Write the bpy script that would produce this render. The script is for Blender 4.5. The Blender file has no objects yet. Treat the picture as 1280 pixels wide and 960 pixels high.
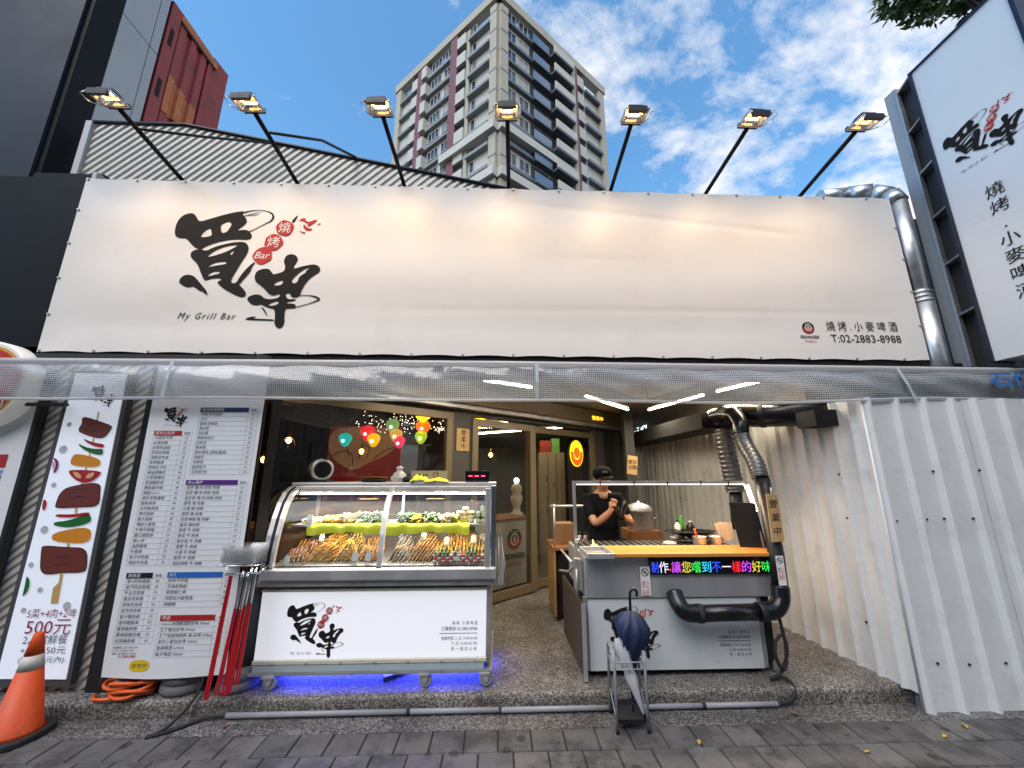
import bpy, bmesh, math, random
from mathutils import Vector, Matrix, geometry
random.seed(11)
SC = bpy.context.scene
COL = SC.collection
R = math.radians

# ---------------------------------------------------------------- camera
cam_d = bpy.data.cameras.new('camera'); cam = bpy.data.objects.new('camera', cam_d); COL.objects.link(cam)
cam.location = (0, 0, 1.6)
cam.rotation_euler = (R(103.0), 0, R(-2.0))
cam_d.sensor_fit = 'HORIZONTAL'; cam_d.sensor_width = 36; cam_d.lens = 36*485/1280
cam_d.clip_start = 0.05; cam_d.clip_end = 6000
SC.camera = cam

# ---------------------------------------------------------------- sky
SUN_EL, SUN_AZ = 48.0, 205.0          # sun behind the camera, to the left; azimuth clockwise from +Y
world = bpy.data.worlds.new('World'); SC.world = world; world.use_nodes = True
wn, wl = world.node_tree.nodes, world.node_tree.links
wn.clear()
def W(t, **k):
    n = wn.new(t)
    for a, b in k.items(): setattr(n, a, b)
    return n
def wmath(op, a, b=None, c=None):
    n = W('ShaderNodeMath', operation=op)
    for i, v in enumerate((a, b, c)):
        if v is None: continue
        if isinstance(v, (int, float)): n.inputs[i].default_value = v
        else: wl.new(v, n.inputs[i])
    return n.outputs[0]
sky = W('ShaderNodeTexSky', sky_type='NISHITA', sun_disc=False)
sky.sun_elevation = R(SUN_EL); sky.sun_rotation = R(SUN_AZ); sky.air_density = 1.0; sky.dust_density = 0.6; sky.ozone_density = 1.6
tc = W('ShaderNodeTexCoord')
sep = W('ShaderNodeSeparateXYZ'); wl.new(tc.outputs['Generated'], sep.inputs[0])
zc = wmath('MAXIMUM', sep.outputs[2], 0.04)
zq = wmath('ADD', zc, 0.22)
cx = wmath('DIVIDE', sep.outputs[0], zq); cy = wmath('DIVIDE', sep.outputs[1], zq)
cmb = W('ShaderNodeCombineXYZ'); wl.new(cx, cmb.inputs[0]); wl.new(cy, cmb.inputs[1])
mp = W('ShaderNodeMapping'); wl.new(cmb.outputs[0], mp.inputs[0]); mp.inputs['Location'].default_value = (3.1, 1.35, 0.4); mp.inputs['Rotation'].default_value = (0, 0, R(-38)); mp.inputs['Scale'].default_value = (1.0, 1.25, 1)
n1 = W('ShaderNodeTexNoise'); wl.new(mp.outputs[0], n1.inputs['Vector']); n1.inputs['Scale'].default_value = 2.9; n1.inputs['Detail'].default_value = 10; n1.inputs['Roughness'].default_value = 0.62; n1.inputs['Distortion'].default_value = 0.12
n2 = W('ShaderNodeTexNoise'); wl.new(mp.outputs[0], n2.inputs['Vector']); n2.inputs['Scale'].default_value = 7.0; n2.inputs['Detail'].default_value = 6; n2.inputs['Roughness'].default_value = 0.65
dens = wmath('ADD', n1.outputs[0], wmath('MULTIPLY', wmath('SUBTRACT', n2.outputs[0], 0.5), 0.16))
# the cloud field thickens towards the right (+X) and the horizon
dens = wmath('ADD', dens, wmath('MULTIPLY', sep.outputs[0], 0.16))
dens = wmath('ADD', dens, wmath('MULTIPLY', wmath('SUBTRACT', 0.70, sep.outputs[2]), 0.10))
cr = W('ShaderNodeValToRGB'); wl.new(dens, cr.inputs[0])
cr.color_ramp.elements[0].position = 0.540; cr.color_ramp.elements[0].color = (0, 0, 0, 1)
cr.color_ramp.elements[1].position = 0.72; cr.color_ramp.elements[1].color = (1, 1, 1, 1)
hs = W('ShaderNodeHueSaturation'); wl.new(sky.outputs[0], hs.inputs['Color']); hs.inputs['Saturation'].default_value = 1.20; hs.inputs['Hue'].default_value = 0.490; hs.inputs['Value'].default_value = 1.0
SKY_NODE_HS = hs
cl = W('ShaderNodeMix', data_type='RGBA'); wl.new(cr.outputs[0], cl.inputs[0]); wl.new(hs.outputs[0], cl.inputs[6])
CLOUD = 3.9
cl.inputs[7].default_value = (CLOUD, CLOUD*0.97, CLOUD*0.93, 1)
bg = W('ShaderNodeBackground'); bg.inputs[1].default_value = 0.15
wl.new(cl.outputs[2], bg.inputs[0])
wo = W('ShaderNodeOutputWorld'); wl.new(bg.outputs[0], wo.inputs[0])

# ---------------------------------------------------------------- sun: low-contrast afternoon light
sun_d = bpy.data.lights.new('sun', 'SUN'); sun_d.energy = 1.1; sun_d.angle = R(50); sun_d.color = (1, 0.90, 0.77)
sun = bpy.data.objects.new('sun', sun_d); COL.objects.link(sun)
_d = Vector((math.sin(R(SUN_AZ))*math.cos(R(SUN_EL)), math.cos(R(SUN_AZ))*math.cos(R(SUN_EL)), math.sin(R(SUN_EL))))
sun.rotation_euler = _d.to_track_quat('Z', 'Y').to_euler(); sun.location = _d*30

vs = SC.view_settings
vs.view_transform = 'Standard'; vs.look = 'None'; vs.gamma = 1; vs.exposure = 1.1; vs.use_curve_mapping = False
SC.cycles.max_bounces = 6; SC.cycles.diffuse_bounces = 3; SC.cycles.glossy_bounces = 3; SC.cycles.transmission_bounces = 4; SC.cycles.transparent_max_bounces = 14; SC.cycles.caustics_reflective = False; SC.cycles.caustics_refractive = False
SC.cycles.sample_clamp_indirect = 4.0

# ---------------------------------------------------------------- materials

LOGO_BLACK=[[[(-0.768, 0.311), (-0.777, 0.382), (-0.765, 0.461), (-0.728, 0.518), (-0.664, 0.544), (-0.628, 0.534), (-0.601, 0.497), (-0.568, 0.45), (-0.475, 0.485), (-0.359, 0.531), (-0.254, 0.563), (-0.173, 0.578), (-0.189, 0.548), (-0.164, 0.517), (-0.138, 0.485), (-0.139, 0.445), (-0.187, 0.396), (-0.223, 0.368), (-0.143, 0.38), (-0.107, 0.371), (-0.075, 0.335), (-0.069, 0.296), (-0.1, 0.277), (-0.155, 0.279), (-0.236, 0.277), (-0.315, 0.262), (-0.405, 0.234), (-0.467, 0.201), (-0.513, 0.169), (-0.544, 0.177), (-0.573, 0.191), (-0.606, 0.221), (-0.64, 0.26), (-0.671, 0.282), (-0.71, 0.278), (-0.746, 0.288)], [(-0.535, 0.292), (-0.524, 0.333), (-0.49, 0.373), (-0.456, 0.388), (-0.441, 0.347), (-0.432, 0.311), (-0.484, 0.294)], [(-0.369, 0.423), (-0.333, 0.451), (-0.3, 0.462), (-0.267, 0.437), (-0.282, 0.394), (-0.303, 0.351), (-0.344, 0.337), (-0.364, 0.376)]], [[(-0.59, 0.099), (-0.59, 0.137), (-0.561, 0.162), (-0.505, 0.171), (-0.459, 0.151), (-0.398, 0.192), (-0.309, 0.225), (-0.231, 0.246), (-0.151, 0.255), (-0.108, 0.241), (-0.082, 0.202), (-0.081, 0.148), (-0.1, 0.094), (-0.129, 0.025), (-0.152, -0.044), (-0.176, -0.104), (-0.186, -0.164), (-0.138, -0.175), (-0.11, -0.103), (-0.079, -0.042), (-0.046, 0.004), (-0.009, 0.047), (0.003, 0.041), (-0.023, -0.011), (-0.024, -0.049), (-0.056, -0.102), (-0.094, -0.162), (-0.11, -0.185), (-0.073, -0.213), (-0.036, -0.257), (-0.034, -0.293), (-0.065, -0.305), (-0.106, -0.294), (-0.163, -0.266), (-0.221, -0.235), (-0.266, -0.202), (-0.3, -0.173), (-0.294, -0.151), (-0.269, -0.143), (-0.279, -0.124), (-0.345, -0.125), (-0.395, -0.141), (-0.413, -0.15), (-0.435, -0.124), (-0.468, -0.065), (-0.498, -0.005), (-0.533, 0.039), (-0.571, 0.069)], [(-0.447, 0.084), (-0.403, 0.141), (-0.33, 0.189), (-0.253, 0.214), (-0.18, 0.223), (-0.197, 0.2), (-0.27, 0.152), (-0.358, 0.111)], [(-0.239, 0.122), (-0.232, 0.149), (-0.204, 0.161), (-0.213, 0.13), (-0.224, 0.114)], [(-0.413, -0.019), (-0.395, 0.012), (-0.346, 0.039), (-0.254, 0.048), (-0.256, 0.022), (-0.314, 0.009), (-0.372, -0.003)], [(-0.395, -0.101), (-0.386, -0.078), (-0.356, -0.058), (-0.293, -0.054), (-0.297, -0.077), (-0.35, -0.092), (-0.387, -0.108)]], [[(-0.639, -0.172), (-0.634, -0.128), (-0.601, -0.097), (-0.555, -0.093), (-0.512, -0.11), (-0.464, -0.161), (-0.423, -0.205), (-0.383, -0.248), (-0.365, -0.296), (-0.399, -0.27), (-0.429, -0.249), (-0.438, -0.254), (-0.472, -0.228), (-0.508, -0.206), (-0.539, -0.217), (-0.572, -0.215), (-0.609, -0.194)]], [[(0.274, 0.48), (0.339, 0.562), (0.303, 0.471), (0.293, 0.461)]], [[(0.017, -0.1), (0.029, -0.048), (0.079, -0.021), (0.135, -0.02), (0.164, -0.053), (0.183, -0.079), (0.245, -0.059), (0.28, -0.035), (0.279, 0.01), (0.257, 0.056), (0.269, 0.117), (0.314, 0.138), (0.364, 0.122), (0.385, 0.081), (0.373, 0.046), (0.357, 0.012), (0.358, -0.019), (0.438, 0.013), (0.531, 0.034), (0.58, 0.019), (0.602, -0.021), (0.588, -0.052), (0.532, -0.091), (0.485, -0.151), (0.454, -0.226), (0.441, -0.285), (0.403, -0.301), (0.369, -0.294), (0.354, -0.26), (0.321, -0.255), (0.318, -0.29), (0.346, -0.319), (0.398, -0.312), (0.419, -0.322), (0.387, -0.333), (0.335, -0.342), (0.335, -0.357), (0.41, -0.359), (0.429, -0.402), (0.357, -0.406), (0.328, -0.411), (0.331, -0.489), (0.34, -0.532), (0.333, -0.574), (0.31, -0.6), (0.276, -0.589), (0.251, -0.547), (0.254, -0.519), (0.24, -0.419), (0.212, -0.408), (0.158, -0.394), (0.108, -0.366), (0.077, -0.381), (0.024, -0.372), (-0.021, -0.322), (-0.001, -0.293), (0.049, -0.274), (0.096, -0.279), (0.133, -0.312), (0.187, -0.322), (0.264, -0.303), (0.272, -0.262), (0.196, -0.286), (0.159, -0.261), (0.12, -0.217), (0.075, -0.181), (0.034, -0.152)], [(0.196, -0.175), (0.23, -0.144), (0.279, -0.13), (0.278, -0.17), (0.248, -0.185), (0.215, -0.186)], [(0.352, -0.139), (0.375, -0.097), (0.419, -0.048), (0.474, -0.004), (0.508, -0.006), (0.465, -0.038), (0.481, -0.046), (0.417, -0.093), (0.407, -0.153), (0.373, -0.165)], [(0.169, -0.38), (0.198, -0.35), (0.261, -0.332), (0.266, -0.364), (0.216, -0.383)]], [[(0.11, -0.388), (0.148, -0.413), (0.193, -0.494), (0.152, -0.446)]], [[(-0.02, -0.516), (0.041, -0.487), (0.096, -0.489), (0.049, -0.506), (0.161, -0.509), (0.246, -0.512), (0.248, -0.526), (0.163, -0.523), (0.072, -0.522)]]]
LOGO_RED=[[[(0.338, 0.481), (0.372, 0.514), (0.406, 0.515), (0.398, 0.496), (0.432, 0.475), (0.472, 0.493), (0.52, 0.502), (0.485, 0.461), (0.438, 0.427), (0.422, 0.443), (0.441, 0.46), (0.413, 0.462), (0.374, 0.49)]], [[(0.513, 0.44), (0.531, 0.465), (0.559, 0.459), (0.536, 0.452)]], [[(0.393, 0.454), (0.417, 0.427), (0.447, 0.407), (0.477, 0.408), (0.463, 0.385), (0.429, 0.384), (0.399, 0.402), (0.389, 0.431)]], [[(0.355, 0.385), (0.382, 0.373), (0.417, 0.368), (0.412, 0.352), (0.38, 0.362)]]]
LOGO_STROKES=[([(-0.197, 0.551), (-0.118, 0.579), (-0.036, 0.59), (0.035, 0.58), (0.083, 0.556), (0.101, 0.524), (0.088, 0.481), (0.04, 0.448), (-0.036, 0.398), (-0.105, 0.355)], [0.007, 0.0049, 0.0028, 0.0035, 0.007, 0.0091, 0.007, 0.0042, 0.0035, 0.0049]), ([(-0.171, 0.517), (-0.099, 0.548), (-0.005, 0.573)], [0.0028, 0.0035, 0.0014]), ([(-0.166, 0.53), (-0.07, 0.535), (-0.03, 0.553)], [0.0021, 0.0035, 0.0007]), ([(0.381, -0.286), (0.447, -0.278), (0.52, -0.277), (0.581, -0.289), (0.618, -0.31), (0.586, -0.333), (0.523, -0.36), (0.427, -0.39)], [0.007, 0.0035, 0.0035, 0.007, 0.0084, 0.0056, 0.0035, 0.0042])]
LOGO_BALLS=[((0.222, 0.406), 0.081), ((0.138, 0.254), 0.0838), ((0.057, 0.113), 0.0866)]
LOGO_TEXT=((-0.593, -0.517), (-0.086, -0.51))
KEBAB=[('meat', [(-3.314, 2.028), (-3.287, 2.036), (-3.189, 2.007), (-3.079, 1.971), (-3.076, 1.949), (-3.106, 1.89), (-3.137, 1.876), (-3.187, 1.88), (-3.263, 1.904), (-3.315, 1.926), (-3.317, 1.955), (-3.303, 1.984)]), ('red', [(-3.277, 1.873), (-3.192, 1.84), (-3.098, 1.826), (-3.096, 1.797), (-3.155, 1.803), (-3.233, 1.835)]), ('green', [(-3.299, 1.832), (-3.232, 1.801), (-3.152, 1.787), (-3.097, 1.791), (-3.092, 1.74), (-3.156, 1.747), (-3.232, 1.775), (-3.282, 1.808)]), ('orange', [(-3.3, 1.758), (-3.093, 1.712), (-3.098, 1.644), (-3.315, 1.66), (-3.324, 1.712)]), ('red', [(-3.329, 1.632), (-3.065, 1.621), (-3.083, 1.579), (-3.128, 1.538), (-3.18, 1.527), (-3.239, 1.545), (-3.297, 1.586)]), ('seed', [(-3.284, 1.617), (-3.233, 1.607), (-3.199, 1.565), (-3.237, 1.565), (-3.267, 1.589)]), ('seed', [(-3.118, 1.611), (-3.164, 1.603), (-3.182, 1.565), (-3.141, 1.563), (-3.119, 1.586)]), ('meat', [(-3.282, 1.497), (-3.198, 1.517), (-3.105, 1.527), (-3.063, 1.51), (-3.057, 1.483), (-3.035, 1.361), (-3.186, 1.355), (-3.343, 1.349), (-3.348, 1.382), (-3.338, 1.45), (-3.312, 1.483)]), ('red', [(-3.333, 1.302), (-3.216, 1.299), (-3.089, 1.319), (-3.082, 1.29), (-3.203, 1.276), (-3.328, 1.28)]), ('green', [(-3.333, 1.245), (-3.227, 1.256), (-3.086, 1.308), (-3.058, 1.251), (-3.117, 1.222), (-3.214, 1.204), (-3.326, 1.219)]), ('orange', [(-3.322, 1.173), (-3.05, 1.218), (-3.034, 1.088), (-3.316, 1.106)]), ('meat', [(-3.368, 1.076), (-3.208, 1.063), (-3.054, 1.057), (-3.02, 0.911), (-3.067, 0.895), (-3.18, 0.896), (-3.29, 0.883), (-3.34, 0.911), (-3.365, 1.034)]), ('stick', [(-3.198, 0.885), (-3.175, 0.885), (-3.163, 0.689), (-3.214, 0.685), (-3.224, 0.789), (-3.192, 0.828)]), ('stick', [(-3.206, 2.081), (-3.194, 2.081), (-3.193, 1.999), (-3.205, 2.005)]), ('stick', [(-3.198, 1.876), (-3.186, 1.873), (-3.183, 1.835), (-3.196, 1.84)]), ('stick', [(-3.201, 1.773), (-3.189, 1.77), (-3.185, 1.733), (-3.198, 1.736)]), ('stick', [(-3.202, 1.649), (-3.189, 1.649), (-3.185, 1.621), (-3.198, 1.621)]), ('stick', [(-3.204, 1.531), (-3.188, 1.531), (-3.187, 1.515), (-3.202, 1.512)]), ('stick', [(-3.205, 1.348), (-3.185, 1.348), (-3.182, 1.309), (-3.199, 1.309)]), ('stick', [(-3.199, 1.097), (-3.182, 1.095), (-3.176, 1.063), (-3.197, 1.063)]), ('purple', [(-3.455, 1.723), (-3.42, 1.704), (-3.403, 1.669), (-3.403, 1.628), (-3.423, 1.6), (-3.432, 1.614), (-3.425, 1.648), (-3.431, 1.683), (-3.454, 1.709)]), ('pink', [(-3.452, 1.703), (-3.433, 1.681), (-3.427, 1.653), (-3.434, 1.619), (-3.452, 1.669)]), ('red', [(-3.449, 1.412), (-3.429, 1.403), (-3.417, 1.376), (-3.418, 1.342), (-3.433, 1.323), (-3.45, 1.369)]), ('green', [(-3.429, 0.877), (-3.402, 0.85), (-3.39, 0.81), (-3.393, 0.77), (-3.41, 0.744), (-3.422, 0.737), (-3.423, 0.804)])]
KEBAB_DOTS=[(-3.404, 1.981, 0.019), (-3.402, 1.786, 0.031), (-3.404, 1.515, 0.019), (-3.389, 1.192, 0.028), (-3.42, 0.948, 0.019), (-3.311, 0.779, 0.019), (-3.39, 0.646, 0.019), (-3.097, 0.672, 0.028)]
# ---------------------------------------------------------------- materials
MATS = {}
def mat(name, col, rough=0.55, metal=0.0, var=0.0, vs=6.0, bump=0.0, bs=60.0, emit=0.0, ecol=None, spec=None, stretch=None, dirt=None, coat=0.0, world=False, dth=(.52, .68), spots=0):
    """procedural Principled material: colour mottling (var), fine relief (bump), stains with their own shape (dirt=(colour, amount, scale))"""
    if name in MATS: return MATS[name]
    m = bpy.data.materials.new(name); m.use_nodes = True
    nt = m.node_tree; n, l = nt.nodes, nt.links
    b = n['Principled BSDF']
    c = tuple(col)+(1,)
    b.inputs['Base Color'].default_value = c; b.inputs['Roughness'].default_value = rough; b.inputs['Metallic'].default_value = metal
    if spec is not None: b.inputs['Specular IOR Level'].default_value = spec
    if coat: b.inputs['Coat Weight'].default_value = coat; b.inputs['Coat Roughness'].default_value = 0.15
    src = None
    if var or bump or dirt:
        t = n.new('ShaderNodeTexCoord'); v = t.outputs['Object']
        if world: v = n.new('ShaderNodeNewGeometry').outputs['Position']
        if stretch:
            q = n.new('ShaderNodeMapping'); q.inputs['Scale'].default_value = stretch; l.new(v, q.inputs[0]); v = q.outputs[0]
        if var:
            nz = n.new('ShaderNodeTexNoise'); nz.inputs['Scale'].default_value = vs; nz.inputs['Detail'].default_value = 7; nz.inputs['Roughness'].default_value = 0.65; l.new(v, nz.inputs['Vector'])
            rp = n.new('ShaderNodeValToRGB'); l.new(nz.outputs[0], rp.inputs[0])
            e = rp.color_ramp.elements
            e[0].position = 0.3; e[0].color = tuple(max(0, x*(1-var)) for x in col)+(1,)
            e[1].position = 0.7; e[1].color = tuple(min(1, x*(1+var)) for x in col)+(1,)
            src = rp.outputs[0]
            rr = n.new('ShaderNodeMapRange'); l.new(nz.outputs[0], rr.inputs[0]); rr.inputs[1].default_value = 0.3; rr.inputs[2].default_value = 0.7
            rr.inputs[3].default_value = max(0.03, rough-0.08); rr.inputs[4].default_value = min(1, rough+0.08); l.new(rr.outputs[0], b.inputs['Roughness'])
        if dirt:
            dcol, amt, dsc = dirt
            nd = n.new('ShaderNodeTexNoise'); nd.inputs['Scale'].default_value = dsc; nd.inputs['Detail'].default_value = 8; nd.inputs['Roughness'].default_value = 0.7; l.new(v, nd.inputs['Vector'])
            rd = n.new('ShaderNodeValToRGB'); l.new(nd.outputs[0], rd.inputs[0]); rd.color_ramp.elements[0].position = dth[0]; rd.color_ramp.elements[1].position = dth[1]
            sc = n.new('ShaderNodeMath'); sc.operation = 'MULTIPLY'; l.new(rd.outputs[0], sc.inputs[0]); sc.inputs[1].default_value = amt
            mx = n.new('ShaderNodeMix'); mx.data_type = 'RGBA'; l.new(sc.outputs[0], mx.inputs[0])
            if src: l.new(src, mx.inputs[6])
            else: mx.inputs[6].default_value = c
            mx.inputs[7].default_value = tuple(dcol)+(1,); src = mx.outputs[2]
        if spots:      # trodden-in gum and oil drops
            vo = n.new('ShaderNodeTexVoronoi'); vo.inputs['Scale'].default_value = spots; l.new(v, vo.inputs['Vector'])
            wn_ = n.new('ShaderNodeTexNoise'); wn_.inputs['Scale'].default_value = 40; l.new(v, wn_.inputs['Vector'])
            ad = n.new('ShaderNodeMath'); ad.operation = 'MULTIPLY_ADD'; l.new(wn_.outputs[0], ad.inputs[0]); ad.inputs[1].default_value = .22; l.new(vo.outputs['Distance'], ad.inputs[2])
            rs_ = n.new('ShaderNodeValToRGB'); l.new(ad.outputs[0], rs_.inputs[0]); rs_.color_ramp.elements[0].position = .24; rs_.color_ramp.elements[0].color = (.38, .38, .38, 1); rs_.color_ramp.elements[1].position = .32
            ms_ = n.new('ShaderNodeMix'); ms_.data_type = 'RGBA'; ms_.blend_type = 'MULTIPLY'; ms_.inputs[0].default_value = 1; l.new(src, ms_.inputs[6]); l.new(rs_.outputs[0], ms_.inputs[7]); src = ms_.outputs[2]
        if bump:
            nb = n.new('ShaderNodeTexNoise'); nb.inputs['Scale'].default_value = bs; nb.inputs['Detail'].default_value = 4; l.new(v, nb.inputs['Vector'])
            bp = n.new('ShaderNodeBump'); bp.inputs['Strength'].default_value = bump; bp.inputs['Distance'].default_value = 0.01; l.new(nb.outputs[0], bp.inputs['Height']); l.new(bp.outputs[0], b.inputs['Normal'])
    if src: l.new(src, b.inputs['Base Color'])
    if emit:
        b.inputs['Emission Color'].default_value = tuple(ecol or col)+(1,); b.inputs['Emission Strength'].default_value = emit
    MATS[name] = m
    return m

def glass_mat(name, tint=(1, 1, 1), refl=0.08, rough=0.02, milk=0.0):
    m = bpy.data.materials.new(name); m.use_nodes = True
    n, l = m.node_tree.nodes, m.node_tree.links; n.clear()
    tr = n.new('ShaderNodeBsdfTransparent'); tr.inputs[0].default_value = tuple(tint)+(1,)
    gl = n.new('ShaderNodeBsdfGlossy'); gl.inputs['Roughness'].default_value = rough; gl.inputs[0].default_value = (1, 1, 1, 1)
    fr = n.new('ShaderNodeFresnel'); ge = n.new('ShaderNodeNewGeometry')
    io = n.new('ShaderNodeMath'); io.operation = 'MULTIPLY_ADD'; l.new(ge.outputs['Backfacing'], io.inputs[0]); io.inputs[1].default_value = -.8333; io.inputs[2].default_value = 1.5; l.new(io.outputs[0], fr.inputs[0])
    ad = n.new('ShaderNodeMath'); ad.operation = 'ADD'; l.new(fr.outputs[0], ad.inputs[0]); ad.inputs[1].default_value = refl; ad.use_clamp = True
    mx = n.new('ShaderNodeMixShader'); l.new(ad.outputs[0], mx.inputs[0]); l.new(tr.outputs[0], mx.inputs[1]); l.new(gl.outputs[0], mx.inputs[2])
    last = mx.outputs[0]
    if milk:
        df = n.new('ShaderNodeBsdfTranslucent'); df.inputs[0].default_value = (.85, .87, .9, 1)
        d2 = n.new('ShaderNodeBsdfDiffuse'); d2.inputs[0].default_value = (.8, .82, .85, 1)
        m3 = n.new('ShaderNodeMixShader'); m3.inputs[0].default_value = .5; l.new(df.outputs[0], m3.inputs[1]); l.new(d2.outputs[0], m3.inputs[2])
        m2 = n.new('ShaderNodeMixShader'); m2.inputs[0].default_value = milk; l.new(last, m2.inputs[1]); l.new(m3.outputs[0], m2.inputs[2]); last = m2.outputs[0]
    o = n.new('ShaderNodeOutputMaterial'); l.new(last, o.inputs[0])
    MATS[name] = m
    return m

def terrazzo(name, base, dark, light, scale):
    m = bpy.data.materials.new(name); m.use_nodes = True
    n, l = m.node_tree.nodes, m.node_tree.links; b = n['Principled BSDF']
    t = n.new('ShaderNodeTexCoord')
    vo = n.new('ShaderNodeTexVoronoi'); vo.inputs['Scale'].default_value = scale; l.new(t.outputs['Object'], vo.inputs['Vector'])
    rp = n.new('ShaderNodeValToRGB'); sp = n.new('ShaderNodeSeparateColor'); l.new(vo.outputs['Color'], sp.inputs[0]); l.new(sp.outputs[0], rp.inputs[0])
    e = rp.color_ramp.elements; rp.color_ramp.interpolation = 'LINEAR'
    e[0].position = 0.05; e[0].color = dark+(1,); e[1].position = .95; e[1].color = light+(1,)
    x = e.new(0.5); x.color = base+(1,)
    nz = n.new('ShaderNodeTexNoise'); nz.inputs['Scale'].default_value = 2.2; nz.inputs['Detail'].default_value = 8; nz.inputs['Roughness'].default_value = .7; l.new(t.outputs['Object'], nz.inputs['Vector'])
    r2 = n.new('ShaderNodeValToRGB'); l.new(nz.outputs[0], r2.inputs[0]); r2.color_ramp.elements[0].position = .34; r2.color_ramp.elements[0].color = (.42, .40, .38, 1); r2.color_ramp.elements[1].position = .62; r2.color_ramp.elements[1].color = (1, 1, 1, 1)
    mx = n.new('ShaderNodeMix'); mx.data_type = 'RGBA'; mx.blend_type = 'MULTIPLY'; mx.inputs[0].default_value = 1; l.new(rp.outputs[0], mx.inputs[6]); l.new(r2.outputs[0], mx.inputs[7])
    l.new(mx.outputs[2], b.inputs['Base Color']); b.inputs['Roughness'].default_value = .6
    bp = n.new('ShaderNodeBump'); bp.inputs['Strength'].default_value = .35; bp.inputs['Distance'].default_value = .004; l.new(vo.outputs['Distance'], bp.inputs['Height']); l.new(bp.outputs[0], b.inputs['Normal'])
    MATS[name] = m
    return m

def mesh_curtain_mat(name):
    """clear PVC with woven white threads"""
    m = bpy.data.materials.new(name); m.use_nodes = True
    n, l = m.node_tree.nodes, m.node_tree.links; n.clear()
    t = n.new('ShaderNodeTexCoord'); s = n.new('ShaderNodeSeparateXYZ'); l.new(t.outputs['Object'], s.inputs[0])
    def grid(out, pitch):
        a = n.new('ShaderNodeMath'); a.operation = 'DIVIDE'; l.new(out, a.inputs[0]); a.inputs[1].default_value = pitch
        f = n.new('ShaderNodeMath'); f.operation = 'FRACT'; l.new(a.outputs[0], f.inputs[0])
        c = n.new('ShaderNodeMath'); c.operation = 'LESS_THAN'; l.new(f.outputs[0], c.inputs[0]); c.inputs[1].default_value = .36
        return c.outputs[0]
    mx = n.new('ShaderNodeMath'); mx.operation = 'MAXIMUM'; l.new(grid(s.outputs[0], .0155), mx.inputs[0]); l.new(grid(s.outputs[2], .0155), mx.inputs[1])
    df = n.new('ShaderNodeBsdfDiffuse'); df.inputs[0].default_value = (.62, .66, .70, 1)
    tl = n.new('ShaderNodeBsdfTranslucent'); tl.inputs[0].default_value = (.62, .66, .70, 1)
    th = n.new('ShaderNodeMixShader'); th.inputs[0].default_value = .35; l.new(df.outputs[0], th.inputs[1]); l.new(tl.outputs[0], th.inputs[2])
    tr = n.new('ShaderNodeBsdfTransparent'); tr.inputs[0].default_value = (.93, .95, .96, 1)
    gl = n.new('ShaderNodeBsdfGlossy'); gl.inputs['Roughness'].default_value = .12
    nb = n.new('ShaderNodeTexNoise'); nb.inputs['Scale'].default_value = 5; l.new(t.outputs['Object'], nb.inputs['Vector'])
    bp = n.new('ShaderNodeBump'); bp.inputs['Strength'].default_value = .5; bp.inputs['Distance'].default_value = .03; l.new(nb.outputs[0], bp.inputs['Height']); l.new(bp.outputs[0], gl.inputs['Normal'])
    fl = n.new('ShaderNodeMixShader'); fl.inputs[0].default_value = .16; l.new(tr.outputs[0], fl.inputs[1]); l.new(gl.outputs[0], fl.inputs[2])
    nv = n.new('ShaderNodeTexNoise'); nv.inputs['Scale'].default_value = 2.2; nv.inputs['Detail'].default_value = 3; q = n.new('ShaderNodeMapping'); q.inputs['Scale'].default_value = (1, 1, 7); l.new(t.outputs['Object'], q.inputs[0]); l.new(q.outputs[0], nv.inputs['Vector'])
    mr = n.new('ShaderNodeMapRange'); l.new(nv.outputs[0], mr.inputs[0]); mr.inputs[1].default_value = .35; mr.inputs[2].default_value = .7; mr.inputs[3].default_value = .05; mr.inputs[4].default_value = .4
    pm = n.new('ShaderNodeMixShader'); l.new(mr.outputs[0], pm.inputs[0]); l.new(fl.outputs[0], pm.inputs[1]); l.new(th.outputs[0], pm.inputs[2])
    fac = n.new('ShaderNodeMath'); fac.operation = 'MULTIPLY'; l.new(mx.outputs[0], fac.inputs[0]); fac.inputs[1].default_value = .8
    fm = n.new('ShaderNodeMixShader'); l.new(fac.outputs[0], fm.inputs[0]); l.new(pm.outputs[0], fm.inputs[1]); l.new(th.outputs[0], fm.inputs[2])
    o = n.new('ShaderNodeOutputMaterial'); l.new(fm.outputs[0], o.inputs[0])
    MATS[name] = m
    return m

# palette
mat('black_paint', (.012, .012, .013), .45, var=.4, bump=.08, bs=30)
mat('black_matte', (.008, .008, .009), .85)
mat('black_rubber', (.018, .018, .02), .7, var=.3, bump=.1)
mat('black_gloss', (.008, .008, .009), .25, bump=.06, bs=8)
mat('print_black', (.016, .015, .014), .7, spec=.15)
mat('print_red', (.50, .03, .025), .6, spec=.2)
mat('print_grey', (.10, .10, .11), .7, spec=.15)
mat('white_print', (.82, .8, .78), .5)
mat('banner_canvas', (.78, .765, .735), .42, var=.02, vs=1.6, bump=.12, bs=1.3, dirt=((.50, .46, .42), .12, 2.6))
mat('steel', (.66, .66, .66), .42, .75, var=.12, vs=5, bump=.04, bs=14, stretch=(1, 1, .25), dirt=((.30, .28, .26), .15, 4))
mat('steel_dull', (.48, .48, .48), .5, .7, var=.15, vs=5, bump=.06, bs=10, dirt=((.22, .2, .18), .5, 3))
mat('chrome', (.75, .75, .76), .14, 1.0)
mat('galvanised', (.62, .65, .67), .38, .9, var=.08, vs=10, bump=.015, bs=9)
mat('white_sheet', (.72, .735, .74), .30, var=.04, vs=2.5, bump=.10, bs=2.0, dirt=((.42, .41, .39), .35, 2.2))
mat('cream_frame', (.17, .13, .07), .4, var=.06)
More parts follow.
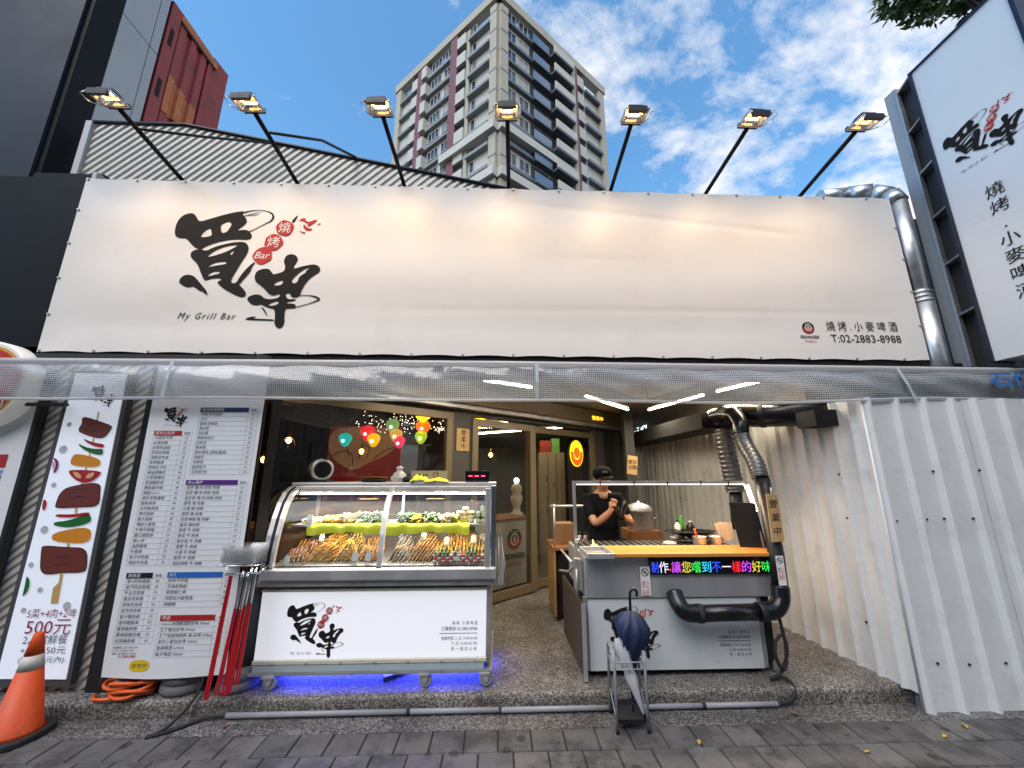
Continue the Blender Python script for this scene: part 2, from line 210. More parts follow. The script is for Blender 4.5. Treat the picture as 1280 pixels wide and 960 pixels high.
mat('shop_grey', (.06, .06, .06), .6, var=.12, vs=3)
mat('ceiling_paint', (.34, .30, .23), .7, var=.06, vs=2)
mat('dark_wall', (.022, .021, .020), .7, var=.15, vs=2)
mat('clad_dark', (.020, .027, .038), .5, .0, spec=.16, var=.10, vs=1.2, bump=.05, bs=2)
mat('clad_black', (.008, .009, .011), .55, .0, spec=.12, var=.15, vs=1.2, bump=.05, bs=2)
mat('clad_light', (.40, .415, .43), .45, .15, var=.06, vs=1.3)
mat('joint', (.03, .03, .03), .8)
mat('corrugated', (.60, .59, .54), .45, .1, var=.07, vs=2, dirt=((.32, .30, .26), .3, 3))
mat('container_red', (.34, .045, .04), .6, var=.22, vs=4, bump=.15, bs=25, dirt=((.09, .045, .035), .75, 3.5))
mat('container_orange', (.55, .15, .03), .6, var=.2, vs=5, bump=.15, bs=25, dirt=((.62, .40, .22), .5, 6))
mat('rust', (.09, .04, .025), .85, var=.3, vs=9)
mat('tower_white', (.47, .45, .40), .7, var=.06, vs=.3)
mat('tower_stone', (.38, .345, .275), .8, var=.10, vs=.6)
mat('tower_grey', (.22, .235, .24), .7, var=.08, vs=.4)
mat('tower_tile', (.16, .055, .06), .6, var=.45, vs=3.5)
mat('tower_glass', (.03, .045, .07), .08, .0, spec=.8)
mat('tower_blue_glass', (.10, .16, .25), .12, .2, spec=.8)
mat('tower_metal', (.12, .14, .165), .5, .3)
mat('tower_dark', (.02, .022, .025), .7)
mat('grey_plastic', (.30, .31, .32), .5, var=.05)
mat('pipe_grey', (.30, .31, .33), .45, var=.08, vs=20)
mat('concrete_grey', (.15, .15, .16), .8, var=.12, vs=7, bump=.3, bs=40)
mat('paver', (.110, .107, .104), .75, var=.22, vs=5, bump=.35, bs=55, dirt=((.040, .038, .037), .8, 3.3), world=True, dth=(.46, .60), spots=5.5)
mat('paver_b', (.13, .126, .121), .75, var=.22, vs=6, bump=.35, bs=55, dirt=((.042, .040, .038), .8, 3.3), world=True, dth=(.46, .60), spots=5.5)
mat('paver_c', (.098, .096, .095), .72, var=.22, vs=5, bump=.35, bs=55, dirt=((.036, .035, .034), .8, 3.3), world=True, dth=(.46, .60), spots=5.5)
mat('grout', (.035, .033, .031), .9, var=.3, vs=20)
mat('asphalt', (.05, .05, .052), .85, var=.2, vs=4, bump=.4, bs=120)
terrazzo('terrazzo', (.165, .150, .132), (.045, .04, .036), (.40, .375, .34), 120)
terrazzo('terrazzo_grey', (.13, .125, .12), (.035, .035, .035), (.30, .29, .28), 105)
mesh_curtain_mat('mesh_curtain')
glass_mat('case_glass', (.97, .98, .98), .0, .03)
glass_mat('window_glass', (.82, .82, .80), .0, .02)
glass_mat('lamp_glass', (1, .98, .95), .10, .05)
glass_mat('clear_plastic', (.93, .94, .95), .12, .15, milk=.22)
glass_mat('hazy_plastic', (.9, .92, .93), .10, .3, milk=.62)
mat('lightbox', (.80, .81, .85), .35, emit=.20, ecol=(.93, .93, 1.0))
mat('panel_white', (.62, .66, .67), .35, var=.04, vs=3, dirt=((.38, .39, .40), .3, 2.4))
mat('tall_sign', (.80, .83, .86), .32, var=.03, vs=1.2, bump=.12, bs=1.5)
mat('poster', (.70, .76, .86), .35, emit=.16, ecol=(.85, .9, 1))
mat('menu_vinyl', (.82, .84, .87), .42, var=.04, vs=2, bump=.25, bs=5)
mat('wood_top', (.60, .26, .05), .4, var=.22, vs=3.5, stretch=(.25, 7, 7), bump=.06)
mat('wood_sign', (.50, .32, .14), .6, var=.25, vs=4, stretch=(6, 6, .6), bump=.1)
mat('wood_brown', (.27, .12, .045), .55, var=.2, vs=4, stretch=(6, 6, .5))
mat('tube_glow', (1, 1, 1), .5, emit=9, ecol=(1, .86, .66))
mat('warm_glow', (1, .8, .5), .5, emit=9, ecol=(1, .47, .10))
mat('bulb_glow', (1, .8, .5), .5, emit=14, ecol=(1, .55, .16))
mat('skin', (.42, .23, .15), .5, var=.08, vs=12)
mat('shirt_black', (.005, .006, .009), .85, spec=.15, var=.3, vs=14, bump=.35, bs=9)
mat('cloth_yellow', (.62, .68, .03), .7, var=.08, vs=10, bump=.4, bs=25)
mat('cloth_white', (.62, .60, .56), .8, var=.06, bump=.4, bs=20)
mat('navy_fabric', (.012, .025, .085), .55, var=.25, vs=9, bump=.3, bs=18)
mat('umbrella_clear', (.52, .53, .55), .3, var=.1, vs=9, bump=.3, bs=30)
mat('cone_orange', (.72, .085, .012), .5, var=.12, vs=6, dirt=((.12, .03, .02), .55, 5))
mat('cone_white', (.60, .58, .54), .5, var=.08, vs=8, dirt=((.3, .24, .2), .5, 9))
mat('hose_orange', (.70, .11, .015), .4, var=.1)
mat('tong_red', (.42, .008, .014), .35)

_m = MATS['tower_glass']; _n, _l = _m.node_tree.nodes, _m.node_tree.links      # tower glass varies: dark panes, some with blinds drawn
_oi = _n.new('ShaderNodeObjectInfo'); _rp = _n.new('ShaderNodeValToRGB'); _rp.color_ramp.interpolation = 'CONSTANT'; _l.new(_oi.outputs['Random'], _rp.inputs[0])
_e = _rp.color_ramp.elements; _e[0].position = 0; _e[0].color = (.02, .03, .045, 1); _e[1].position = .45; _e[1].color = (.05, .07, .10, 1)
for _p, _c in ((.68, (.20, .19, .17)), (.80, (.03, .035, .04)), (.92, (.34, .32, .28))): _x = _e.new(_p); _x.color = _c+(1,)
_l.new(_rp.outputs[0], _n['Principled BSDF'].inputs['Base Color'])

# ---------------------------------------------------------------- builders
def origin(o):
    return Vector(o.location) if o.parent is None else origin(o.parent)+Vector(o.location)
def tag(o, label, cat, group=None, kind=None):
    if label: o['label'] = label
    if cat: o['category'] = cat
    if group: o['group'] = group
    if kind: o['kind'] = kind
    return o
def thing(name, loc, label, cat, group=None):
    o = bpy.data.objects.new(name, None); COL.objects.link(o); o.location = loc; o.empty_display_size = .1
    return tag(o, label, cat, group)
def structure(o):
    o['kind'] = 'structure'; return o

class MB:
    """collects faces in world coordinates; build() links them as one mesh object"""
    def __init__(s): s.v = []; s.f = []; s.sm = []
    def add(s, vs, fs, smooth=False):
        b = len(s.v); s.v += [tuple(p) for p in vs]; s.f += [tuple(b+i for i in f) for f in fs]; s.sm += [smooth]*len(fs); return s
    def box(s, x0, x1, y0, y1, z0, z1):
        return s.add([(x0, y0, z0), (x1, y0, z0), (x1, y1, z0), (x0, y1, z0), (x0, y0, z1), (x1, y0, z1), (x1, y1, z1), (x0, y1, z1)],
                     [(0, 3, 2, 1), (4, 5, 6, 7), (0, 1, 5, 4), (1, 2, 6, 5), (2, 3, 7, 6), (3, 0, 4, 7)])
    def obox(s, o, a, b, c):
        """oriented box: corner o, edge vectors a, b, c"""
        o, a, b, c = map(Vector, (o, a, b, c))
        return s.add([o, o+a, o+a+b, o+b, o+c, o+a+c, o+a+b+c, o+b+c], [(0, 3, 2, 1), (4, 5, 6, 7), (0, 1, 5, 4), (1, 2, 6, 5), (2, 3, 7, 6), (3, 0, 4, 7)])
    def cyl(s, p, q, r0, r1=None, n=12, caps=True, smooth=True):
        r1 = r0 if r1 is None else r1
        p, q = Vector(p), Vector(q); d = (q-p).normalized()
        a = d.orthogonal().normalized(); b = d.cross(a)
        V = []
        for c, r in ((p, r0), (q, r1)):
            V += [c+(a*math.cos(2*math.pi*i/n)+b*math.sin(2*math.pi*i/n))*r for i in range(n)]
        s.add(V, [(i, (i+1) % n, n+(i+1) % n, n+i) for i in range(n)], smooth)
        if caps: s.add(V, [tuple(range(n))[::-1], tuple(range(n, 2*n))])
        return s
    def tube(s, pts, r, n=10, smooth=True, caps=True):
        """tube through points; r a number or a list"""
        P = [Vector(p) for p in pts]; m = len(P); rr = r if isinstance(r, (list, tuple)) else [r]*m
        V = []; a = None
        for i in range(m):
            d = (P[min(i+1, m-1)]-P[max(i-1, 0)]).normalized()
            a = d.orthogonal().normalized() if a is None else (a-d*a.dot(d)).normalized()
            b = d.cross(a)
            V += [P[i]+(a*math.cos(2*math.pi*k/n)+b*math.sin(2*math.pi*k/n))*rr[i] for k in range(n)]
        F = [(i*n+k, i*n+(k+1) % n, (i+1)*n+(k+1) % n, (i+1)*n+k) for i in range(m-1) for k in range(n)]
        s.add(V, F, smooth)
        if caps: s.add(V, [tuple(range(n))[::-1], tuple(range((m-1)*n, m*n))])
        return s
    def lathe(s, prof, c=(0, 0, 0), n=16, axis='Z', smooth=True, sx=1, sy=1):
        V = []; c = Vector(c)
        for r, h in prof:
            for k in range(n):
                x, y = r*math.cos(2*math.pi*k/n)*sx, r*math.sin(2*math.pi*k/n)*sy
                V.append(c+(Vector((x, y, h)) if axis == 'Z' else Vector((x, h, y)) if axis == 'Y' else Vector((h, x, y))))
        m = len(prof)
        F = [(i*n+k, i*n+(k+1) % n, (i+1)*n+(k+1) % n, (i+1)*n+k) for i in range(m-1) for k in range(n)]
        s.add(V, F, smooth)
        if prof[0][0] > 1e-4: s.add(V, [tuple(range(n))[::-1]])
        if prof[-1][0] > 1e-4: s.add(V, [tuple(range((m-1)*n, m*n))])
        return s
    def poly(s, loops, f):
        """flat polygon with holes; f maps (u, v) to a point"""
        L = [[Vector((p[0], p[1], 0)) for p in q] for q in loops]
        tri = geometry.tessellate_polygon(L)
        flat = [f(p.x, p.y) for q in L for p in q]
        return s.add(flat, tri)
    def prism(s, pts, f, d):
        """extruded convex-ish outline; f maps (u, v) to point, d the depth vector"""
        a = [Vector(f(*p)) for p in pts]; d = Vector(d); n = len(a)
        tri = geometry.tessellate_polygon([[Vector((p[0], p[1], 0)) for p in pts]])
        s.add(a, tri); s.add([p+d for p in a], [t[::-1] for t in tri])
        return s.add(a+[p+d for p in a], [(i, (i+1) % n, n+(i+1) % n, n+i) for i in range(n)])
    def ball(s, c, r, n=8, m=5, sx=1, sy=1, sz=1, smooth=True):
        return s.lathe([(max(1e-5, r*math.sin(math.pi*i/m)), -r*math.cos(math.pi*i/m)*sz) for i in range(m+1)], c, n, sx=sx, sy=sy, smooth=smooth)
    def mesh(s, name, m, org=(0, 0, 0)):
        me = bpy.data.meshes.new(name); o = Vector(org)
        me.from_pydata([Vector(p)-o for p in s.v], [], s.f); me.polygons.foreach_set('use_smooth', s.sm)
        bm = bmesh.new(); bm.from_mesh(me); bmesh.ops.remove_doubles(bm, verts=bm.verts, dist=1e-5); bmesh.ops.recalc_face_normals(bm, faces=bm.faces); bm.to_mesh(me); bm.free()
        me.materials.append(MATS[m] if isinstance(m, str) else m); me.update()
        return me
    def build(s, name, m, parent=None, bevel=0.0, loc=None):
        if parent is not None: org = origin(parent)
        else: org = Vector(loc) if loc else Vector((0, 0, 0))
        o = bpy.data.objects.new(name, s.mesh(name, m, org)); COL.objects.link(o)
        if parent is not None: o.parent = parent
        else: o.location = org
        if bevel:
            b = o.modifiers.new('bevel', 'BEVEL'); b.width = bevel; b.segments = 2; b.limit_method = 'ANGLE'
        return o

def piece(name, me, loc, parent, rot=None):
    """a part that shares mesh data; loc in world coordinates"""
    o = bpy.data.objects.new(name, me); COL.objects.link(o); o.parent = parent; o.location = Vector(loc)-origin(parent)
    if rot: o.rotation_euler = rot
    return o
def copy_tree(o, parent=None):
    c = o.copy(); COL.objects.link(c); c.parent = parent
    for ch in list(o.children):
        if ch.name in COL.objects: copy_tree(ch, c)
    return c

def chaikin(p, it=1):
    for _ in range(it):
        q = []
        for i in range(len(p)):
            a, b = p[i], p[(i+1) % len(p)]
            q += [(a[0]*.78+b[0]*.22, a[1]*.78+b[1]*.22), (a[0]*.22+b[0]*.78, a[1]*.22+b[1]*.78)]
        p = q
    return p

class Plane:
    """drawing plane: origin o, right r, up u; n lifts print off the surface"""
    def __init__(s, o, r=(1, 0, 0), u=(0, 0, 1)):
        s.o, s.r, s.u = Vector(o), Vector(r).normalized(), Vector(u).normalized(); s.n = s.r.cross(s.u)
    def at(s, x, y, lift=0.0): return s.o+s.r*x+s.u*y+s.n*lift
    def f(s, lift=0.0, x0=0, y0=0, k=1.0): return lambda x, y: s.at(x0+x*k, y0+y*k, lift)

_txt = bpy.data.curves.new('txt', 'FONT'); _txo = bpy.data.objects.new('txt', _txt)
def text_into(mb, s, pl, x, y, size, lift=.0016, align='LEFT', width=None, bold=0.0, shear=0.0, space=1.0, res=2):
    """lettering on a plane, baseline at (x, y); width squeezes or stretches the line to that length"""
    _txt.body = s; _txt.size = size; _txt.align_x = 'LEFT'; _txt.resolution_u = res; _txt.offset = bold; _txt.shear = shear; _txt.space_character = space; _txt.fill_mode = 'FRONT'
    me = bpy.data.meshes.new_from_object(_txo)
    xs = [v.co.x for v in me.vertices]
    if xs:
        x0, x1 = min(xs), max(xs); k = 1.0 if width is None else width/max(1e-6, x1-x0)
        w = (x1-x0)*k; dx = {'LEFT': 0, 'CENTER': -w/2, 'RIGHT': -w}[align]
        mb.add([pl.at(x+dx+(v.co.x-x0)*k, y+v.co.y, lift) for v in me.vertices], [tuple(p.vertices) for p in me.polygons])
    bpy.data.meshes.remove(me)

def stroke(pts, ws):
    P = [Vector((p[0], p[1])) for p in pts]; L, Rr = [], []
    # resample with catmull-rom
    Q, WW = [], []
    for i in range(len(P)-1):
        p0, p1, p2, p3 = P[max(0, i-1)], P[i], P[i+1], P[min(len(P)-1, i+2)]
        for k in range(4):
            t = k/4; Q.append(.5*((2*p1)+(p2-p0)*t+(2*p0-5*p1+4*p2-p3)*t*t+(3*p1-p0-3*p2+p3)*t**3)); WW.append(ws[i]*(1-t)+ws[i+1]*t)
    Q.append(P[-1]); WW.append(ws[-1])
    for i, q in enumerate(Q):
        d = (Q[min(i+1, len(Q)-1)]-Q[max(i-1, 0)]).normalized(); nn = Vector((-d.y, d.x))*WW[i]
        L.append(q+nn); Rr.append(q-nn)
    return L, Rr

def draw_logo(pl, x, y, k, parent, lift=.002, black='print_black', red='print_red', white='white_print', small=True):
    """the brush-lettered shop emblem, its centre at (x, y) on the plane"""
    b = MB()
    for g in LOGO_BLACK: b.poly([chaikin(q, 2) for q in g], pl.f(lift, x, y, k))
    for pts, ws in LOGO_STROKES:
        L, Rr = stroke(pts, ws); f = pl.f(lift*1.25, x, y, k)
        b.add([f(*p) for p in L]+[f(*p) for p in Rr], [(i, i+1, len(L)+i+1, len(L)+i) for i in range(len(L)-1)])
    text_into(b, 'My Grill Bar', pl, x+LOGO_TEXT[0][0]*k, y+LOGO_TEXT[0][1]*k, .085*k, lift, width=.50*k, shear=.35, space=1.35)
    b.build('brush_lettering', black, parent)
    r = MB()
    for g in LOGO_RED: r.poly([chaikin(q, 1) for q in g], pl.f(lift, x, y, k))
    for i, (c, rad) in enumerate(LOGO_BALLS):
        pts = [(c[0]+rad*(1+.05*math.sin(5*a+i*2))*math.cos(a), c[1]+rad*(1+.05*math.sin(4*a+i))*math.sin(a)) for a in [2*math.pi*j/28 for j in range(28)]]
        r.poly([pts], pl.f(lift*(1.5+.15*i), x, y, k))
    r.build('red_emblem', red, parent)
    w = MB()
    for (c, rad), s in zip(LOGO_BALLS, ('燒', '烤', 'Bar')):
        text_into(w, s, pl, x+c[0]*k, y+(c[1]-rad*(.50 if s != 'Bar' else .35))*k, (rad*1.45 if s != 'Bar' else rad*1.15)*k, lift*2.4, 'CENTER', shear=.0 if s != 'Bar' else .3)
    w.build('emblem_lettering', white, parent)

def beer_badge(pl, x, y, k, parent, lift=.002, script=True):
    """round beer badge with its name below"""
    def ring(r0, r1, n=28): return [[(r1*math.cos(2*math.pi*i/n), r1*math.sin(2*math.pi*i/n)) for i in range(n)]]+([[(r0*math.cos(2*math.pi*i/n), r0*math.sin(2*math.pi*i/n)) for i in range(n)]] if r0 else [])
    b = MB(); b.poly(ring(0, .5), pl.f(lift, x, y, k)); text_into(b, 'ERDINGER', pl, x, y-.92*k, .36*k, lift, 'CENTER', width=1.55*k, bold=.006*k); b.build('badge_ground', 'print_black', parent)
    r = MB(); r.poly([[(.46*math.cos(a), .46*math.sin(a)) for a in [math.pi+math.pi*i/14 for i in range(15)]]], pl.f(lift*1.4, x, y, k))
    r.build('badge_red', 'print_red', parent)
    if script: r = MB(); text_into(r, 'Weißbräu', pl, x, y-1.26*k, .30*k, lift, 'CENTER', width=.95*k, shear=.4); r.build('badge_script', 'print_red', parent)
    w = MB(); w.poly(ring(.22, .29), pl.f(lift*1.8, x, y, k))
    for dx in (-.07, 0, .07): w.poly([[(dx-.02, -.13), (dx+.02, -.13), (dx+.02, .13), (dx-.02, .13)]], pl.f(lift*1.8, x, y, k))
    text_into(w, 'ERDINGER', pl, x, y+.31*k, .13*k, lift*1.8, 'CENTER', width=.5*k)
    w.build('badge_lettering', 'white_print', parent)

def corrugated(poly, pl, ang, pitch, depth, thick_side=1, top=.38):
    """trapezoid-ribbed sheet clipped to a convex outline (u, v) on a plane; ribs run along ang"""
    d = Vector((math.cos(ang), math.sin(ang))); e = Vector((-d.y, d.x))
    P = [Vector(p) for p in poly]; a0 = min(p.dot(d) for p in P)-.1; a1 = max(p.dot(d) for p in P)+.1; b0 = min(p.dot(e) for p in P)-pitch; b1 = max(p.dot(e) for p in P)+pitch
    prof = []; b = b0
    while b < b1:
        prof += [(b, 0), (b+pitch*(.5-top/2-.10), 0), (b+pitch*(.5-top/2), depth), (b+pitch*(.5+top/2), depth), (b+pitch*(.5+top/2+.10), 0)]; b += pitch
    bm = bmesh.new(); A = []; B = []
    for q, h in prof:
        p, r = d*a0+e*q, d*a1+e*q
        A.append(bm.verts.new((p.x, p.y, h))); B.append(bm.verts.new((r.x, r.y, h)))
    for i in range(len(prof)-1):
        try: bm.faces.new((A[i], B[i], B[i+1], A[i+1]))
        except ValueError: pass
    n = len(P); ctr = sum(P, Vector((0, 0)))/n
    for i in range(n):
        p, q = P[i], P[(i+1) % n]; t = (q-p).normalized(); nn = Vector((t.y, -t.x))
        if nn.dot(ctr-p) > 0: nn = -nn
        bmesh.ops.bisect_plane(bm, geom=bm.verts[:]+bm.edges[:]+bm.faces[:], plane_co=(p.x, p.y, 0), plane_no=(nn.x, nn.y, 0), clear_outer=True)
    bm.verts.ensure_lookup_table(); bm.verts.index_update()
    mb = MB(); mb.add([pl.at(v.co.x, v.co.y, v.co.z) for v in bm.verts], [tuple(v.index for v in f.verts) for f in bm.faces]); bm.free()
    return mb
def light(name, kind, energy, col, loc, parent, size=.1, rot=None, spot=None, blend=.5, sy=None):
    d = bpy.data.lights.new(name, kind); d.energy = energy; d.color = col
    if kind == 'AREA':
        d.size = size
        if sy: d.shape = 'RECTANGLE'; d.size_y = sy
    elif kind == 'SPOT': d.spot_size = spot; d.spot_blend = blend; d.shadow_soft_size = size
    else: d.shadow_soft_size = size
    o = bpy.data.objects.new(name, d); COL.objects.link(o)
    if parent: o.parent = parent; o.location = Vector(loc)-origin(parent)
    else: o.location = loc
    if rot is not None: o.rotation_euler = rot
    return o
def aim(v): return Vector(v).to_track_quat('-Z', 'Y').to_euler()

# ================================================================ SETTING: ground
g = MB(); g.add([(-900, -900, -.02), (900, -900, -.02), (900, 900, -.02), (-900, 900, -.02)], [(0, 1, 2, 3)])
structure(g.build('ground', 'asphalt'))
# pavement: grout bed with separate paving stones
bed = MB().box(-6.5, 7.0, .2, 2.915, -.05, -.006).build('pavement', 'grout'); structure(bed)
PW, PD = .205, .205
tiles = {}
for nm in ('paver', 'paver_b', 'paver_c'):
    t = MB(); a, b, h = PW/2-.004, PD/2-.004, .006
    c = .004
    t.add([(-a, -b, -.03), (a, -b, -.03), (a, b, -.03), (-a, b, -.03), (-a, -b, 0), (a, -b, 0), (a, b, 0), (-a, b, 0), (-a+c, -b+c, h), (a-c, -b+c, h), (a-c, b-c, h), (-a+c, b-c, h)],
          [(0, 1, 5, 4), (1, 2, 6, 5), (2, 3, 7, 6), (3, 0, 4, 7), (4, 5, 9, 8), (5, 6, 10, 9), (6, 7, 11, 10), (7, 4, 8, 11), (8, 9, 10, 11)])
    tiles[nm] = t.mesh('paving_stone', nm)
row = 0; y = 2.915-PD/2
while y > 1.95:
    x = -4.6+(row % 2)*.09
    while x < 5.0:
        piece('paving_stone', tiles[random.choices(('paver', 'paver_b', 'paver_c'), (5, 3, 3))[0]], (x, y, random.uniform(-.003, .002)), bed, (random.uniform(-.006, .006), random.uniform(-.006, .006), random.uniform(-.004, .004)))
        x += PW
    y -= PD; row += 1
structure(MB().box(-6.5, 7.0, 2.917, 3.2, -.05, .002).build('gutter', 'terrazzo_grey'))
# platform with a worn, slightly rounded nosing
pf = MB(); prof = [(3.118, -.04), (3.112, .07), (3.116, .098), (3.13, .108), (3.16, .11), (9.0, .112)]
N = 60; V = []
for i in range(N+1):
    x = -5.2+8.2*i/N
    for k, (yy, zz) in enumerate(prof):
        V.append((x, yy+(random.uniform(-.003, .003) if 0 < k < 4 else 0), zz+(random.uniform(-.002, .002) if 1 < k < 5 else 0)))
m = len(prof)
pf.add(V, [(i*m+k, (i+1)*m+k, (i+1)*m+k+1, i*m+k+1) for i in range(N) for k in range(m-1)], True)
structure(pf.build('platform', 'terrazzo'))
# fallen leaves
mat('leaf_yellow', (.55, .36, .03), .6); mat('leaf_brown', (.20, .09, .03), .7)
for i, (x, yy, s, c, lb) in enumerate([(.98+.25, 2.74, .022, 'leaf_yellow', 'small yellow leaf fallen beside the umbrella stand feet'), (3.02, 2.83, .03, 'leaf_yellow', 'bright yellow leaf on the paving below the white corrugated wall'),
        (2.78, 2.74, .022, 'leaf_yellow', 'thin yellow leaf on wet-looking paving right of the grill'), (2.17, 2.62, .02, 'leaf_yellow', 'yellow leaf near the bottom edge, right of centre'), (2.02, 3.0, .028, 'leaf_brown', 'curled brown leaf on the gutter strip at the conduit end'), (-1.75, 3.0, .025, 'leaf_brown', 'dry brown leaf on the gutter strip below the red tongs')]):
    l = MB(); a = random.uniform(0, 6)
    pts = [(0, -s, 0), (.45*s, -.3*s, .006), (.4*s, .4*s, .012), (0, s, .004), (-.4*s, .4*s, .010), (-.45*s, -.3*s, .005)]
    pts = [(px*math.cos(a)-py*math.sin(a), px*math.sin(a)+py*math.cos(a), pz) for px, py, pz in pts]
    l.add([(x+p[0], yy+p[1], .012+p[2]) for p in pts]+[(x+p[0], yy+p[1], .0105+p[2]) for p in pts], [(0, 1, 2, 3), (0, 3, 4, 5), (6, 9, 8, 7), (6, 11, 10, 9)])
    tag(l.build('fallen_leaf', c, loc=(x, yy, .01)), lb, 'leaf', 'fallen leaves')

# unseen row added behind the viewer: cuts sky light, mirrored in glass and steel
ob = thing('added_shade_row', (0, -15, 0), 'added row of grey blocks behind the viewer, out of view, shading the shopfront', 'building')
mat('added_block_wall', (.24, .22, .20), .8, var=.2, vs=.5); mat('added_block_glass', (.03, .035, .04), .15)
for x0, x1, h in ((-46, -22, 17), (-21.6, -6, 13), (-5.6, 12, 18), (12.4, 27, 14), (27.4, 48, 19)):
    MB().box(x0, x1, -25, -15, -.02, h).build('added_block', 'added_block_wall', ob)
wm = MB().box(-.8, .8, -.05, .05, 0, 1.5).mesh('window', 'added_block_glass')
for i in range(38):
    for k in range(4): piece('window', wm, (-45+2.4*i, -14.98, 1.0+3.2*k), ob)

# ================================================================ SHOP BUILDING
SD = Vector((.752, .659, 0)); SN = Vector((.659, -.752, 0)); SO = Vector((-.04, 5.05, 0))
def sfp(s, o, z): return SO+SD*s+SN*o+Vector((0, 0, z))
def sfbox(mb, s0, s1, o0, o1, z0, z1): return mb.obox(sfp(s0, o0, z0), SD*(s1-s0), SN*(o1-o0), (0, 0, z1-z0))
shop = thing('shop_building', (-1, 5, 0), 'single-storey dark-walled grill shop recessed under the long white sign', 'shop')
MB().box(-5.1, 3.1, 3.5, 9.0, 2.60, 2.72).build('ceiling', 'ceiling_paint', shop)
MB().box(-5.1, 4.3, 3.32, 3.5, 2.44, 2.60).build('front_beam', 'black_matte', shop)
MB().box(-5.1, -2.02, 3.30, 3.42, 0, 2.60).build('front_wall', 'dark_wall', shop)
w = MB(); w.box(-5.1, -.7, 5.85, 5.95, .11, 2.6); w.box(-.7, -.6, 5.85, 8.6, .11, 2.6); w.box(-.7, 2.1, 8.6, 8.7, .11, 2.6); w.box(-5.1, -5.0, 3.4, 6, .11, 2.6)
w.build('interior_wall', 'dark_wall', shop)
MB().box(2.98, 3.06, 3.52, 7.7, 2.0, 2.60).build('upper_side_wall', 'ceiling_paint', shop)
w = MB(); sfbox(w, 2.2, 3.1, -.12, .02, .11, 2.6); w.build('end_wall', 'shop_grey', shop)
w = MB(); sfbox(w, -.70, -.41, -.10, .03, .11, 2.6); w.build('storefront_post', 'shop_grey', shop)
w = MB(); sfbox(w, -2.7, 2.3, -.10, .02, 2.30, 2.6); w.build('storefront_lintel', 'shop_grey', shop)
w = MB(); sfbox(w, -2.62, -.7, -.08, .02, .11, .55); w.build('window_base_wall', 'shop_grey', shop)
# shutter housing
w = MB(); sfbox(w, -1.95, 3.05, .03, .28, 2.385, 2.58); sb = w.build('shutter_box', 'cream_frame', shop, .012)
w = MB(); sfbox(w, -1.95, 3.05, .10, .20, 2.34, 2.384); w.build('shutter_slot', 'steel_dull', sb)
# big window: frame members and pane
wf = MB(); sfbox(wf, -2.55, -.70, .0, .06, 2.22, 2.30); wfo = wf.build('window_frame', 'cream_frame', shop)
w = MB(); sfbox(w, -.78, -.70, .0, .06, .55, 2.22); w.build('mullion', 'cream_frame', wfo)
w = MB(); sfbox(w, -2.55, -2.48, .0, .06, .55, 2.22); w.build('mullion', 'black_matte', wfo)
w = MB(); sfbox(w, -2.48, -.78, .02, .03, .55, 2.22); w.build('pane', 'window_glass', wfo)
# sliding doors
for k, (a, b, of) in enumerate(((-.41, .70, .03), (.60, 2.20, -.03))):
    d = MB(); sfbox(d, a, a+.09, of-.02, of+.03, .13, 2.26); sfbox(d, b-.11, b, of-.02, of+.03, .13, 2.26); sfbox(d, a+.09, b-.11, of-.018, of+.028, 2.17, 2.26); sfbox(d, a+.09, b-.11, of-.018, of+.028, .13, .23)
    do = d.build('door_frame', 'cream_frame', shop, .004)
    d = MB(); sfbox(d, a+.09, b-.11, of, of+.01, .23, 2.17); d.build('pane', 'window_glass', do)
MB().box(1.95, 2.09, 5.95, 6.09, .11, 2.6).build('steel_column', 'shop_grey', shop)
MB().box(2.22, 2.62, 4.15, 7.4, 2.08, 2.26).build('black_beam', 'black_matte', shop)

# ---- rolled sign board: canvas billboard above the shop
sign = thing('shop_sign', (0, 3.3, 2.61), 'long white canvas signboard with brush-lettered grill bar logo above the shopfront', 'sign')
SX0, SX1, SZ0, SZ1 = -3.94, 3.97, 2.61, 4.345
def cvy(x, z):
    ed = max(0, min(x-SX0, SX1-x, z-SZ0, SZ1-z)); k = min(1, ed/.25)
    y = 3.30+.010*k+.003*math.sin(z*9+.8*math.sin(x*1.3))*k
    # long soft folds of the stretched cloth
    y += .5*(.012*math.exp(-((z-(4.20-.105*(x-.1)))/.022)**2)*max(0, min(1, x*2))*max(0, min(1, (3.2-x)*2))+.007*math.exp(-((z-3.06-.006*x)/.016)**2)*max(0, min(1, (x+1.2)*2))+.006*math.exp(-((z-3.62+.02*x)/.014)**2)*max(0, 1-abs(x-.9)/.6))*k
    return y
class SoftSign:
    def __init__(s): s.r, s.u = Vector((1, 0, 0)), Vector((0, 0, 1))
    def at(s, x, y, lift=0.0): return Vector((x, cvy(x, y)-.0025-lift, y))
    def f(s, lift=0.0, x0=0, y0=0, k=1.0): return lambda x, y: s.at(x0+x*k, y0+y*k, lift)
cv = MB(); nx, nz = 200, 60; V = []
for j in range(nz+1):
    for i in range(nx+1):
        u, v = i/nx, j/nz; x = SX0+(SX1-SX0)*u; z = SZ0+(SZ1-SZ0)*v
        yy = cvy(x, z)
        if j == 0: z += .012*abs(math.sin(math.pi*(x-SX0)/.452))
        if j == nz: z -= .010*abs(math.sin(math.pi*(x-SX0)/.452))
        V.append((x, yy, z))
cv.add(V, [(j*(nx+1)+i, j*(nx+1)+i+1, (j+1)*(nx+1)+i+1, (j+1)*(nx+1)+i) for j in range(nz) for i in range(nx)], True)
cvo = cv.build('canvas', 'banner_canvas', sign)
MB().box(SX0+.01, SX1-.01, 3.33, 3.48, SZ0-.03, SZ1-.012).build('frame', 'black_paint', sign)
em = MB().cyl((0, 0, 0), (0, -.012, 0), .011, n=8).mesh('eyelet', 'steel_dull')
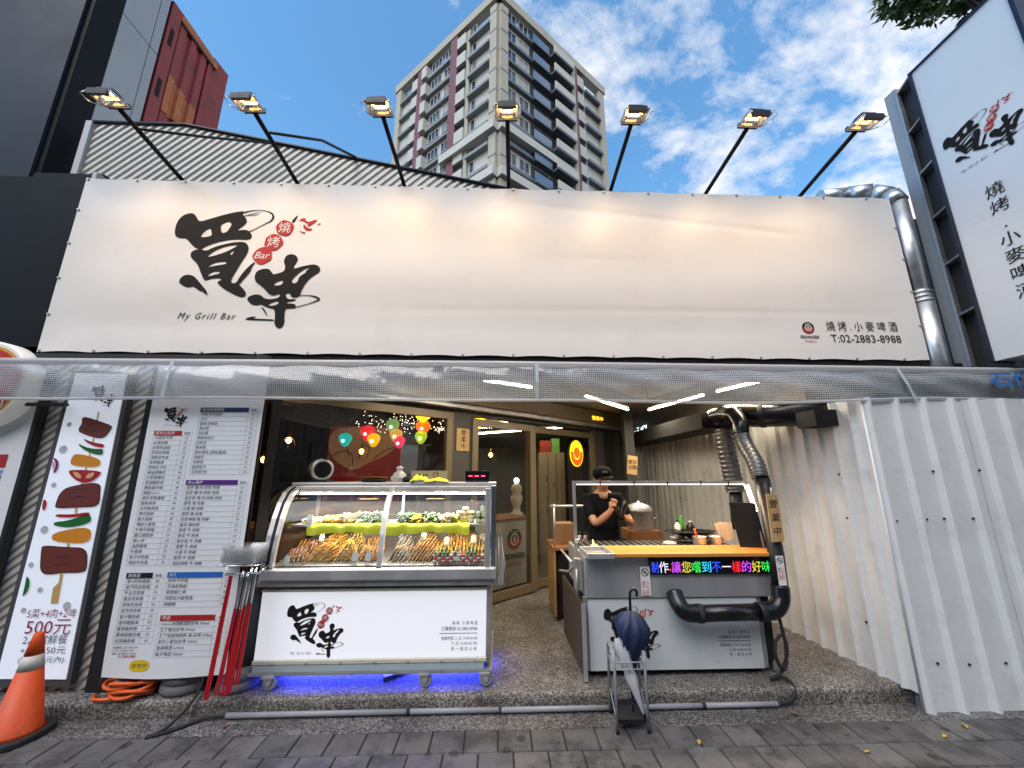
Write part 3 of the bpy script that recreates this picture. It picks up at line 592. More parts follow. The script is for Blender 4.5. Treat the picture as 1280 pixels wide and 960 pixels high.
for k in range(18):
    x = SX0+.02+(SX1-SX0-.04)*k/17.5
    piece('eyelet', em, (x, 3.302, SZ0+.014), sign); piece('eyelet', em, (x, 3.302, SZ1-.014), sign)
for k in range(1, 5):
    for x in (SX0+.012, SX1-.012): piece('eyelet', em, (x, 3.302, SZ0+(SZ1-SZ0)*k/5), sign)
SP = SoftSign()
draw_logo(SP, -2.25, 3.45, 1.0, cvo, lift=.002)
t = MB()
text_into(t, '燒 烤 . 小 麥 啤 酒', SP, 3.055, 2.905, .108, .002, width=.685)
t.build('lettering', 'print_black', cvo); t = MB(); text_into(t, 'T:02-2883-8988', SP, 3.075, 2.785, .108, .002, width=.67)
t.build('lettering', 'print_black', cvo)
beer_badge(SP, 2.878, 2.925, .115, cvo, .002)

# ---- floodlights on arms over the sign
fl = thing('floodlight', (0, 3.40, 4.36), '', 'floodlight', 'floodlights above the sign')
A0, A1 = Vector((0, 3.40, 4.40)), Vector((0, 2.70, 4.505))
MB().tube([A0, A1], .019, 8).build('arm', 'black_matte', fl)
MB().box(-.16, .16, 3.36, 3.44, 4.345, 4.385).build('base_plate', 'black_paint', fl)
hc = Vector((0, 2.60, 4.50))
hn = Vector((0, .10, -.995)).normalized(); hu = Vector((0, .995, .10)).normalized(); hx = Vector((1, 0, 0))
def hp(x, u, n): return hc+hx*x+hu*u+hn*n
def frus(mb, w0, h0, n0, w1, h1, n1, caps=True):
    V = [hp(sx*w0, sy*h0, n0) for sx, sy in ((-1, -1), (1, -1), (1, 1), (-1, 1))]+[hp(sx*w1, sy*h1, n1) for sx, sy in ((-1, -1), (1, -1), (1, 1), (-1, 1))]
    mb.add(V, [(0, 1, 5, 4), (1, 2, 6, 5), (2, 3, 7, 6), (3, 0, 4, 7)]+([(0, 3, 2, 1)] if caps else []))
    return mb
frus(MB(), .055, .036, -.065, .090, .070, .0).build('housing', 'black_paint', fl)
frus(MB(), .045, .022, -.042, .085, .065, .004).build('reflector', 'chrome', fl)
MB().cyl(hp(-.045, .026, -.022), hp(.045, .026, -.022), .010, n=10).build('lamp_tube', 'warm_glow', fl)
rim = MB()
for a, b in (((-.094, -.074), (.094, -.074)), ((.094, -.074), (.094, .074)), ((.094, .074), (-.094, .074)), ((-.094, .074), (-.094, -.074))): rim.tube([hp(*a, .004), hp(*b, .004)], .008, 6)
rim.build('rim', 'steel', fl)
gv = MB(); gv.add([hp(-.09, -.07, .006), hp(.09, -.07, .006), hp(.09, .07, .006), hp(-.09, .07, .006)], [(0, 1, 2, 3)]); gv.build('glass', 'lamp_glass', fl)
vz = MB(); vz.obox(hp(-.075, -.088, -.01), hx*.15, hu*.028, hn*.045); vz.build('visor', 'black_paint', fl)
ft = MB(); ft.obox(hp(-.085, .076, -.03), hx*.17, hu*.028, hn*.035); ft.build('bracket', 'black_paint', fl)
for sx in (-1, 1):
    gw = MB(); gw.tube([hp(sx*.094, -.074, .005), hp(sx*.108, -.10, .045), hp(sx*.104, -.04, .06), hp(sx*.098, .066, .01)], .0045, 5)
    gw.build('wire_guard', 'chrome', fl)
light('floodlight_beam', 'SPOT', 15, (1, .64, .31), hp(0, .05, .03), fl, .15, aim((0, .36, -1.0)), R(134), 1.0)
fl['label'] = 'floodlight nearest the tall dark column, on a long slanting arm'
fl.location.x = -3.118
labs = ['floodlight with a bent brace strut over the grey cladding, next to the container', 'floodlight just left of the apartment tower', 'middle floodlight, seen in front of the tower corner', 'floodlight just right of the apartment tower against cloud', 'floodlight between the tower-side one and the one beside the tall vertical sign', 'floodlight nearest the tall vertical sign and the silver duct']
for x, lb in zip((-2.01, -.958, .086, 1.122, 2.109, 3.106), labs):
    c = copy_tree(fl); c.location.x = x; c['label'] = lb
    c.rotation_euler.z = random.uniform(-.05, .05)
for k, (x, x2, zt) in enumerate(((-3.118, -2.5, 5.2), (-2.01, -1.62, 5.05))):
    tag(MB().tube([(x+.02, 2.85, 4.47), (x+.25, 3.25, 4.8), (x2, 3.72, zt)], .014, 6).build('lamp_strut', 'black_paint', loc=(x, 3.4, 4.4)),
        ('black cable strut from the leftmost floodlight to the cladding edge', 'black brace strut of the second floodlight from the left')[k], 'strut', 'floodlight struts')
tag(MB().obox((-3.3, 3.4, 4.30), (.62, 0, -.02), (0, .12, 0), (0, 0, .13)).build('ballast_box', 'black_matte', loc=(-3, 3.45, 4.3)), 'black box on the sign top under the leftmost floodlight', 'box')

# ---- clear mesh curtain across the front
vl = thing('mesh_curtain', (0, 3.0, 2.16), 'rolled-up clear mesh curtain stretched across the whole shopfront below the sign', 'curtain')
nx, nz = 160, 10; V = []; vm = MB()
def vtop(x): return 2.452-.006*abs(x)*.6
def vbot(x): return 2.165+(.045 if x > 2 else 0)*min(1, (x-2)/1.5)-.012*abs(x+1)*.3+.008*math.sin(x*2.1) if True else 0
for j in range(nz+1):
    for i in range(nx+1):
        x = -4.9+9.9*i/nx; v = j/nz
        z = vbot(x)*(1-v)+vtop(x)*v
        V.append((x, 3.0+.02*math.sin(x*1.7+v*3)*(1-v)-.035*math.sin(math.pi*v)+.006*math.sin(x*11+v*9), z))
vm.add(V, [(j*(nx+1)+i, j*(nx+1)+i+1, (j+1)*(nx+1)+i+1, (j+1)*(nx+1)+i) for j in range(nz) for i in range(nx)], True)
vmo = vm.build('mesh_sheet', 'mesh_curtain', vl)
MB().tube([(-4.9+9.9*i/40, 3.0, vtop(-4.9+9.9*i/40)+.005) for i in range(41)], .026, 8).build('top_roll', 'hazy_plastic', vl)
MB().tube([(-4.9+9.9*i/80, 2.995+.02*math.sin((-4.9+9.9*i/80)*1.7), vbot(-4.9+9.9*i/80)) for i in range(81)], .011, 6).build('bottom_hem', 'hazy_plastic', vl)
MB().cyl((-5.2, 3.03, 2.45), (5.2, 3.03, 2.45), .015, n=8).build('rod', 'steel', vl)
mat('strap_white', (.62, .66, .70), .5)
for x0, x1 in ((-2.50, -2.54), (.30, .30), (3.25, 3.37)):
    st = MB(); st.add([(x0-.013, 2.95, 2.455), (x0+.013, 2.95, 2.455), ((x0+x1)/2+.013, 2.945, 2.3), ((x0+x1)/2-.013, 2.945, 2.3), (x1+.013, 2.965, 2.168), (x1-.013, 2.965, 2.168)], [(0, 1, 2, 3), (3, 2, 4, 5)])
    st.build('strap', 'strap_white', vl)
mat('print_blue', (.02, .16, .50), .5)
t = MB(); text_into(t, '石博', Plane((0, 2.94, 0)), 4.0, 2.305, .125, .0, width=.40, bold=.004); t.build('lettering', 'print_blue', vmo)

# ================================================================ LEFT: dark column, cladding, container
col = thing('clad_building', (-6, 4, 0), 'tall dark metal-clad building beside the red container and the long sign', 'building')
MB().box(-10, -4.8, 3.62, 3.90, 0, 17).build('front_column', 'clad_black', col)
MB().box(-10, -4.86, 3.585, 3.617, 4.565, 17).build('front_panel', 'clad_dark', col)
MB().box(-4.70, -4.02, 3.50, 3.66, 0, 4.56).build('lower_block', 'clad_black', col)
MB().box(-4.015, -3.975, 3.40, 3.62, 2.0, 4.50).build('block_edge', 'clad_light', col)
MB().box(-10, -4.78, 3.56, 3.616, 0, 4.56).build('lower_panel', 'clad_black', col)
MB().box(-10, -4.81, 3.901, 4.41, 0, 17).build('side_core', 'joint', col)
for z0, z1 in ((0, 2.45), (2.46, 4.87), (4.88, 7.28), (7.29, 9.7), (9.71, 12.1), (12.11, 14.5), (14.51, 17)):
    MB().box(-4.82, -4.795, 3.905, 4.285, z0, z1).build('cladding_panel', 'clad_light', col, .004)
    MB().box(-4.82, -4.795, 4.293, 4.41, z0, z1).build('cladding_panel', 'clad_light', col, .004)

UPL = Plane((0, 3.75, 0))
cw = thing('corrugated_parapet', (-2, 3.75, 2.6), 'pale grey wall of diagonal corrugated cladding rising above the long sign, below the container', 'wall')
corrugated([(-4.53, 2.7), (3.0, 2.7), (3.0, 4.1), (-3.55, 5.42), (-4.53, 5.42)], UPL, R(45), .072, .017, top=.42).build('cladding_sheet', 'corrugated', cw)
MB().prism([(-4.57, 2.7), (3.02, 2.7), (3.02, 4.06), (-3.55, 5.39), (-4.57, 5.39)], lambda u, v: (u, 3.80, v), (0, .15, 0)).build('backing', 'black_matte', cw)
MB().tube([(-4.55, 3.73, 5.43), (-3.55, 3.73, 5.43), (3.0, 3.73, 4.11)], .022, 6).build('edge_trim', 'black_paint', cw)
MB().box(-4.60, -4.535, 3.70, 3.80, 2.7, 5.42).build('side_trim', 'clad_light', cw)

ct = thing('shipping_container', (-5.5, 5, 5.85), 'weathered red shipping container with an orange patched panel, perched behind the cladding', 'container')
MB().box(-7.2, -4.86, 4.47, 5.32, 5.85, 8.34).build('box_shell', 'container_red', ct)
CP = Plane((-4.855, 0, 0), (0, 1, 0))
corrugated([(4.62, 5.95), (5.22, 5.95), (5.22, 8.24), (4.62, 8.24)], CP, R(90), .205, .035, top=.5).build('corrugated_side', 'container_red', ct)
corrugated([(4.64, 6.62), (5.20, 6.72), (5.20, 7.14), (4.64, 7.26)], Plane((-4.845, 0, 0), (0, 1, 0)), R(90), .205, .037, top=.5).build('patched_panel', 'container_orange', ct)
MB().box(-4.9, -4.80, 4.45, 4.62, 5.85, 8.36).build('corner_post', 'container_red', ct, .01)
MB().box(-4.9, -4.80, 4.62, 5.38, 8.24, 8.37).build('top_rail', 'container_orange', ct, .01)
MB().box(-4.9, -4.83, 5.225, 5.31, 5.85, 8.235).build('end_post', 'container_red', ct)
MB().box(-4.84, -4.80, 4.64, 5.22, 8.20, 8.236).build('rust_line', 'rust', ct)
MB().obox((-4.86, 5.34, 5.85), (.03, .30, 0), (-.05, .005, 0), (0, 0, 2.62)).build('open_door_leaf', 'container_red', ct)
for z in (6.72, 7.62):
    MB().box(-4.802, -4.795, 4.50, 4.56, z, z+.30).build('lashing_slot', 'black_matte', ct)

# ================================================================ APARTMENT TOWER
T0 = Vector((-.36, 39.0, 0)); TL = Vector((-16.93, 52.8, 0)); TR = Vector((16.72, 51.8, 0)); TB = TL+(TR-T0)
tw = thing('apartment_tower', T0, 'tall cream apartment tower with purple tiled strips behind the sign', 'building')
MB().prism([(p.x, p.y) for p in (T0, TR, TB, TL)], lambda u, v: (u, v, 0), (0, 0, 60.9)).build('core', 'tower_white', tw)
FH = 3.22
class Face:
    def __init__(s, e):
        s.d = (e-T0).normalized(); s.n = Vector((s.d.y, -s.d.x, 0)); s.L = (e-T0).length
        if s.n.dot(-T0) < 0: s.n = -s.n
    def p(s, a, o, z): return T0+s.d*a+s.n*o+Vector((0, 0, z))
    def box(s, mb, a0, a1, o0, o1, z0, z1): return mb.obox(s.p(a0, o0, z0), s.d*(a1-a0), s.n*(o1-o0), (0, 0, z1-z0))
FL_, FR_ = Face(TL), Face(TR)
def shared(fc, name, m, a0, a1, o0, o1, h):
    mb = MB(); mb.obox(-fc.d*0, fc.d*(a1-a0), fc.n*(o1-o0), (0, 0, h)); me = mb.mesh(name, m)
    return lambda z, parent=tw: piece(name, me, fc.p(a0, o0, z), parent)
def window_maker(fc, a0, a1, h, n=2):
    fr = MB(); w = a1-a0
    for i in range(n+1): fr.obox(fc.d*(i*(w-.09)/n), fc.d*.09, fc.n*.10, (0, 0, h))
    fr.obox((0, 0, 0), fc.d*w, fc.n*.16, (0, 0, .09)); fr.obox((0, 0, h-.09), fc.d*w, fc.n*.10, (0, 0, .09))
    fm = fr.mesh('window_frame', 'tower_white')
    gm = MB().obox((0, 0, .05), fc.d*w, fc.n*.04, (0, 0, h-.1)).mesh('pane', 'tower_glass')
    def mk(z):
        o = piece('window', gm, fc.p(a0, .0, z), tw); c = bpy.data.objects.new('window_frame', fm); COL.objects.link(c); c.parent = o
    return mk
# vertical strips (whole height)
zt = 62.2
for fc, a0, a1, o0, o1, m, z1 in ((FL_, 0, 1.1, 0, .50, 'tower_stone', zt), (FR_, 0, 1.2, 0, .50, 'tower_stone', zt),
        (FL_, 4.9, 5.5, 0, .35, 'tower_stone', zt), (FL_, 7.2, 8.6, 0, .55, 'tower_tile', 62.8), (FL_, 14.5, 16.0, 0, .55, 'tower_tile', 62.8), (FL_, 20.3, 21.5, 0, .5, 'tower_stone', 62.8),
        (FR_, 12.6, 13.4, 0, 1.2, 'tower_stone', zt), (FR_, 13.4, 14.6, 0, .6, 'tower_tile', 62.8), (FR_, 20.0, 21.3, 0, .5, 'tower_stone', 62.8), (FR_, 16.2, 16.5, 0, .3, 'tower_grey', zt)):
    mb = MB(); fc.box(mb, a0, a1, o0, o1, 0, z1); mb.build('pilaster', m, tw)
L = dict(
 ledge=shared(FL_, 'ledge', 'tower_grey', 1.1, 4.9, 0, .75, .42), pier=shared(FL_, 'pier_joint', 'tower_metal', 0, 1.14, .02, .54, .12),
 slit=shared(FL_, 'balcony_gap', 'tower_dark', 5.5, 7.2, 0, .10, 1.15), bal=shared(FL_, 'balcony_panel', 'tower_white', 5.52, 7.18, .12, .62, 1.85),
 band=shared(FL_, 'ledge', 'tower_grey', 8.6, 13.4, 0, .55, .40), sbox=shared(FL_, 'balcony_box', 'tower_white', 13.4, 14.5, 0, 1.0, 2.0), sgap=shared(FL_, 'balcony_gap', 'tower_dark', 13.4, 14.5, 0, .12, 1.1),
 p2=shared(FL_, 'balcony_panel', 'tower_white', 16.0, 17.4, .1, .5, 2.0), g2=shared(FL_, 'balcony_gap', 'tower_dark', 16.0, 17.4, 0, .1, 1.1), l2=shared(FL_, 'ledge', 'tower_grey', 17.4, 20.3, 0, .6, .42))
Rr = dict(
 pier=shared(FR_, 'pier_joint', 'tower_metal', 0, 1.24, .02, .54, .12), ledge=shared(FR_, 'ledge', 'tower_metal', 1.2, 5.3, 0, .55, .45),
 glass=shared(FR_, 'balcony_glass', 'tower_blue_glass', 5.3, 8.4, .75, .85, 1.25), gslab=shared(FR_, 'balcony_slab', 'tower_metal', 5.3, 8.5, 0, .9, .28), gback=shared(FR_, 'balcony_recess', 'tower_dark', 5.3, 8.4, 0, .1, 2.6),
 dbal=shared(FR_, 'balcony_wall', 'tower_white', 8.6, 12.6, 1.55, 1.75, 1.25), dslab=shared(FR_, 'balcony_slab', 'tower_metal', 8.6, 12.6, 0, 1.7, .25), dback=shared(FR_, 'balcony_recess', 'tower_dark', 8.6, 12.6, 0, .12, 2.6),
 p=shared(FR_, 'balcony_panel', 'tower_white', 14.6, 16.2, .1, .5, 2.0), g=shared(FR_, 'balcony_gap', 'tower_dark', 14.6, 16.2, 0, .1, 1.1), l2=shared(FR_, 'ledge', 'tower_metal', 16.5, 20.0, 0, .7, .5))
wl_s = window_maker(FL_, 3.85, 4.65, 1.75, 1); wl_a = window_maker(FL_, 8.9, 10.3, 1.6, 2); wl_b = window_maker(FL_, 10.9, 13.2, 1.6, 3)
wr_a = window_maker(FR_, 1.35, 2.85, 1.75, 2); wr_b = window_maker(FR_, 3.3, 5.0, 1.75, 2)
for k in range(9, 19):
    z = 2.1+FH*k                      # floor line
    L['ledge'](z-.42); L['pier'](z+.9); L['slit'](z+1.95); L['bal'](z); L['band'](z-.40); L['sbox'](z-.2); L['sgap'](z+1.85); L['p2'](z-.1); L['g2'](z+1.95); L['l2'](z-.42)
    wl_s(z+.75); wl_a(z+.85); wl_b(z+.85)
    Rr['pier'](z+.9); Rr['ledge'](z-.1); Rr['glass'](z+.05); Rr['gslab'](z-.25); Rr['gback'](z+.1); Rr['dbal'](z-.05); Rr['dslab'](z-.30); Rr['dback'](z); Rr['p'](z-.1); Rr['g'](z+1.95); Rr['l2'](z-.3)
    wr_a(z+.85); wr_b(z+.85)
# cream transfer band three storeys down and the crown frame round the roof
for z0 in (41.9, 35.3):
    for fc in (FL_, FR_):
        mb = MB(); fc.box(mb, -.2, 13.2 if fc is FR_ else 9.5, .0, 1.1, z0, z0+1.15); mb.build('transfer_band', 'tower_white', tw)
for fc in (FL_, FR_):
    mb = MB(); fc.box(mb, -.3, fc.L+.25, -.55, .62, 63.0, 64.4); mb.build('crown_beam', 'tower_stone', tw)
    for a0, a1 in ((0, 1.1), (5.2, 8.2) if fc is FL_ else (8.3, 9.4), (12.9, 16.0) if fc is FL_ else (12.4, 14.6), (20.3, 21.4)):
        mb = MB(); fc.box(mb, a0, a1, -.9, -.05, 60.9, 63.0); mb.build('crown_post', 'tower_stone', tw)

# ================================================================ RIGHT: tall sign, duct, corrugated hoarding
ts = thing('tall_vertical_sign', (4.35, 2.7, 2.54), 'tall white vertical lightbox sign with brush logo, set end-on to the long sign', 'sign')
MB().box(4.252, 4.45, 2.30, 3.05, 2.54, 5.64).build('face_box', 'tall_sign', ts)
mat('sign_edge', (.02, .025, .05), .4, .3)
e = MB(); e.box(4.235, 4.46, 3.051, 3.075, 2.53, 5.66); e.box(4.235, 4.46, 2.27, 2.299, 2.53, 5.66); e.box(4.236, 4.459, 2.2995, 3.0505, 5.6405, 5.659); e.build('frame', 'sign_edge', ts)
TP = Plane((4.25, 0, 0), (0, -1, 0))
draw_logo(TP, -2.665, 4.50, .40, ts, .003, black='print_black')
t = MB()
for k, ch in enumerate('燒烤.小麥啤酒'): text_into(t, ch, TP, -2.73, 3.93-.155*k, .135, .003, 'CENTER', width=None)
t.build('lettering', 'print_black', ts)
fr = thing('sign_support_frame', (4.45, 3.3, 2.5), 'pale steel bracket frame with gusset plates behind the tall vertical sign', 'frame')
MB().box(4.40, 4.56, 3.34, 3.46, 2.5, 5.80).build('post', 'clad_light', fr, .004)
MB().box(4.46, 4.52, 3.076, 3.339, 2.5, 5.72).build('back_plate', 'shop_grey', fr)
MB().box(4.38, 4.42, 3.315, 3.339, 2.5, 5.76).build('angle_bar', 'steel_dull', fr)
for z in (5.70, 5.17, 4.65, 4.12, 3.60, 3.07):
    p = MB(); p.add([(4.30, 3.078, z), (4.459, 3.078, z), (4.459, 3.335, z), (4.40, 3.335, z), (4.30, 3.078, z+.02), (4.459, 3.078, z+.02), (4.459, 3.335, z+.02), (4.40, 3.335, z+.02)], [(0, 3, 2, 1), (4, 5, 6, 7), (0, 1, 5, 4), (1, 2, 6, 5), (2, 3, 7, 6), (3, 0, 4, 7)]); p.build('gusset_plate', 'steel_dull', fr)
nwl = thing('neighbour_wall', (4.4, 3.65, 0), 'dark slate end wall between the silver duct and the sign frame', 'wall')
MB().box(4.10, 6.5, 3.62, 3.9, 0, 4.35).build('wall_slab', 'clad_dark', nwl)
rg = MB(); pts = [(4.02, 4.3), (4.28, 4.3), (4.30, 4.62), (4.22, 4.74), (4.10, 4.66), (4.03, 4.5)]
rg.prism(pts, lambda u, v: (u, 3.60, v), (0, .10, 0)); rg.build('torn_flashing', 'clad_dark', nwl)
du = thing('silver_duct', (4.0, 3.4, 2.2), 'shiny galvanised ventilation duct running up beside the right end of the sign', 'duct')
MB().tube([(4.075, 3.33, 2.2), (4.075, 3.33, 3.26)], .088, 20).build('lower_section', 'galvanised', du)
MB().tube([(4.075, 3.33, 3.262), (4.075, 3.33, 4.30)], .084, 20).build('upper_section', 'galvanised', du)
for z in (3.20, 3.245, 3.29): MB().tube([(4.075, 3.33, z), (4.075, 3.33, z+.014)], .094, 20).build('joint_ring', 'galvanised', du)
seg = [Vector((4.075, 3.33, 4.30)), Vector((4.06, 3.37, 4.42)), Vector((3.98, 3.46, 4.53)), Vector((3.83, 3.58, 4.59)), Vector((3.55, 3.62, 4.58))]
for i in range(4):
    MB().tube([seg[i], seg[i+1]], .092 if i % 2 else .098, 18).build('elbow_segment', 'galvanised', du)

ho = thing('corrugated_hoarding', (2.9, 3, 0), 'white corrugated metal hoarding enclosing the passage beside the grill cart', 'hoarding')
HP = Plane((0, 3.0, 0))
for a, b, dy in ((2.935, 3.80, 0), (3.775, 4.70, .004), (4.675, 5.6, 0)): corrugated([(a, .0), (b, .0), (b, 2.20), (a, 2.20)], Plane((0, 3.0-dy, 0)), R(90), .235, .034, top=.10).build('front_sheet', 'white_sheet', ho)
FA, FB = Vector((2.93, 3.0, 0)), Vector((2.66, 7.7, 0)); fd = (FB-FA).normalized()
HS = Plane(FA, -fd)    # faces the forecourt (-X)
LF = (FB-FA).length
for a, b, hgt in ((0.005, 1.25, 2.20), (1.25, 2.5, 2.18), (2.5, 3.6, 2.15), (3.6, LF, 2.13)):
    corrugated([(-b, .112), (-a, .112), (-a, hgt), (-b, hgt)], HS, R(90), .165, .034, top=.10).build('side_sheet', 'white_sheet', ho)
MB().cyl((2.930, 2.994, 0), (2.930, 2.994, 2.2), .008, n=10).build('corner_flashing', 'white_sheet', ho)
sm = MB().cyl((0, 0, 0), (0, -.01, 0), .008, n=6).mesh('screw', 'black_paint')
for z, xs in ((.30, (3.10, 3.33, 3.6, 4.1)), (1.26, (3.02, 3.26, 3.40, 3.63, 4.1)), (1.62, (3.40, 3.78, 4.3))):
    for x in xs: piece('screw', sm, (x, 2.998, z+random.uniform(-.01, .01)), ho)
for z in (.45, 1.25, 1.60):
    for s in (.3, .75, 1.2, 1.6, 2.3, 3.0): 
        p = FA+fd*s; piece('screw', sm, (p.x-.002, p.y, z+random.uniform(-.02, .02)), ho, (0, 0, R(-90)))
MB().box(2.98, 4.2, 3.335, 3.60, 2.21, 2.60).build('head_beam', 'black_matte', ho)
MB().box(2.98, 6.0, 3.06, 3.33, 2.21, 2.49).build('head_beam', 'black_matte', ho)
bf = thing('passage_fence', (2.4, 8.3, 0), 'low blue-grey corrugated fence at the far end of the side passage', 'fence')
corrugated([(1.9, .1), (4.2, .1), (4.2, 2.05), (1.9, 2.05)], Plane((0, 8.3, 0)), R(90), .2, .03, top=.3).build('fence_sheet', 'clad_light', bf)

# ================================================================ TREES
mat('leaf_green', (.055, .10, .025), .55, var=.45, vs=1.5); mat('leaf_green_b', (.085, .14, .035), .55, var=.4, vs=1.5); mat('bark', (.10, .075, .055), .9, var=.3, vs=8, bump=.5)
def leaf_cloud(blobs, n, size, seed):
    rnd = random.Random(seed); A, B = MB(), MB()
    for c, r in blobs:
        c = Vector(c)
        for _ in range(n):
            d = Vector((rnd.gauss(0, 1), rnd.gauss(0, 1), rnd.gauss(0, 1))).normalized()*r*rnd.uniform(.35, 1.05)**.6
            p = c+Vector((d.x, d.y, d.z*.75)); s = size*rnd.uniform(.6, 1.3)
            a = Vector((rnd.uniform(-1, 1), rnd.uniform(-1, 1), rnd.uniform(-.6, .3))).normalized(); b = a.orthogonal().normalized()*math.cos(rnd.random()*6)+a.cross(a.orthogonal().normalized())*.6; b.normalize()
            (A if rnd.random() < .6 else B).add([p-a*s, p+b*s*.35, p+a*s, p-b*s*.35], [(0, 1, 2, 3)])
    return A, B
tr = thing('street_tree', (9.6, 4.6, 0), 'leafy tree whose twigs hang into the top right corner', 'tree')
MB().tube([(9.6, 4.6, 0), (9.5, 4.7, 4), (9.3, 4.9, 7.5), (8.9, 5.0, 9.6), (8.2, 5.0, 10.6)], [.22, .18, .13, .08, .04], 8).build('trunk', 'bark', tr)
br = MB()
for q in ((7.3, 5, 10.1), (7.9, 5.2, 10.0), (8.5, 4.8, 10.2), (9.2, 5.3, 10.8), (10.2, 4.6, 10.6), (8.8, 5.2, 10.0)): br.tube([(9.0, 5.0, 9.4), ((9+q[0])/2, (5+q[1])/2, 10.3), q], [.05, .03, .01], 6)
br.build('limb', 'bark', tr)
A, B = leaf_cloud([((7.25, 5, 10.05), .42), ((7.75, 5.0, 10.05), .5), ((8.3, 5.1, 10.3), .5), ((8.8, 5.0, 10.2), .42), ((9.3, 5, 10.6), .6), ((8.0, 5.1, 10.9), .7), ((8.9, 4.8, 11.2), .8), ((9.9, 4.7, 10.8), .8)], 430, .085, 5)
A.build('crown', 'leaf_green', tr); B.build('crown_light_leaves', 'leaf_green_b', tr)
t2 = thing('background_tree', (3.0, 11.5, 0), 'green tree glimpsed through the gap behind the cook', 'tree')
MB().tube([(3.0, 11.5, 0), (3.05, 11.5, 1.8), (3.2, 11.6, 3.0)], [.12, .09, .04], 8).build('trunk', 'bark', t2)
A, B = leaf_cloud([((2.9, 11.2, 2.4), .7), ((3.4, 11.3, 2.9), .9), ((3.0, 11.4, 3.4), .8), ((3.7, 11.2, 2.2), .7)], 420, .10, 9)
A.build('crown', 'leaf_green', t2); B.build('crown_light_leaves', 'leaf_green_b', t2)

# ================================================================ LEFT LOWER FACADE: boards, menu
cl2 = thing('corrugated_facade', (-3.3, 3.27, .06), 'diagonal corrugated cladding strips around the skewer poster', 'wall')
corrugated([(-4.4, .06), (-2.885, .06), (-2.885, 2.5), (-4.4, 2.5)], Plane((0, 3.275, 0)), R(38), .056, .014, top=.42).build('cladding_sheet', 'corrugated', cl2)
MB().box(-2.885, -2.865, 3.235, 3.30, .02, 2.5).build('edge_trim', 'black_paint', cl2)
MB().box(-4.4, -2.887, 3.23, 3.30, .02, .058).build('bottom_trim', 'black_paint', cl2)
po = MB().box(-2.862, -2.03, 3.22, 3.30, .11, 2.5); tag(po.build('cladding_board', 'black_matte', loc=(-2.5, 3.25, .11)), 'flat black wall panel behind the hanging menu', 'panel')
MB  # poster
kb = thing('skewer_poster', (-3.26, 3.2, .2), 'lit poster board of cartoon skewers with 500 yuan set price', 'poster')
KP = Plane((0, 3.196, 0))
MB().prism([(-3.505, .16), (-2.965, .16), (-3.02, 2.42), (-3.505, 2.42)], lambda u, v: (u, 3.205, v), (0, .05, 0)).build('frame', 'shop_grey', kb)
MB().prism([(-3.462, .215), (-2.995, .205), (-3.055, 2.40), (-3.465, 2.40)], lambda u, v: (u, 3.198, v), (0, .006, 0)).build('poster_sheet', 'poster', kb)
mat('pr_meat', (.15, .028, .02), .5); mat('pr_meatdark', (.035, .008, .012), .5); mat('pr_green', (.01, .14, .025), .5); mat('pr_orange', (.68, .26, .015), .5); mat('pr_red', (.42, .012, .02), .5)
mat('pr_seed', (.72, .42, .22), .5); mat('pr_stick', (.58, .38, .14), .5); mat('pr_purple', (.22, .02, .16), .5); mat('pr_pink', (.68, .38, .50), .5); mat('pr_dot', (.50, .53, .55), .5); mat('pr_wine', (.26, .01, .06), .5); mat('pr_navy', (.02, .03, .10), .5)
cm = dict(meat='pr_meat', red='pr_red', green='pr_green', orange='pr_orange', seed='pr_seed', stick='pr_stick', purple='pr_purple', pink='pr_pink')
grp = {}
for n, pts in KEBAB:
    b = MB(); lift = {'stick': .0035, 'seed': .008, 'pink': .007}.get(n, .005)
    q = chaikin(pts, 2 if n != 'stick' else 0); b.poly([q], KP.f(lift)); b.build({'stick': 'printed_skewer', 'meat': 'printed_meat', 'orange': 'printed_carrot', 'seed': 'printed_seeds'}.get(n, 'printed_vegetable'), cm[n], kb)
    if n == 'meat':
        c = (sum(p[0] for p in q)/len(q), sum(p[1] for p in q)/len(q))
        o = MB(); o.poly([[(c[0]+(p[0]-c[0])*1.05, c[1]+(p[1]-c[1])*1.07) for p in q]], KP.f(.0042))
        for s in (.25, -.3):
            o.poly([[(c[0]-.07, c[1]+s*.1), (c[0]+.07, c[1]+s*.1+.012), (c[0]+.02, c[1]+s*.1+.016)]], KP.f(.006))
        o.build('printed_outline', 'pr_meatdark', kb)
cm['outline'] = 'pr_meatdark'

for x, z, r in KEBAB_DOTS:
    d = MB(); d.poly([[(x+r*math.cos(a*.5236), z+r*math.sin(a*.5236)) for a in range(12)]], KP.f(.0032)); d.build('printed_dot', 'pr_dot', kb)
t = MB(); text_into(t, '5菜+4肉+2啤', KP, -3.355, .60, .066, .005, width=.335); t.build('lettering', 'pr_wine', kb)
t = MB(); text_into(t, '500元', KP, -3.343, .495, .118, .005, width=.31); t.build('price_lettering', 'pr_wine', kb)
t = MB(); text_into(t, '2人嚐鮮餐', KP, -3.34, .432, .066, .005, width=.30); text_into(t, '+2肉150元', KP, -3.34, .370, .055, .005, width=.305); text_into(t, '(限肉50元內)', KP, -3.34, .315, .045, .005, width=.31); t.build('lettering', 'pr_navy', kb)
b = MB()
for g in LOGO_BLACK: b.poly([chaikin(q, 1) for q in g], KP.f(.005, -3.18, 2.21, .15))
b.build('brush_lettering', 'print_black', kb)

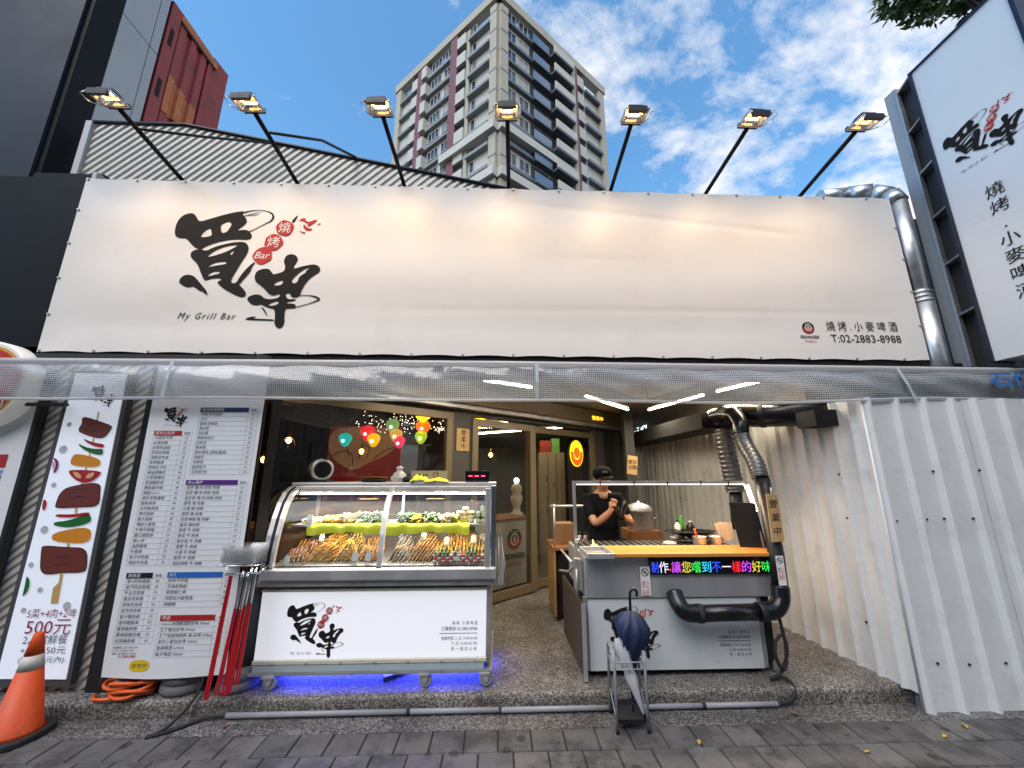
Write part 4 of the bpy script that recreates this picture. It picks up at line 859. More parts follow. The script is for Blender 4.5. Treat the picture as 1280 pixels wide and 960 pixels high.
wb = thing('white_notice_board', (-3.9, 3.2, .2), 'white board with red, blue and yellow security and payment stickers under the round beer lamp', 'board')
MB().box(-4.3, -3.69, 3.195, 3.25, .12, 2.42).build('board_sheet', 'menu_vinyl', wb); MB().box(-3.688, -3.66, 3.19, 3.255, .10, 2.44).build('frame', 'black_paint', wb)
WP = Plane((0, 3.193, 0)); mat('sticker_yellow', (.72, .52, .01), .5); mat('sticker_blue', (.02, .10, .42), .5)
s = MB(); s.poly([[(-3.93, 1.645), (-3.80, 1.645), (-3.80, 1.745), (-3.93, 1.745)]], WP.f(.001)); s.build('red_sticker', 'pr_red', wb)
s = MB(); text_into(s, '中興保全', WP, -3.945, 1.60, .04, .001, width=.145); text_into(s, 'SECOM', WP, -3.96, 1.495, .055, .001, width=.14); s.poly([[(-3.93, 1.555), (-3.81, 1.555), (-3.81, 1.588), (-3.93, 1.588)]], WP.f(.001)); s.build('blue_lettering', 'sticker_blue', wb)
s = MB(); s.poly([chaikin([(-3.94, 1.28), (-3.77, 1.28), (-3.77, 1.40), (-3.94, 1.40)], 2)], WP.f(.001)); s.build('yellow_sticker', 'sticker_yellow', wb)
s = MB(); text_into(s, '全支付', WP, -3.92, 1.325, .045, .003, width=.12); text_into(s, 'TAIWAN', WP, -3.97, 1.13, .07, .001, width=.17, bold=.002); s.poly([[(-3.97, 1.07), (-3.80, 1.07), (-3.80, 1.115), (-3.97, 1.115)]], WP.f(.001)); s.build('black_lettering', 'print_black', wb)

bl = thing('round_beer_lamp', (-4.02, 3.1, 2.3), 'round illuminated beer lamp sign with white rim and red centre above the sticker board', 'lamp sign')
BC = (-4.03, 2.285); mat('lamp_white', (.75, .75, .73), .3, emit=.06, ecol=(1, .98, .92)); mat('lamp_gold', (.62, .36, .05), .35, emit=.04); mat('lamp_red', (.50, .02, .02), .4, emit=.03)
MB().lathe([(.328, .0), (.345, .015), (.345, .11), (.328, .125)], (BC[0], 3.075, BC[1]), 40, 'Y').build('drum', 'lamp_white', bl)
BP = Plane((0, 3.072, 0))
for r, m, l in ((.315, 'lamp_gold', .0), (.292, 'lamp_red', .002)):
    b = MB(); b.poly([[(BC[0]+r*math.cos(a*math.pi/24), BC[1]+r*.97*math.sin(a*math.pi/24)) for a in range(48)]], BP.f(l)); b.build('printed_oval', m, bl)
t = MB(); text_into(t, 'BRÄU', BP, BC[0]+.05, BC[1]-.215, .12, .005, 'CENTER', width=.36); t.build('lettering', 'white_print', bl)
MB().box(-4.03, -3.42, 3.14, 3.17, 2.12, 2.145).build('bracket', 'black_paint', bl)

mn = thing('menu_banner', (-2.28, 3.1, .25), 'white vinyl menu banner with priced skewer lists hanging beside the food case', 'menu')
NX, NZ = 24, 48; V = []; vv = MB()
def mny(x, z): return 3.115+.014*math.sin((x+2.3)*5+z*1.3)*.4-.03*max(0, .5-z)*math.cos((x+2.28)*7)
for j in range(NZ+1):
    for i in range(NX+1):
        z = .25+2.2*j/NZ; f = j/NZ; xl = -2.69-.055*f; xr = -1.868+.004*f; x = xl+(xr-xl)*i/NX
        V.append((x, mny(x, z), z-(.014*math.sin(math.pi*i/NX) if j == 0 else 0)))
vv.add(V, [(j*(NX+1)+i, j*(NX+1)+i+1, (j+1)*(NX+1)+i+1, (j+1)*(NX+1)+i) for j in range(NZ) for i in range(NX)], True)
mo = vv.build('vinyl_sheet', 'menu_vinyl', mn)
class Soft(Plane):
    def at(s, x, y, lift=0.0): return Vector((x, mny(x, y)-.0025-lift, y))
MP = Soft((0, 0, 0))
mat('hd_navy', (.015, .035, .13), .5); mat('hd_purple', (.11, .01, .24), .5); mat('hd_blue', (.02, .14, .50), .5); mat('grid_grey', (.30, .30, .33), .5)
tx, gr = MB(), MB()
def table(x0, x1, xp, ztop, zbot, head, hm, rows):
    n = len(rows); hh = .036; p = (ztop-hh-zbot)/n
    b = MB(); b.poly([[(x0, ztop-hh), (xp, ztop-hh), (xp, ztop), (x0, ztop)]], MP.f(0)); b.build('header_bar', hm, mo)
    wt = MB(); text_into(wt, head, MP, x0+.014, ztop-hh+.008, .029, .0012, shear=.12); wt.build('header_lettering', 'white_print', mo); text_into(tx, '單價', MP, (xp+x1)/2, ztop-hh+.009, .023, .0008, 'CENTER')
    for k in range(n+1):
        z = ztop-hh-p*k; gr.poly([[(x0, z-.0008), (x1, z-.0008), (x1, z+.0008), (x0, z+.0008)]], MP.f(.0004))
    for x in (x0, xp, x1): gr.poly([[(x-.0007, zbot), (x+.0007, zbot), (x+.0007, ztop-hh if x != x1 else ztop), (x-.0007, ztop-hh if x != x1 else ztop)]], MP.f(.0006))
    sz = min(.030, p*.72)
    for k, (a, c) in enumerate(rows):
        z = ztop-hh-p*(k+1)+p*.26
        text_into(tx, a, MP, x0+.012, z, sz, .0008, shear=.10, res=1); text_into(tx, c, MP, (xp+x1)/2, z, sz, .0008, 'CENTER', shear=.15, res=1)
def rows(s): return [tuple(r.rsplit(' ', 1)) for r in s.split('|')]
table(-2.672, -2.382, -2.463, 1.925, .955, '萬年必點串', 'pr_red', rows('大黃豆干串 25|台灣米腸 25|台灣米血糕 25|百頁豆腐串 25|海鮮豆包串 25|香蔥麵串 25|香辣豆干片 40|麻油黑輪片 40|大型黃雞皮 40|香滷雞胗串 40|黃金雞中翅 40|雞腿CuCu 40|爆乳雪魚雞翅 40|鱈魚條串 40|月亮軟骨串 40|櫻花蝦餅 40|龍大腸串 45|傳說七里香 45|牛車天婦羅 50|霸王雞腿捲 50|鮮心串 60|滷肥腸串 60|牛蒡串 70|骰子牛肉串 70|紐約牛肉串 70'))
table(-2.352, -1.896, -1.974, 2.109, 1.594, '每日新鮮蔬菜', 'hd_navy', rows('青椒/彩色甜椒 30|玉米 30|香菇/杏鮑菇 30|筊白筍 30|馬鈴薯 30|無糖地瓜片 30|四季豆 30|糯米椒 30|聖女番茄 (原味/醬燒) 30|綠櫛瓜 30|花椰菜 30|醬燒茄子 30|玉米筍7支 100'))
table(-2.366, -1.900, -1.976, 1.553, .945, '夾心捲肉串', 'hd_purple', rows('香蔥 豬/羊/培根 肉捲 50|香菜 豬/羊/培根 肉捲 50|金針菇 豬/羊/培根 肉捲 50|蘆筍 豬 肉捲 50|水蓮 豬 肉捲 50|銀芽 豬 肉捲 50|剝皮辣椒 豬 肉捲 50|番茄 豬肉捲 50|香蔥 牛 肉捲 60|香菜 牛 肉捲 60|金針菇 牛 肉捲 60|蘆筍 牛 肉捲 60|水蓮 牛 肉捲 60|銀芽 牛 肉捲 60|剝皮辣椒 牛 肉捲 60'))
table(-2.654, -2.392, -2.475, .905, .452, '肉串區', 'print_black', rows('嫩C原味香腸 40|金門高粱香腸 45|牛五花肉串 50|豬五花肉串 50|原味羊肉串 50|孜然羊肉串 50|蜜汁雞肉串 50|香蒜雞腿串 50|雷蒙雞肉串 50|黑胡椒豬肉串 50|松阪豬肉串 60'))
table(-2.375, -1.915, -1.984, .907, .678, '水深火熱串', 'hd_blue', rows('鮮味干貝串 60|深海章魚腳 80|鳳尾蝦仁串 80|阿根廷大魷魚串 150|烤鯖魚 160'))
table(-2.368, -1.900, -1.993, .627, .366, '啤酒', 'pr_red', rows('Orion沖繩釀酒師生啤 330ml 150|艾丁格白生啤 330ml 150|艾丁格玻璃瓶裝 黑/白啤 330ml 100|東方小麥白生啤 330ml 100|金牌啤酒 600ml 300|梅子啤酒 330ml 200'))
text_into(tx, '營業時間 二-五 17:00-01:00', MP, -2.645, .425, .017, .0008, width=.165); text_into(tx, '六.日 16:00-01:00', MP, -2.645, .407, .016, .0008, width=.14); text_into(tx, '燒烤.小麥啤酒 My Grill Bar', MP, -2.645, .388, .015, .0008, width=.165)
tr2 = MB(); text_into(tr2, '02-2883-8988', MP, -2.60, .368, .022, .0008, width=.115); tr2.build('red_lettering', 'print_red', mo)
b = MB(); b.poly([chaikin([(-2.510, .285), (-2.380, .285), (-2.380, .352), (-2.510, .352)], 2)], MP.f(.0005)); b.build('yellow_sticker', 'sticker_yellow', mo)
text_into(tx, '全支付', MP, -2.495, .310, .025, .0016, width=.10)
tx.build('lettering', 'print_grey', mo)['kind'] = 'stuff'; gr.build('table_rules', 'grid_grey', mo)
draw_logo(MP, -2.525, 2.035, .135, mo, .0012)
for x, z in ((-2.69, .25), (-1.868, .25)):
    MB().tube([(x, 3.12, z+.012), (x+(-.03 if x < -2.3 else .02), 3.16, .13)], .004, 5).build('tie_cord', 'rust', mn)

# ================================================================ FOOD CASE
CX0, CX1 = -1.735, -.035
case = thing('food_display_case', (-.88, 3.5, .11), 'stainless food display case on castors with lit white logo panel and curved glass', 'display case')
MB().box(CX0+.01, CX1-.01, 3.235, 3.92, .245, .785).build('cart_body', 'steel_dull', case, .006)
pn = MB().box(CX0, CX1-.045, 3.205, 3.234, .30, .742).build('lit_panel', 'lightbox', case, .004)
mat('trim_cream', (.62, .60, .50), .5, var=.06); mat('trim_blue', (.42, .50, .53), .45, var=.06)
MB().box(CX0-.005, CX1-.04, 3.195, 3.234, .272, .298).build('lower_trim', 'trim_cream', case, .003)
MB().box(CX0, CX1-.06, 3.20, 3.234, .222, .270).build('kick_strip', 'trim_blue', case, .003)
MB().box(CX0-.02, CX1+.005, 3.19, 3.92, .205, .2215).build('bottom_rail', 'steel_dull', case)
MB().box(CX0-.004, CX1-.042, 3.20, 3.234, .744, .766).build('upper_trim', 'trim_cream', case, .003)
MB().box(CX0-.03, CX1+.02, 3.165, 3.94, .787, .83).build('lower_ledge', 'steel_dull', case, .006)
MB().box(CX0-.01, CX1+.025, 3.135, 3.94, .832, .915).build('upper_ledge', 'steel', case, .012)
PP = Plane((0, 3.204, 0))
draw_logo(PP, -1.30, .492, .305, pn, .002)
t = MB(); text_into(t, '燒 烤 . 小 麥 啤 酒', PP, -.145, .515, .028, .002, 'RIGHT', width=.185); text_into(t, '訂購專線 02-2883-8988', PP, -.145, .477, .030, .002, 'RIGHT', width=.262)
t.poly([[(-.42, .455), (-.145, .455), (-.145, .459), (-.42, .459)]], PP.f(.002))
text_into(t, '營業時間 二-五 17:00-01:00', PP, -.145, .415, .026, .002, 'RIGHT', width=.262); text_into(t, '六.日 16:00-01:00', PP, -.145, .382, .026, .002, 'RIGHT', width=.19); text_into(t, '周 一 固 定 公 休', PP, -.145, .346, .026, .002, 'RIGHT', width=.19)
t.build('lettering', 'print_grey', pn)
bolt = MB().cyl((0, 0, 0), (0, -.008, 0), .007, n=8).mesh('bolt', 'steel')
for k in range(7): piece('bolt', bolt, (-1.60+.24*k, 3.194, .285), case)
# glass front
gp = [(3.165, .917), (3.178, 1.02), (3.20, 1.14), (3.235, 1.26), (3.285, 1.37), (3.35, 1.445), (3.43, 1.485), (3.50, 1.497)]
def sweep(x0, x1, prof, off=0.0):
    mb = MB(); n = len(prof); V = [(x0, y, z) for y, z in prof]+[(x1, y, z) for y, z in prof]
    return mb.add(V, [(i, n+i, n+i+1, i+1) for i in range(n-1)], True)
for a, b in ((CX0+.05, -.90), (-.87, CX1-.05)): sweep(a, b, gp).build('front_glass', 'case_glass', case)
def rib(x, w, name='glass_frame', m='steel'):
    mb = MB(); n = len(gp); o = [(y-.012, z+.004) for y, z in gp]; i_ = [(y+.022, z-.012) for y, z in gp]
    V = [(x-w, y, z) for y, z in o]+[(x+w, y, z) for y, z in o]+[(x-w, y, z) for y, z in i_]+[(x+w, y, z) for y, z in i_]
    F = []
    for k in range(n-1): F += [(k, n+k, n+k+1, k+1), (2*n+k, 2*n+k+1, 3*n+k+1, 3*n+k), (k, k+1, 2*n+k+1, 2*n+k), (n+k, 3*n+k, 3*n+k+1, n+k+1)]
    return mb.add(V, F).build(name, m, case)
rib(CX0+.005, .018); rib(CX0+.060, .012); rib(-.885, .017)
mat('seal_black', (.01, .01, .01), .6)
rib(CX0+.034, .012, 'door_seal', 'seal_black')
MB().box(CX1-.062, CX1-.022, 3.15, 3.19, .917, 1.49).build('corner_post', 'steel', case, .004)
MB().box(CX1-.016, CX1+.022, 3.15, 3.20, .917, 1.51).build('corner_post', 'chrome', case, .004)
MB().box(CX0-.012, CX1+.02, 3.46, 3.92, 1.498, 1.525).build('top_plate', 'steel', case, .005)
MB().box(CX0+.04, CX1-.025, 3.43, 3.47, 1.455, 1.496).build('top_rail', 'steel', case, .004)
MB().box(CX0+.07, CX1-.07, 3.455, 3.475, 1.428, 1.444).build('case_lamp', mat('case_tube', (1, 1, 1), .5, emit=3.5, ecol=(1, .95, .88)), case)
sg = MB(); sg.add([(CX1-.04, y, z) for y, z in gp]+[(CX1-.04, 3.9, 1.497), (CX1-.04, 3.9, .917)], [tuple(range(len(gp)+2))]); sg.build('end_glass', 'case_glass', case)
sg = MB(); sg.add([(CX0+.03, y, z) for y, z in gp]+[(CX0+.03, 3.9, 1.497), (CX0+.03, 3.9, .917)], [tuple(range(len(gp)+2))]); sg.build('end_glass', 'case_glass', case)
MB().box(CX0+.06, CX1-.06, 3.89, 3.90, .917, 1.497).build('rear_door', 'window_glass', case)
for x in (-1.70, -.9, -.06): MB().box(x-.012, x+.012, 3.885, 3.915, .917, 1.497).build('rear_post', 'steel_dull', case)
MB().box(CX0+.08, CX1-.07, 3.36, 3.72, 1.185, 1.198).build('shelf', 'steel', case)
mat('steel_pan', (.42, .42, .43), .35, .9)
d = MB(); d.add([(CX0+.06, 3.19, .925), (CX1-.06, 3.19, .925), (CX1-.06, 3.88, 1.06), (CX0+.06, 3.88, 1.06)], [(0, 1, 2, 3)]); d.build('sloped_deck', 'steel_pan', case)
light('added_shelf_fill', 'AREA', 2.3, (1, .90, .74), (-.88, 3.40, 1.178), case, 1.4, aim((0, .05, -1)), sy=.04)  # fill lamp without a fitting, added to brighten the food below the shelf
light('case_light', 'AREA', 12, (1, .93, .82), (-.88, 3.46, 1.42), case, 1.5, aim((0, .12, -1)), sy=.05)
# blue under-glow strip
mat('led_blue', (.1, .1, 1), .5, emit=9, ecol=(.06, .08, 1))
lm = MB().box(-.009, .009, -.004, .004, -.003, .003).mesh('led_chip', 'led_blue')
for k in range(15): piece('led_chip', lm, (-1.64+.112*k+random.uniform(-.04, .04), 3.23, .199), case)
light('under_glow', 'AREA', 46, (.05, .07, 1), (-.88, 3.50, .20), case, 1.55, aim((0, -.12, -1)), sy=.5)
def castor(parent, x, y, zt, zb=.112, r=.048, m='grey_plastic', face=0):
    c = MB().box(x-.038, x+.038, y-.035, y+.035, zt-.012, zt).build('castor', 'steel', parent)
    for s in (-1, 1): MB().prism([(x-.036, zt-.012), (x+.036, zt-.012), (x+.022, zb+r-.010), (x+.002, zb+r-.014)], lambda u, v, s=s: (u, y+s*.021, v), (0, s*.004, 0)).build('fork', 'steel', c)
    MB().lathe([(r-.008, -.015), (r, -.010), (r, .010), (r-.008, .015)], (x+.010, y, zb+r), 20, 'Y').build('wheel', m, c)
    MB().lathe([(.014, -.027), (.014, .027)], (x+.010, y, zb+r), 12, 'Y').build('hub', 'steel', c)
for x, y in ((-1.61, 3.205), (-.52, 3.215), (-.085, 3.215), (-1.61, 3.84), (-.085, 3.84)): castor(case, x, y, .206)
tg = MB(); pts = [(-.022, 0), (.022, 0), (.022, .045), (.014, .062), (-.014, .062), (-.022, .045)]
tg.prism(pts, lambda u, v: (u, 0, v), (0, .003, 0)); tgm = tg.mesh('price_tag', mat('tag_plastic', (.50, .56, .54), .4))
deck = lambda y: .925+(y-3.19)*.196
for x, y, z, lb in ((-1.60, 3.22, .93, 'white price tag at the front left corner of the case'), (-1.47, 3.5, 1.05, 'white price tag standing behind the left yellow skewers'), (-1.09, 3.22, .95, 'white price tag in front of the golden tofu skewers'), (-.99, 3.22, .95, 'white price tag just left of the case\'s middle frame'), (-.97, 3.5, 1.05, 'white price tag behind the orange skewers left of the middle frame'),
        (-.62, 3.5, 1.06, 'white price tag at the back of the right food pan'), (-.42, 3.42, 1.03, 'white price tag between golden and red skewers'), (-.31, 3.21, .95, 'white price tag in front of the bacon rolls'), (-.20, 3.45, 1.04, 'white price tag at the far right of the food pan'), (-1.52, 3.345, 1.185, 'tall white price tag clipped to the upper shelf at left')):
    o = bpy.data.objects.new('price_tag', tgm); COL.objects.link(o); o.location = (x, y, z); o.rotation_euler = (R(-14), 0, R(random.uniform(-8, 8)))
    if 'upper' in lb: o.scale = (1.1, 1, 1.5)
    tag(o, lb, 'price tag', 'price tags in the case')
cy = MB(); nx = 60; V = []
for i in range(nx+1):
    x = -1.53+1.30*i/nx; w = .008*math.sin(x*31)+.006*math.sin(x*57+1)
    for k, (yy, zz) in enumerate(((3.44, 1.201), (3.352, 1.204), (3.342+w*.5, 1.165), (3.346+w, 1.128+.010*math.sin(x*9)))): V.append((x, yy, zz+(w*.3 if k else 0)))
cy.add(V, [(i*4+k, (i+1)*4+k, (i+1)*4+k+1, i*4+k+1) for i in range(nx) for k in range(3)], True)
tag(cy.build('yellow_cloth', 'cloth_yellow', loc=(-.88, 3.36, 1.13)), 'bright yellow cloth draped along the upper shelf edge in the case', 'cloth')

# food: heaps of skewers, each heap one thing
for n, c in dict(f_gold=(.64, .36, .06), f_tan=(.55, .33, .13), f_orange=(.60, .23, .035), f_brown=(.40, .19, .06), f_red=(.42, .07, .06), f_white=(.60, .54, .46), f_green=(.06, .16, .035), f_dgreen=(.02, .065, .02), f_yellow=(.62, .42, .04), f_grey=(.36, .33, .31), f_pale=(.52, .55, .36), f_pink=(.50, .26, .20), f_stick=(.55, .38, .18), f_corn=(.66, .40, .03)).items():
    mat(n, c, .45, var=.22, vs=22, bump=.3, bs=40)
def heap(name, label, x0, x1, y0, y1, zb, h, mats, n, seed, s=.02, sticks=True, along=None, el=1.9):
    rnd = random.Random(seed)
    root = thing(name, ((x0+x1)/2, (y0+y1)/2, zb), label, 'skewers' if sticks else 'food', 'food in the case')
    G = {m: MB() for m in mats}; st = MB()
    def bit(c, d, r1, r2, ln, m):
        o = d.orthogonal().normalized(); q = d.cross(o); V = [c-d*ln]
        for t_, k_ in ((-.6, .85), (.6, .85)): V += [c+d*ln*t_+(o*math.cos(i*math.pi/3)*r1+q*math.sin(i*math.pi/3)*r2)*k_ for i in range(6)]
        V.append(c+d*ln)
        G[m].add(V, [(0, 1+(i+1) % 6, 1+i) for i in range(6)]+[(1+i, 1+(i+1) % 6, 7+(i+1) % 6, 7+i) for i in range(6)]+[(13, 7+i, 7+(i+1) % 6) for i in range(6)], True)
    if sticks:        # layers of whole skewers, sticks towards the customer
        dz = s*1.5; nl = max(2, int(h/dz)+1); fan = rnd.uniform(-.35, .35)
        for lay in range(nl):
            w_ = (x1-x0)*(1-.12*lay); cnt = max(2, int(w_/(s*2.0)))
            for i in range(cnt):
                for rowy in range(2):
                    x = (x0+x1)/2-w_/2+w_*(i+.5)/cnt+rnd.uniform(-.3, .3)*s; y = y0+(y1-y0)*(.10+.46*rowy)+rnd.uniform(-.02, .02)+lay*.012
                    d = Vector((fan+rnd.gauss(0, .07), 1, .25+rnd.gauss(0, .05))).normalized(); base = Vector((x, y, zb+deck(y)-deck(y0)+s*.7+lay*dz+rowy*s*.8)); m = rnd.choice(mats)
                    for k in range(4):
                        bit(base+d*(k*s*1.75), d, s*rnd.uniform(.75, 1.0), s*rnd.uniform(.55, .8), s*1.0, m)
                    st.tube([base-d*.065, base+d*.02], .0024, 4)
    else:
        for _ in range(n):
            x = rnd.uniform(x0, x1); v = rnd.random(); y = y0+(y1-y0)*v
            z = zb+h*(.35+.65*math.sin(math.pi*min(1, .25+v*.6)))*rnd.random()*.9+s*.5; a = rnd.gauss(0, .25)
            bit(Vector((x, y, z)), Vector((math.sin(a), math.cos(a), rnd.gauss(.15, .15))).normalized(), s*rnd.uniform(.6, .95), s*rnd.uniform(.4, .7), s*el, rnd.choice(mats))
    nm = {'f_gold': 'golden_pieces', 'f_tan': 'tan_pieces', 'f_orange': 'orange_pieces', 'f_brown': 'brown_pieces', 'f_red': 'red_pieces', 'f_white': 'white_pieces', 'f_green': 'green_pieces', 'f_dgreen': 'dark_green_pieces', 'f_yellow': 'yellow_pieces', 'f_grey': 'grey_pieces', 'f_pale': 'pale_pieces', 'f_pink': 'pink_pieces', 'f_corn': 'corn_pieces'}
    for m, b in G.items():
        if b.v: b.build(nm[m], m, root)['kind'] = 'stuff'
    if st.v: st.build('sticks', 'f_stick', root)['kind'] = 'stuff'
low = [('brown and pink sausage skewers heaped at the far left of the case', -1.66, -1.46, ('f_brown', 'f_pink', 'f_orange'), .055, 1), ('yellow bean curd skewers heaped in the left pan', -1.48, -1.24, ('f_gold', 'f_yellow', 'f_orange'), .085, 2), ('golden tofu skewers piled highest in the left pan', -1.27, -1.08, ('f_gold', 'f_tan', 'f_yellow'), .11, 3), ('reddish orange skewers left of the middle frame', -1.10, -.92, ('f_orange', 'f_tan', 'f_brown'), .07, 4),
    ('grey and tan wrapped skewers right of the middle frame', -.85, -.70, ('f_grey', 'f_grey', 'f_tan'), .075, 5), ('brown fried skewers heaped in the right pan', -.70, -.48, ('f_brown', 'f_orange', 'f_tan'), .09, 6), ]
for lb, a, b, ms, h, sd in low: heap('skewer_heap', lb, a, b, 3.24, 3.62, deck(3.24), h, ms, 190, sd, .0125)
heap('skewer_heap', 'golden meat skewers at the back of the right pan', -.50, -.12, 3.42, 3.66, deck(3.42), .075, ('f_orange', 'f_gold', 'f_brown'), 170, 7, .0125)
# rows of bacon rolls standing upright on sticks
br_ = thing('bacon_roll_skewers', (-.29, 3.27, deck(3.25)), 'rows of red and white bacon vegetable rolls with green leaves, front right of the case', 'skewers', 'food in the case')
rb, rw, rg_, rs = MB(), MB(), MB(), MB()
for j in range(3):
    for i in range(13):
        x = -.475+.030*i+random.uniform(-.004, .004); y = 3.225+.05*j; z = deck(y)+.006
        for k in range(3):
            (rb if (i+k) % 2 else rw).cyl((x-.013, y, z+.008+.019*k), (x+.013, y, z+.010+.019*k), .0105, n=7)
        rs.cyl((x, y, z), (x+random.uniform(-.006, .006), y+.02, z+.105), .003, n=5)
        if random.random() < .5: rg_.ball((x, y-.004, z+.062), .013, 6, 4, sz=1.3)
rb.build('bacon', 'f_red', br_); rw.build('white_rolls', 'f_white', br_); rg_.build('leaves', 'f_green', br_); rs.build('sticks', 'f_corn', br_)
top = [('pale mushroom caps at the left of the upper shelf', -1.60, -1.44, ('f_white', 'f_tan'), .035, 21), ('yellow corn cobs lying on the upper shelf', -1.45, -1.32, ('f_corn', 'f_yellow'), .05, 22), ('tan mushroom skewers on the upper shelf', -1.32, -1.20, ('f_tan', 'f_orange'), .07, 23), ('leafy green vegetable skewers left of the middle frame', -1.20, -.93, ('f_green', 'f_dgreen', 'f_pale'), .09, 24),
    ('green vegetable rolls right of the middle frame', -.84, -.71, ('f_dgreen', 'f_green'), .075, 25), ('yellow baby corn bundle on the upper shelf', -.71, -.63, ('f_corn',), .06, 26), ('dark green okra skewers on the upper shelf', -.63, -.49, ('f_dgreen', 'f_dgreen', 'f_pale'), .075, 27), ('cream mushroom pieces beside the okra', -.49, -.38, ('f_white', 'f_tan'), .065, 28), ('small green peppers on the upper shelf', -.39, -.32, ('f_green', 'f_yellow'), .06, 29)]
for lb, a, b, ms, h, sd in top: heap('vegetable_heap', lb, a, b, 3.40, 3.56, 1.20, h, ms, 90, sd, .016, sticks=False)
pk = thing('mushroom_packs', (-.25, 3.48, 1.2), 'stacked cellophane packs of white needle mushrooms on the upper shelf', 'food', 'food in the case')
for i in range(3):
    for j in range(3 if i != 1 else 4):
        MB().lathe([(.012, -.026), (.02, -.02), (.021, .02), (.012, .026)], (-.32+.048*i, 3.45, 1.216+.030*j), 10, 'X').build('pack', random.choice(('f_white', 'f_tan', 'f_white')), pk)
ck = thing('cucumber_stack', (-.14, 3.46, 1.2), 'stack of pale green cut cucumbers at the right end of the upper shelf', 'food', 'food in the case')
for i, (x, z) in enumerate(((-.165, 1.221), (-.118, 1.221), (-.165, 1.266), (-.118, 1.266), (-.13, 1.31))):
    c = MB().cyl((x, 3.40, z), (x, 3.55, z), .021, n=12).build('cucumber', 'f_dgreen', ck)
    MB().cyl((x, 3.398, z), (x, 3.402, z), .019, n=12).build('cut_face', mat('cuke', (.60, .64, .36), .4), c)
bc = thing('long_carton', (-.33, 3.66, 1.07), 'long white printed carton standing behind the bacon rolls in the case', 'carton')
MB().box(-.46, -.12, 3.69, 3.75, 1.075, 1.15).build('box', mat('carton_white', (.55, .53, .48), .6), bc); 
p = MB(); p.box(-.42, -.34, 3.687, 3.689, 1.09, 1.135); p.box(-.31, -.20, 3.687, 3.689, 1.085, 1.14); p.build('printed_panel', 'print_grey', bc)

# things on the case top
hd = thing('silver_drum_lamp', (-1.58, 3.65, 1.526), 'silver round drum-shaped spotlight lying on the left of the case top', 'lamp')
c0, ax = Vector((-1.66, 3.74, 1.635)), Vector((.62, -.78, 0)).normalized()
dr = MB().tube([c0-ax*.02, c0, c0+ax*.05, c0+ax*.055, c0+ax*.065, c0+ax*.12, c0+ax*.13], [.07, .092, .10, .092, .10, .098, .088], 24); dr.build('drum', 'steel', hd)
MB().tube([c0+ax*.128, c0+ax*.134], .072, 24).build('lens', 'black_gloss', hd); MB().box(-1.70, -1.52, 3.60, 3.76, 1.526, 1.545).build('foot', 'black_paint', hd); MB().box(-1.64, -1.55, 3.64, 3.72, 1.725, 1.75).build('handle', 'black_paint', hd)
bag = MB(); V = []; rnd = random.Random(3)
prof = [(.03, 0), (.062, .015), (.066, .04), (.05, .07), (.02, .10), (.028, .125), (.008, .14)]
for r, h in prof:
    for k in range(14): V.append((-.87+r*(1+.18*math.sin(k*3.1+h*60))*math.cos(k*.449), 3.55+r*(1+.18*math.cos(k*2.3))*math.sin(k*.449), 1.526+h))
bag.add(V, [(i*14+k, i*14+(k+1) % 14, (i+1)*14+(k+1) % 14, (i+1)*14+k) for i in range(len(prof)-1) for k in range(14)])
tag(bag.build('plastic_bag', 'hazy_plastic', loc=(-.87, 3.55, 1.526)), 'crumpled clear plastic bag standing mid case top', 'bag')
tag(MB().ball((-.785, 3.52, 1.545), .05, 14, 8, sz=.75).build('cloth_hat', 'black_matte', loc=(-.785, 3.52, 1.526)), 'small round black cloth hat beside the plastic bag', 'hat')
for k, (x, w, lb) in enumerate(((-.68, .075, 'crumpled bright yellow cloth right of the black cap'), (-.52, .09, 'flat yellow cloth nearest the red counter on the case top'))):
    m_ = MB(); V = []; rnd = random.Random(k+40)
    for i in range(9):
        for j in range(7):
            V.append((x+w*(i/4-1), 3.50+.06*(j/3-1), 1.53+(.02+(.055 if k == 0 else .02)*rnd.random())*max(0, 1-((i/4-1)**2+(j/3-1)**2)*.55)))
    m_.add(V, [(i*7+j, (i+1)*7+j, (i+1)*7+j+1, i*7+j+1) for i in range(8) for j in range(6)], True)
    tag(m_.build('yellow_cloth', 'cloth_yellow', loc=(x, 3.5, 1.526)), lb, 'cloth')
pb = thing('beer_placard', (-.62, 3.62, 1.526), 'cream placard with beer badge standing behind the yellow cloths', 'placard')
MB().box(-.78, -.46, 3.60, 3.62, 1.526, 1.625).build('board', mat('placard', (.42, .37, .30), .5), pb); beer_badge(Plane((0, 3.598, 0)), -.56, 1.59, .05, pb, .002)
tt = MB(); text_into(tt, '燒烤', Plane((0, 3.598, 0)), -.74, 1.55, .06, .002); tt.build('lettering', 'print_grey', pb)
tray = thing('plate_stack', (-1.12, 3.6, 1.526), 'dark plates of snacks on the case top left of the plastic bag', 'plates')
MB().lathe([(.10, 0), (.13, .02), (.125, .022)], (-1.10, 3.60, 1.527), 20).build('plate', 'black_paint', tray); MB().lathe([(.09, .0), (.12, .02)], (-1.10, 3.60, 1.552), 20).build('plate', 'wood_brown', tray)
lc = thing('queue_counter', (-.18, 3.52, 1.526), 'black counter box showing three red dashes at the right of the case top', 'counter display')
MB().box(-.285, -.075, 3.48, 3.53, 1.535, 1.625).build('housing', 'black_gloss', lc, .004); MB().box(-.28, -.08, 3.47, 3.54, 1.526, 1.534).build('foot', 'chrome', lc)
mat('led_red', (1, .05, .05), .5, emit=5, ecol=(1, .02, .06))
for x in (-.24, -.185, -.13): MB().box(x-.016, x+.016, 3.476, 3.479, 1.575, 1.584).build('dash', 'led_red', lc)
tw_ = MB(); V = []
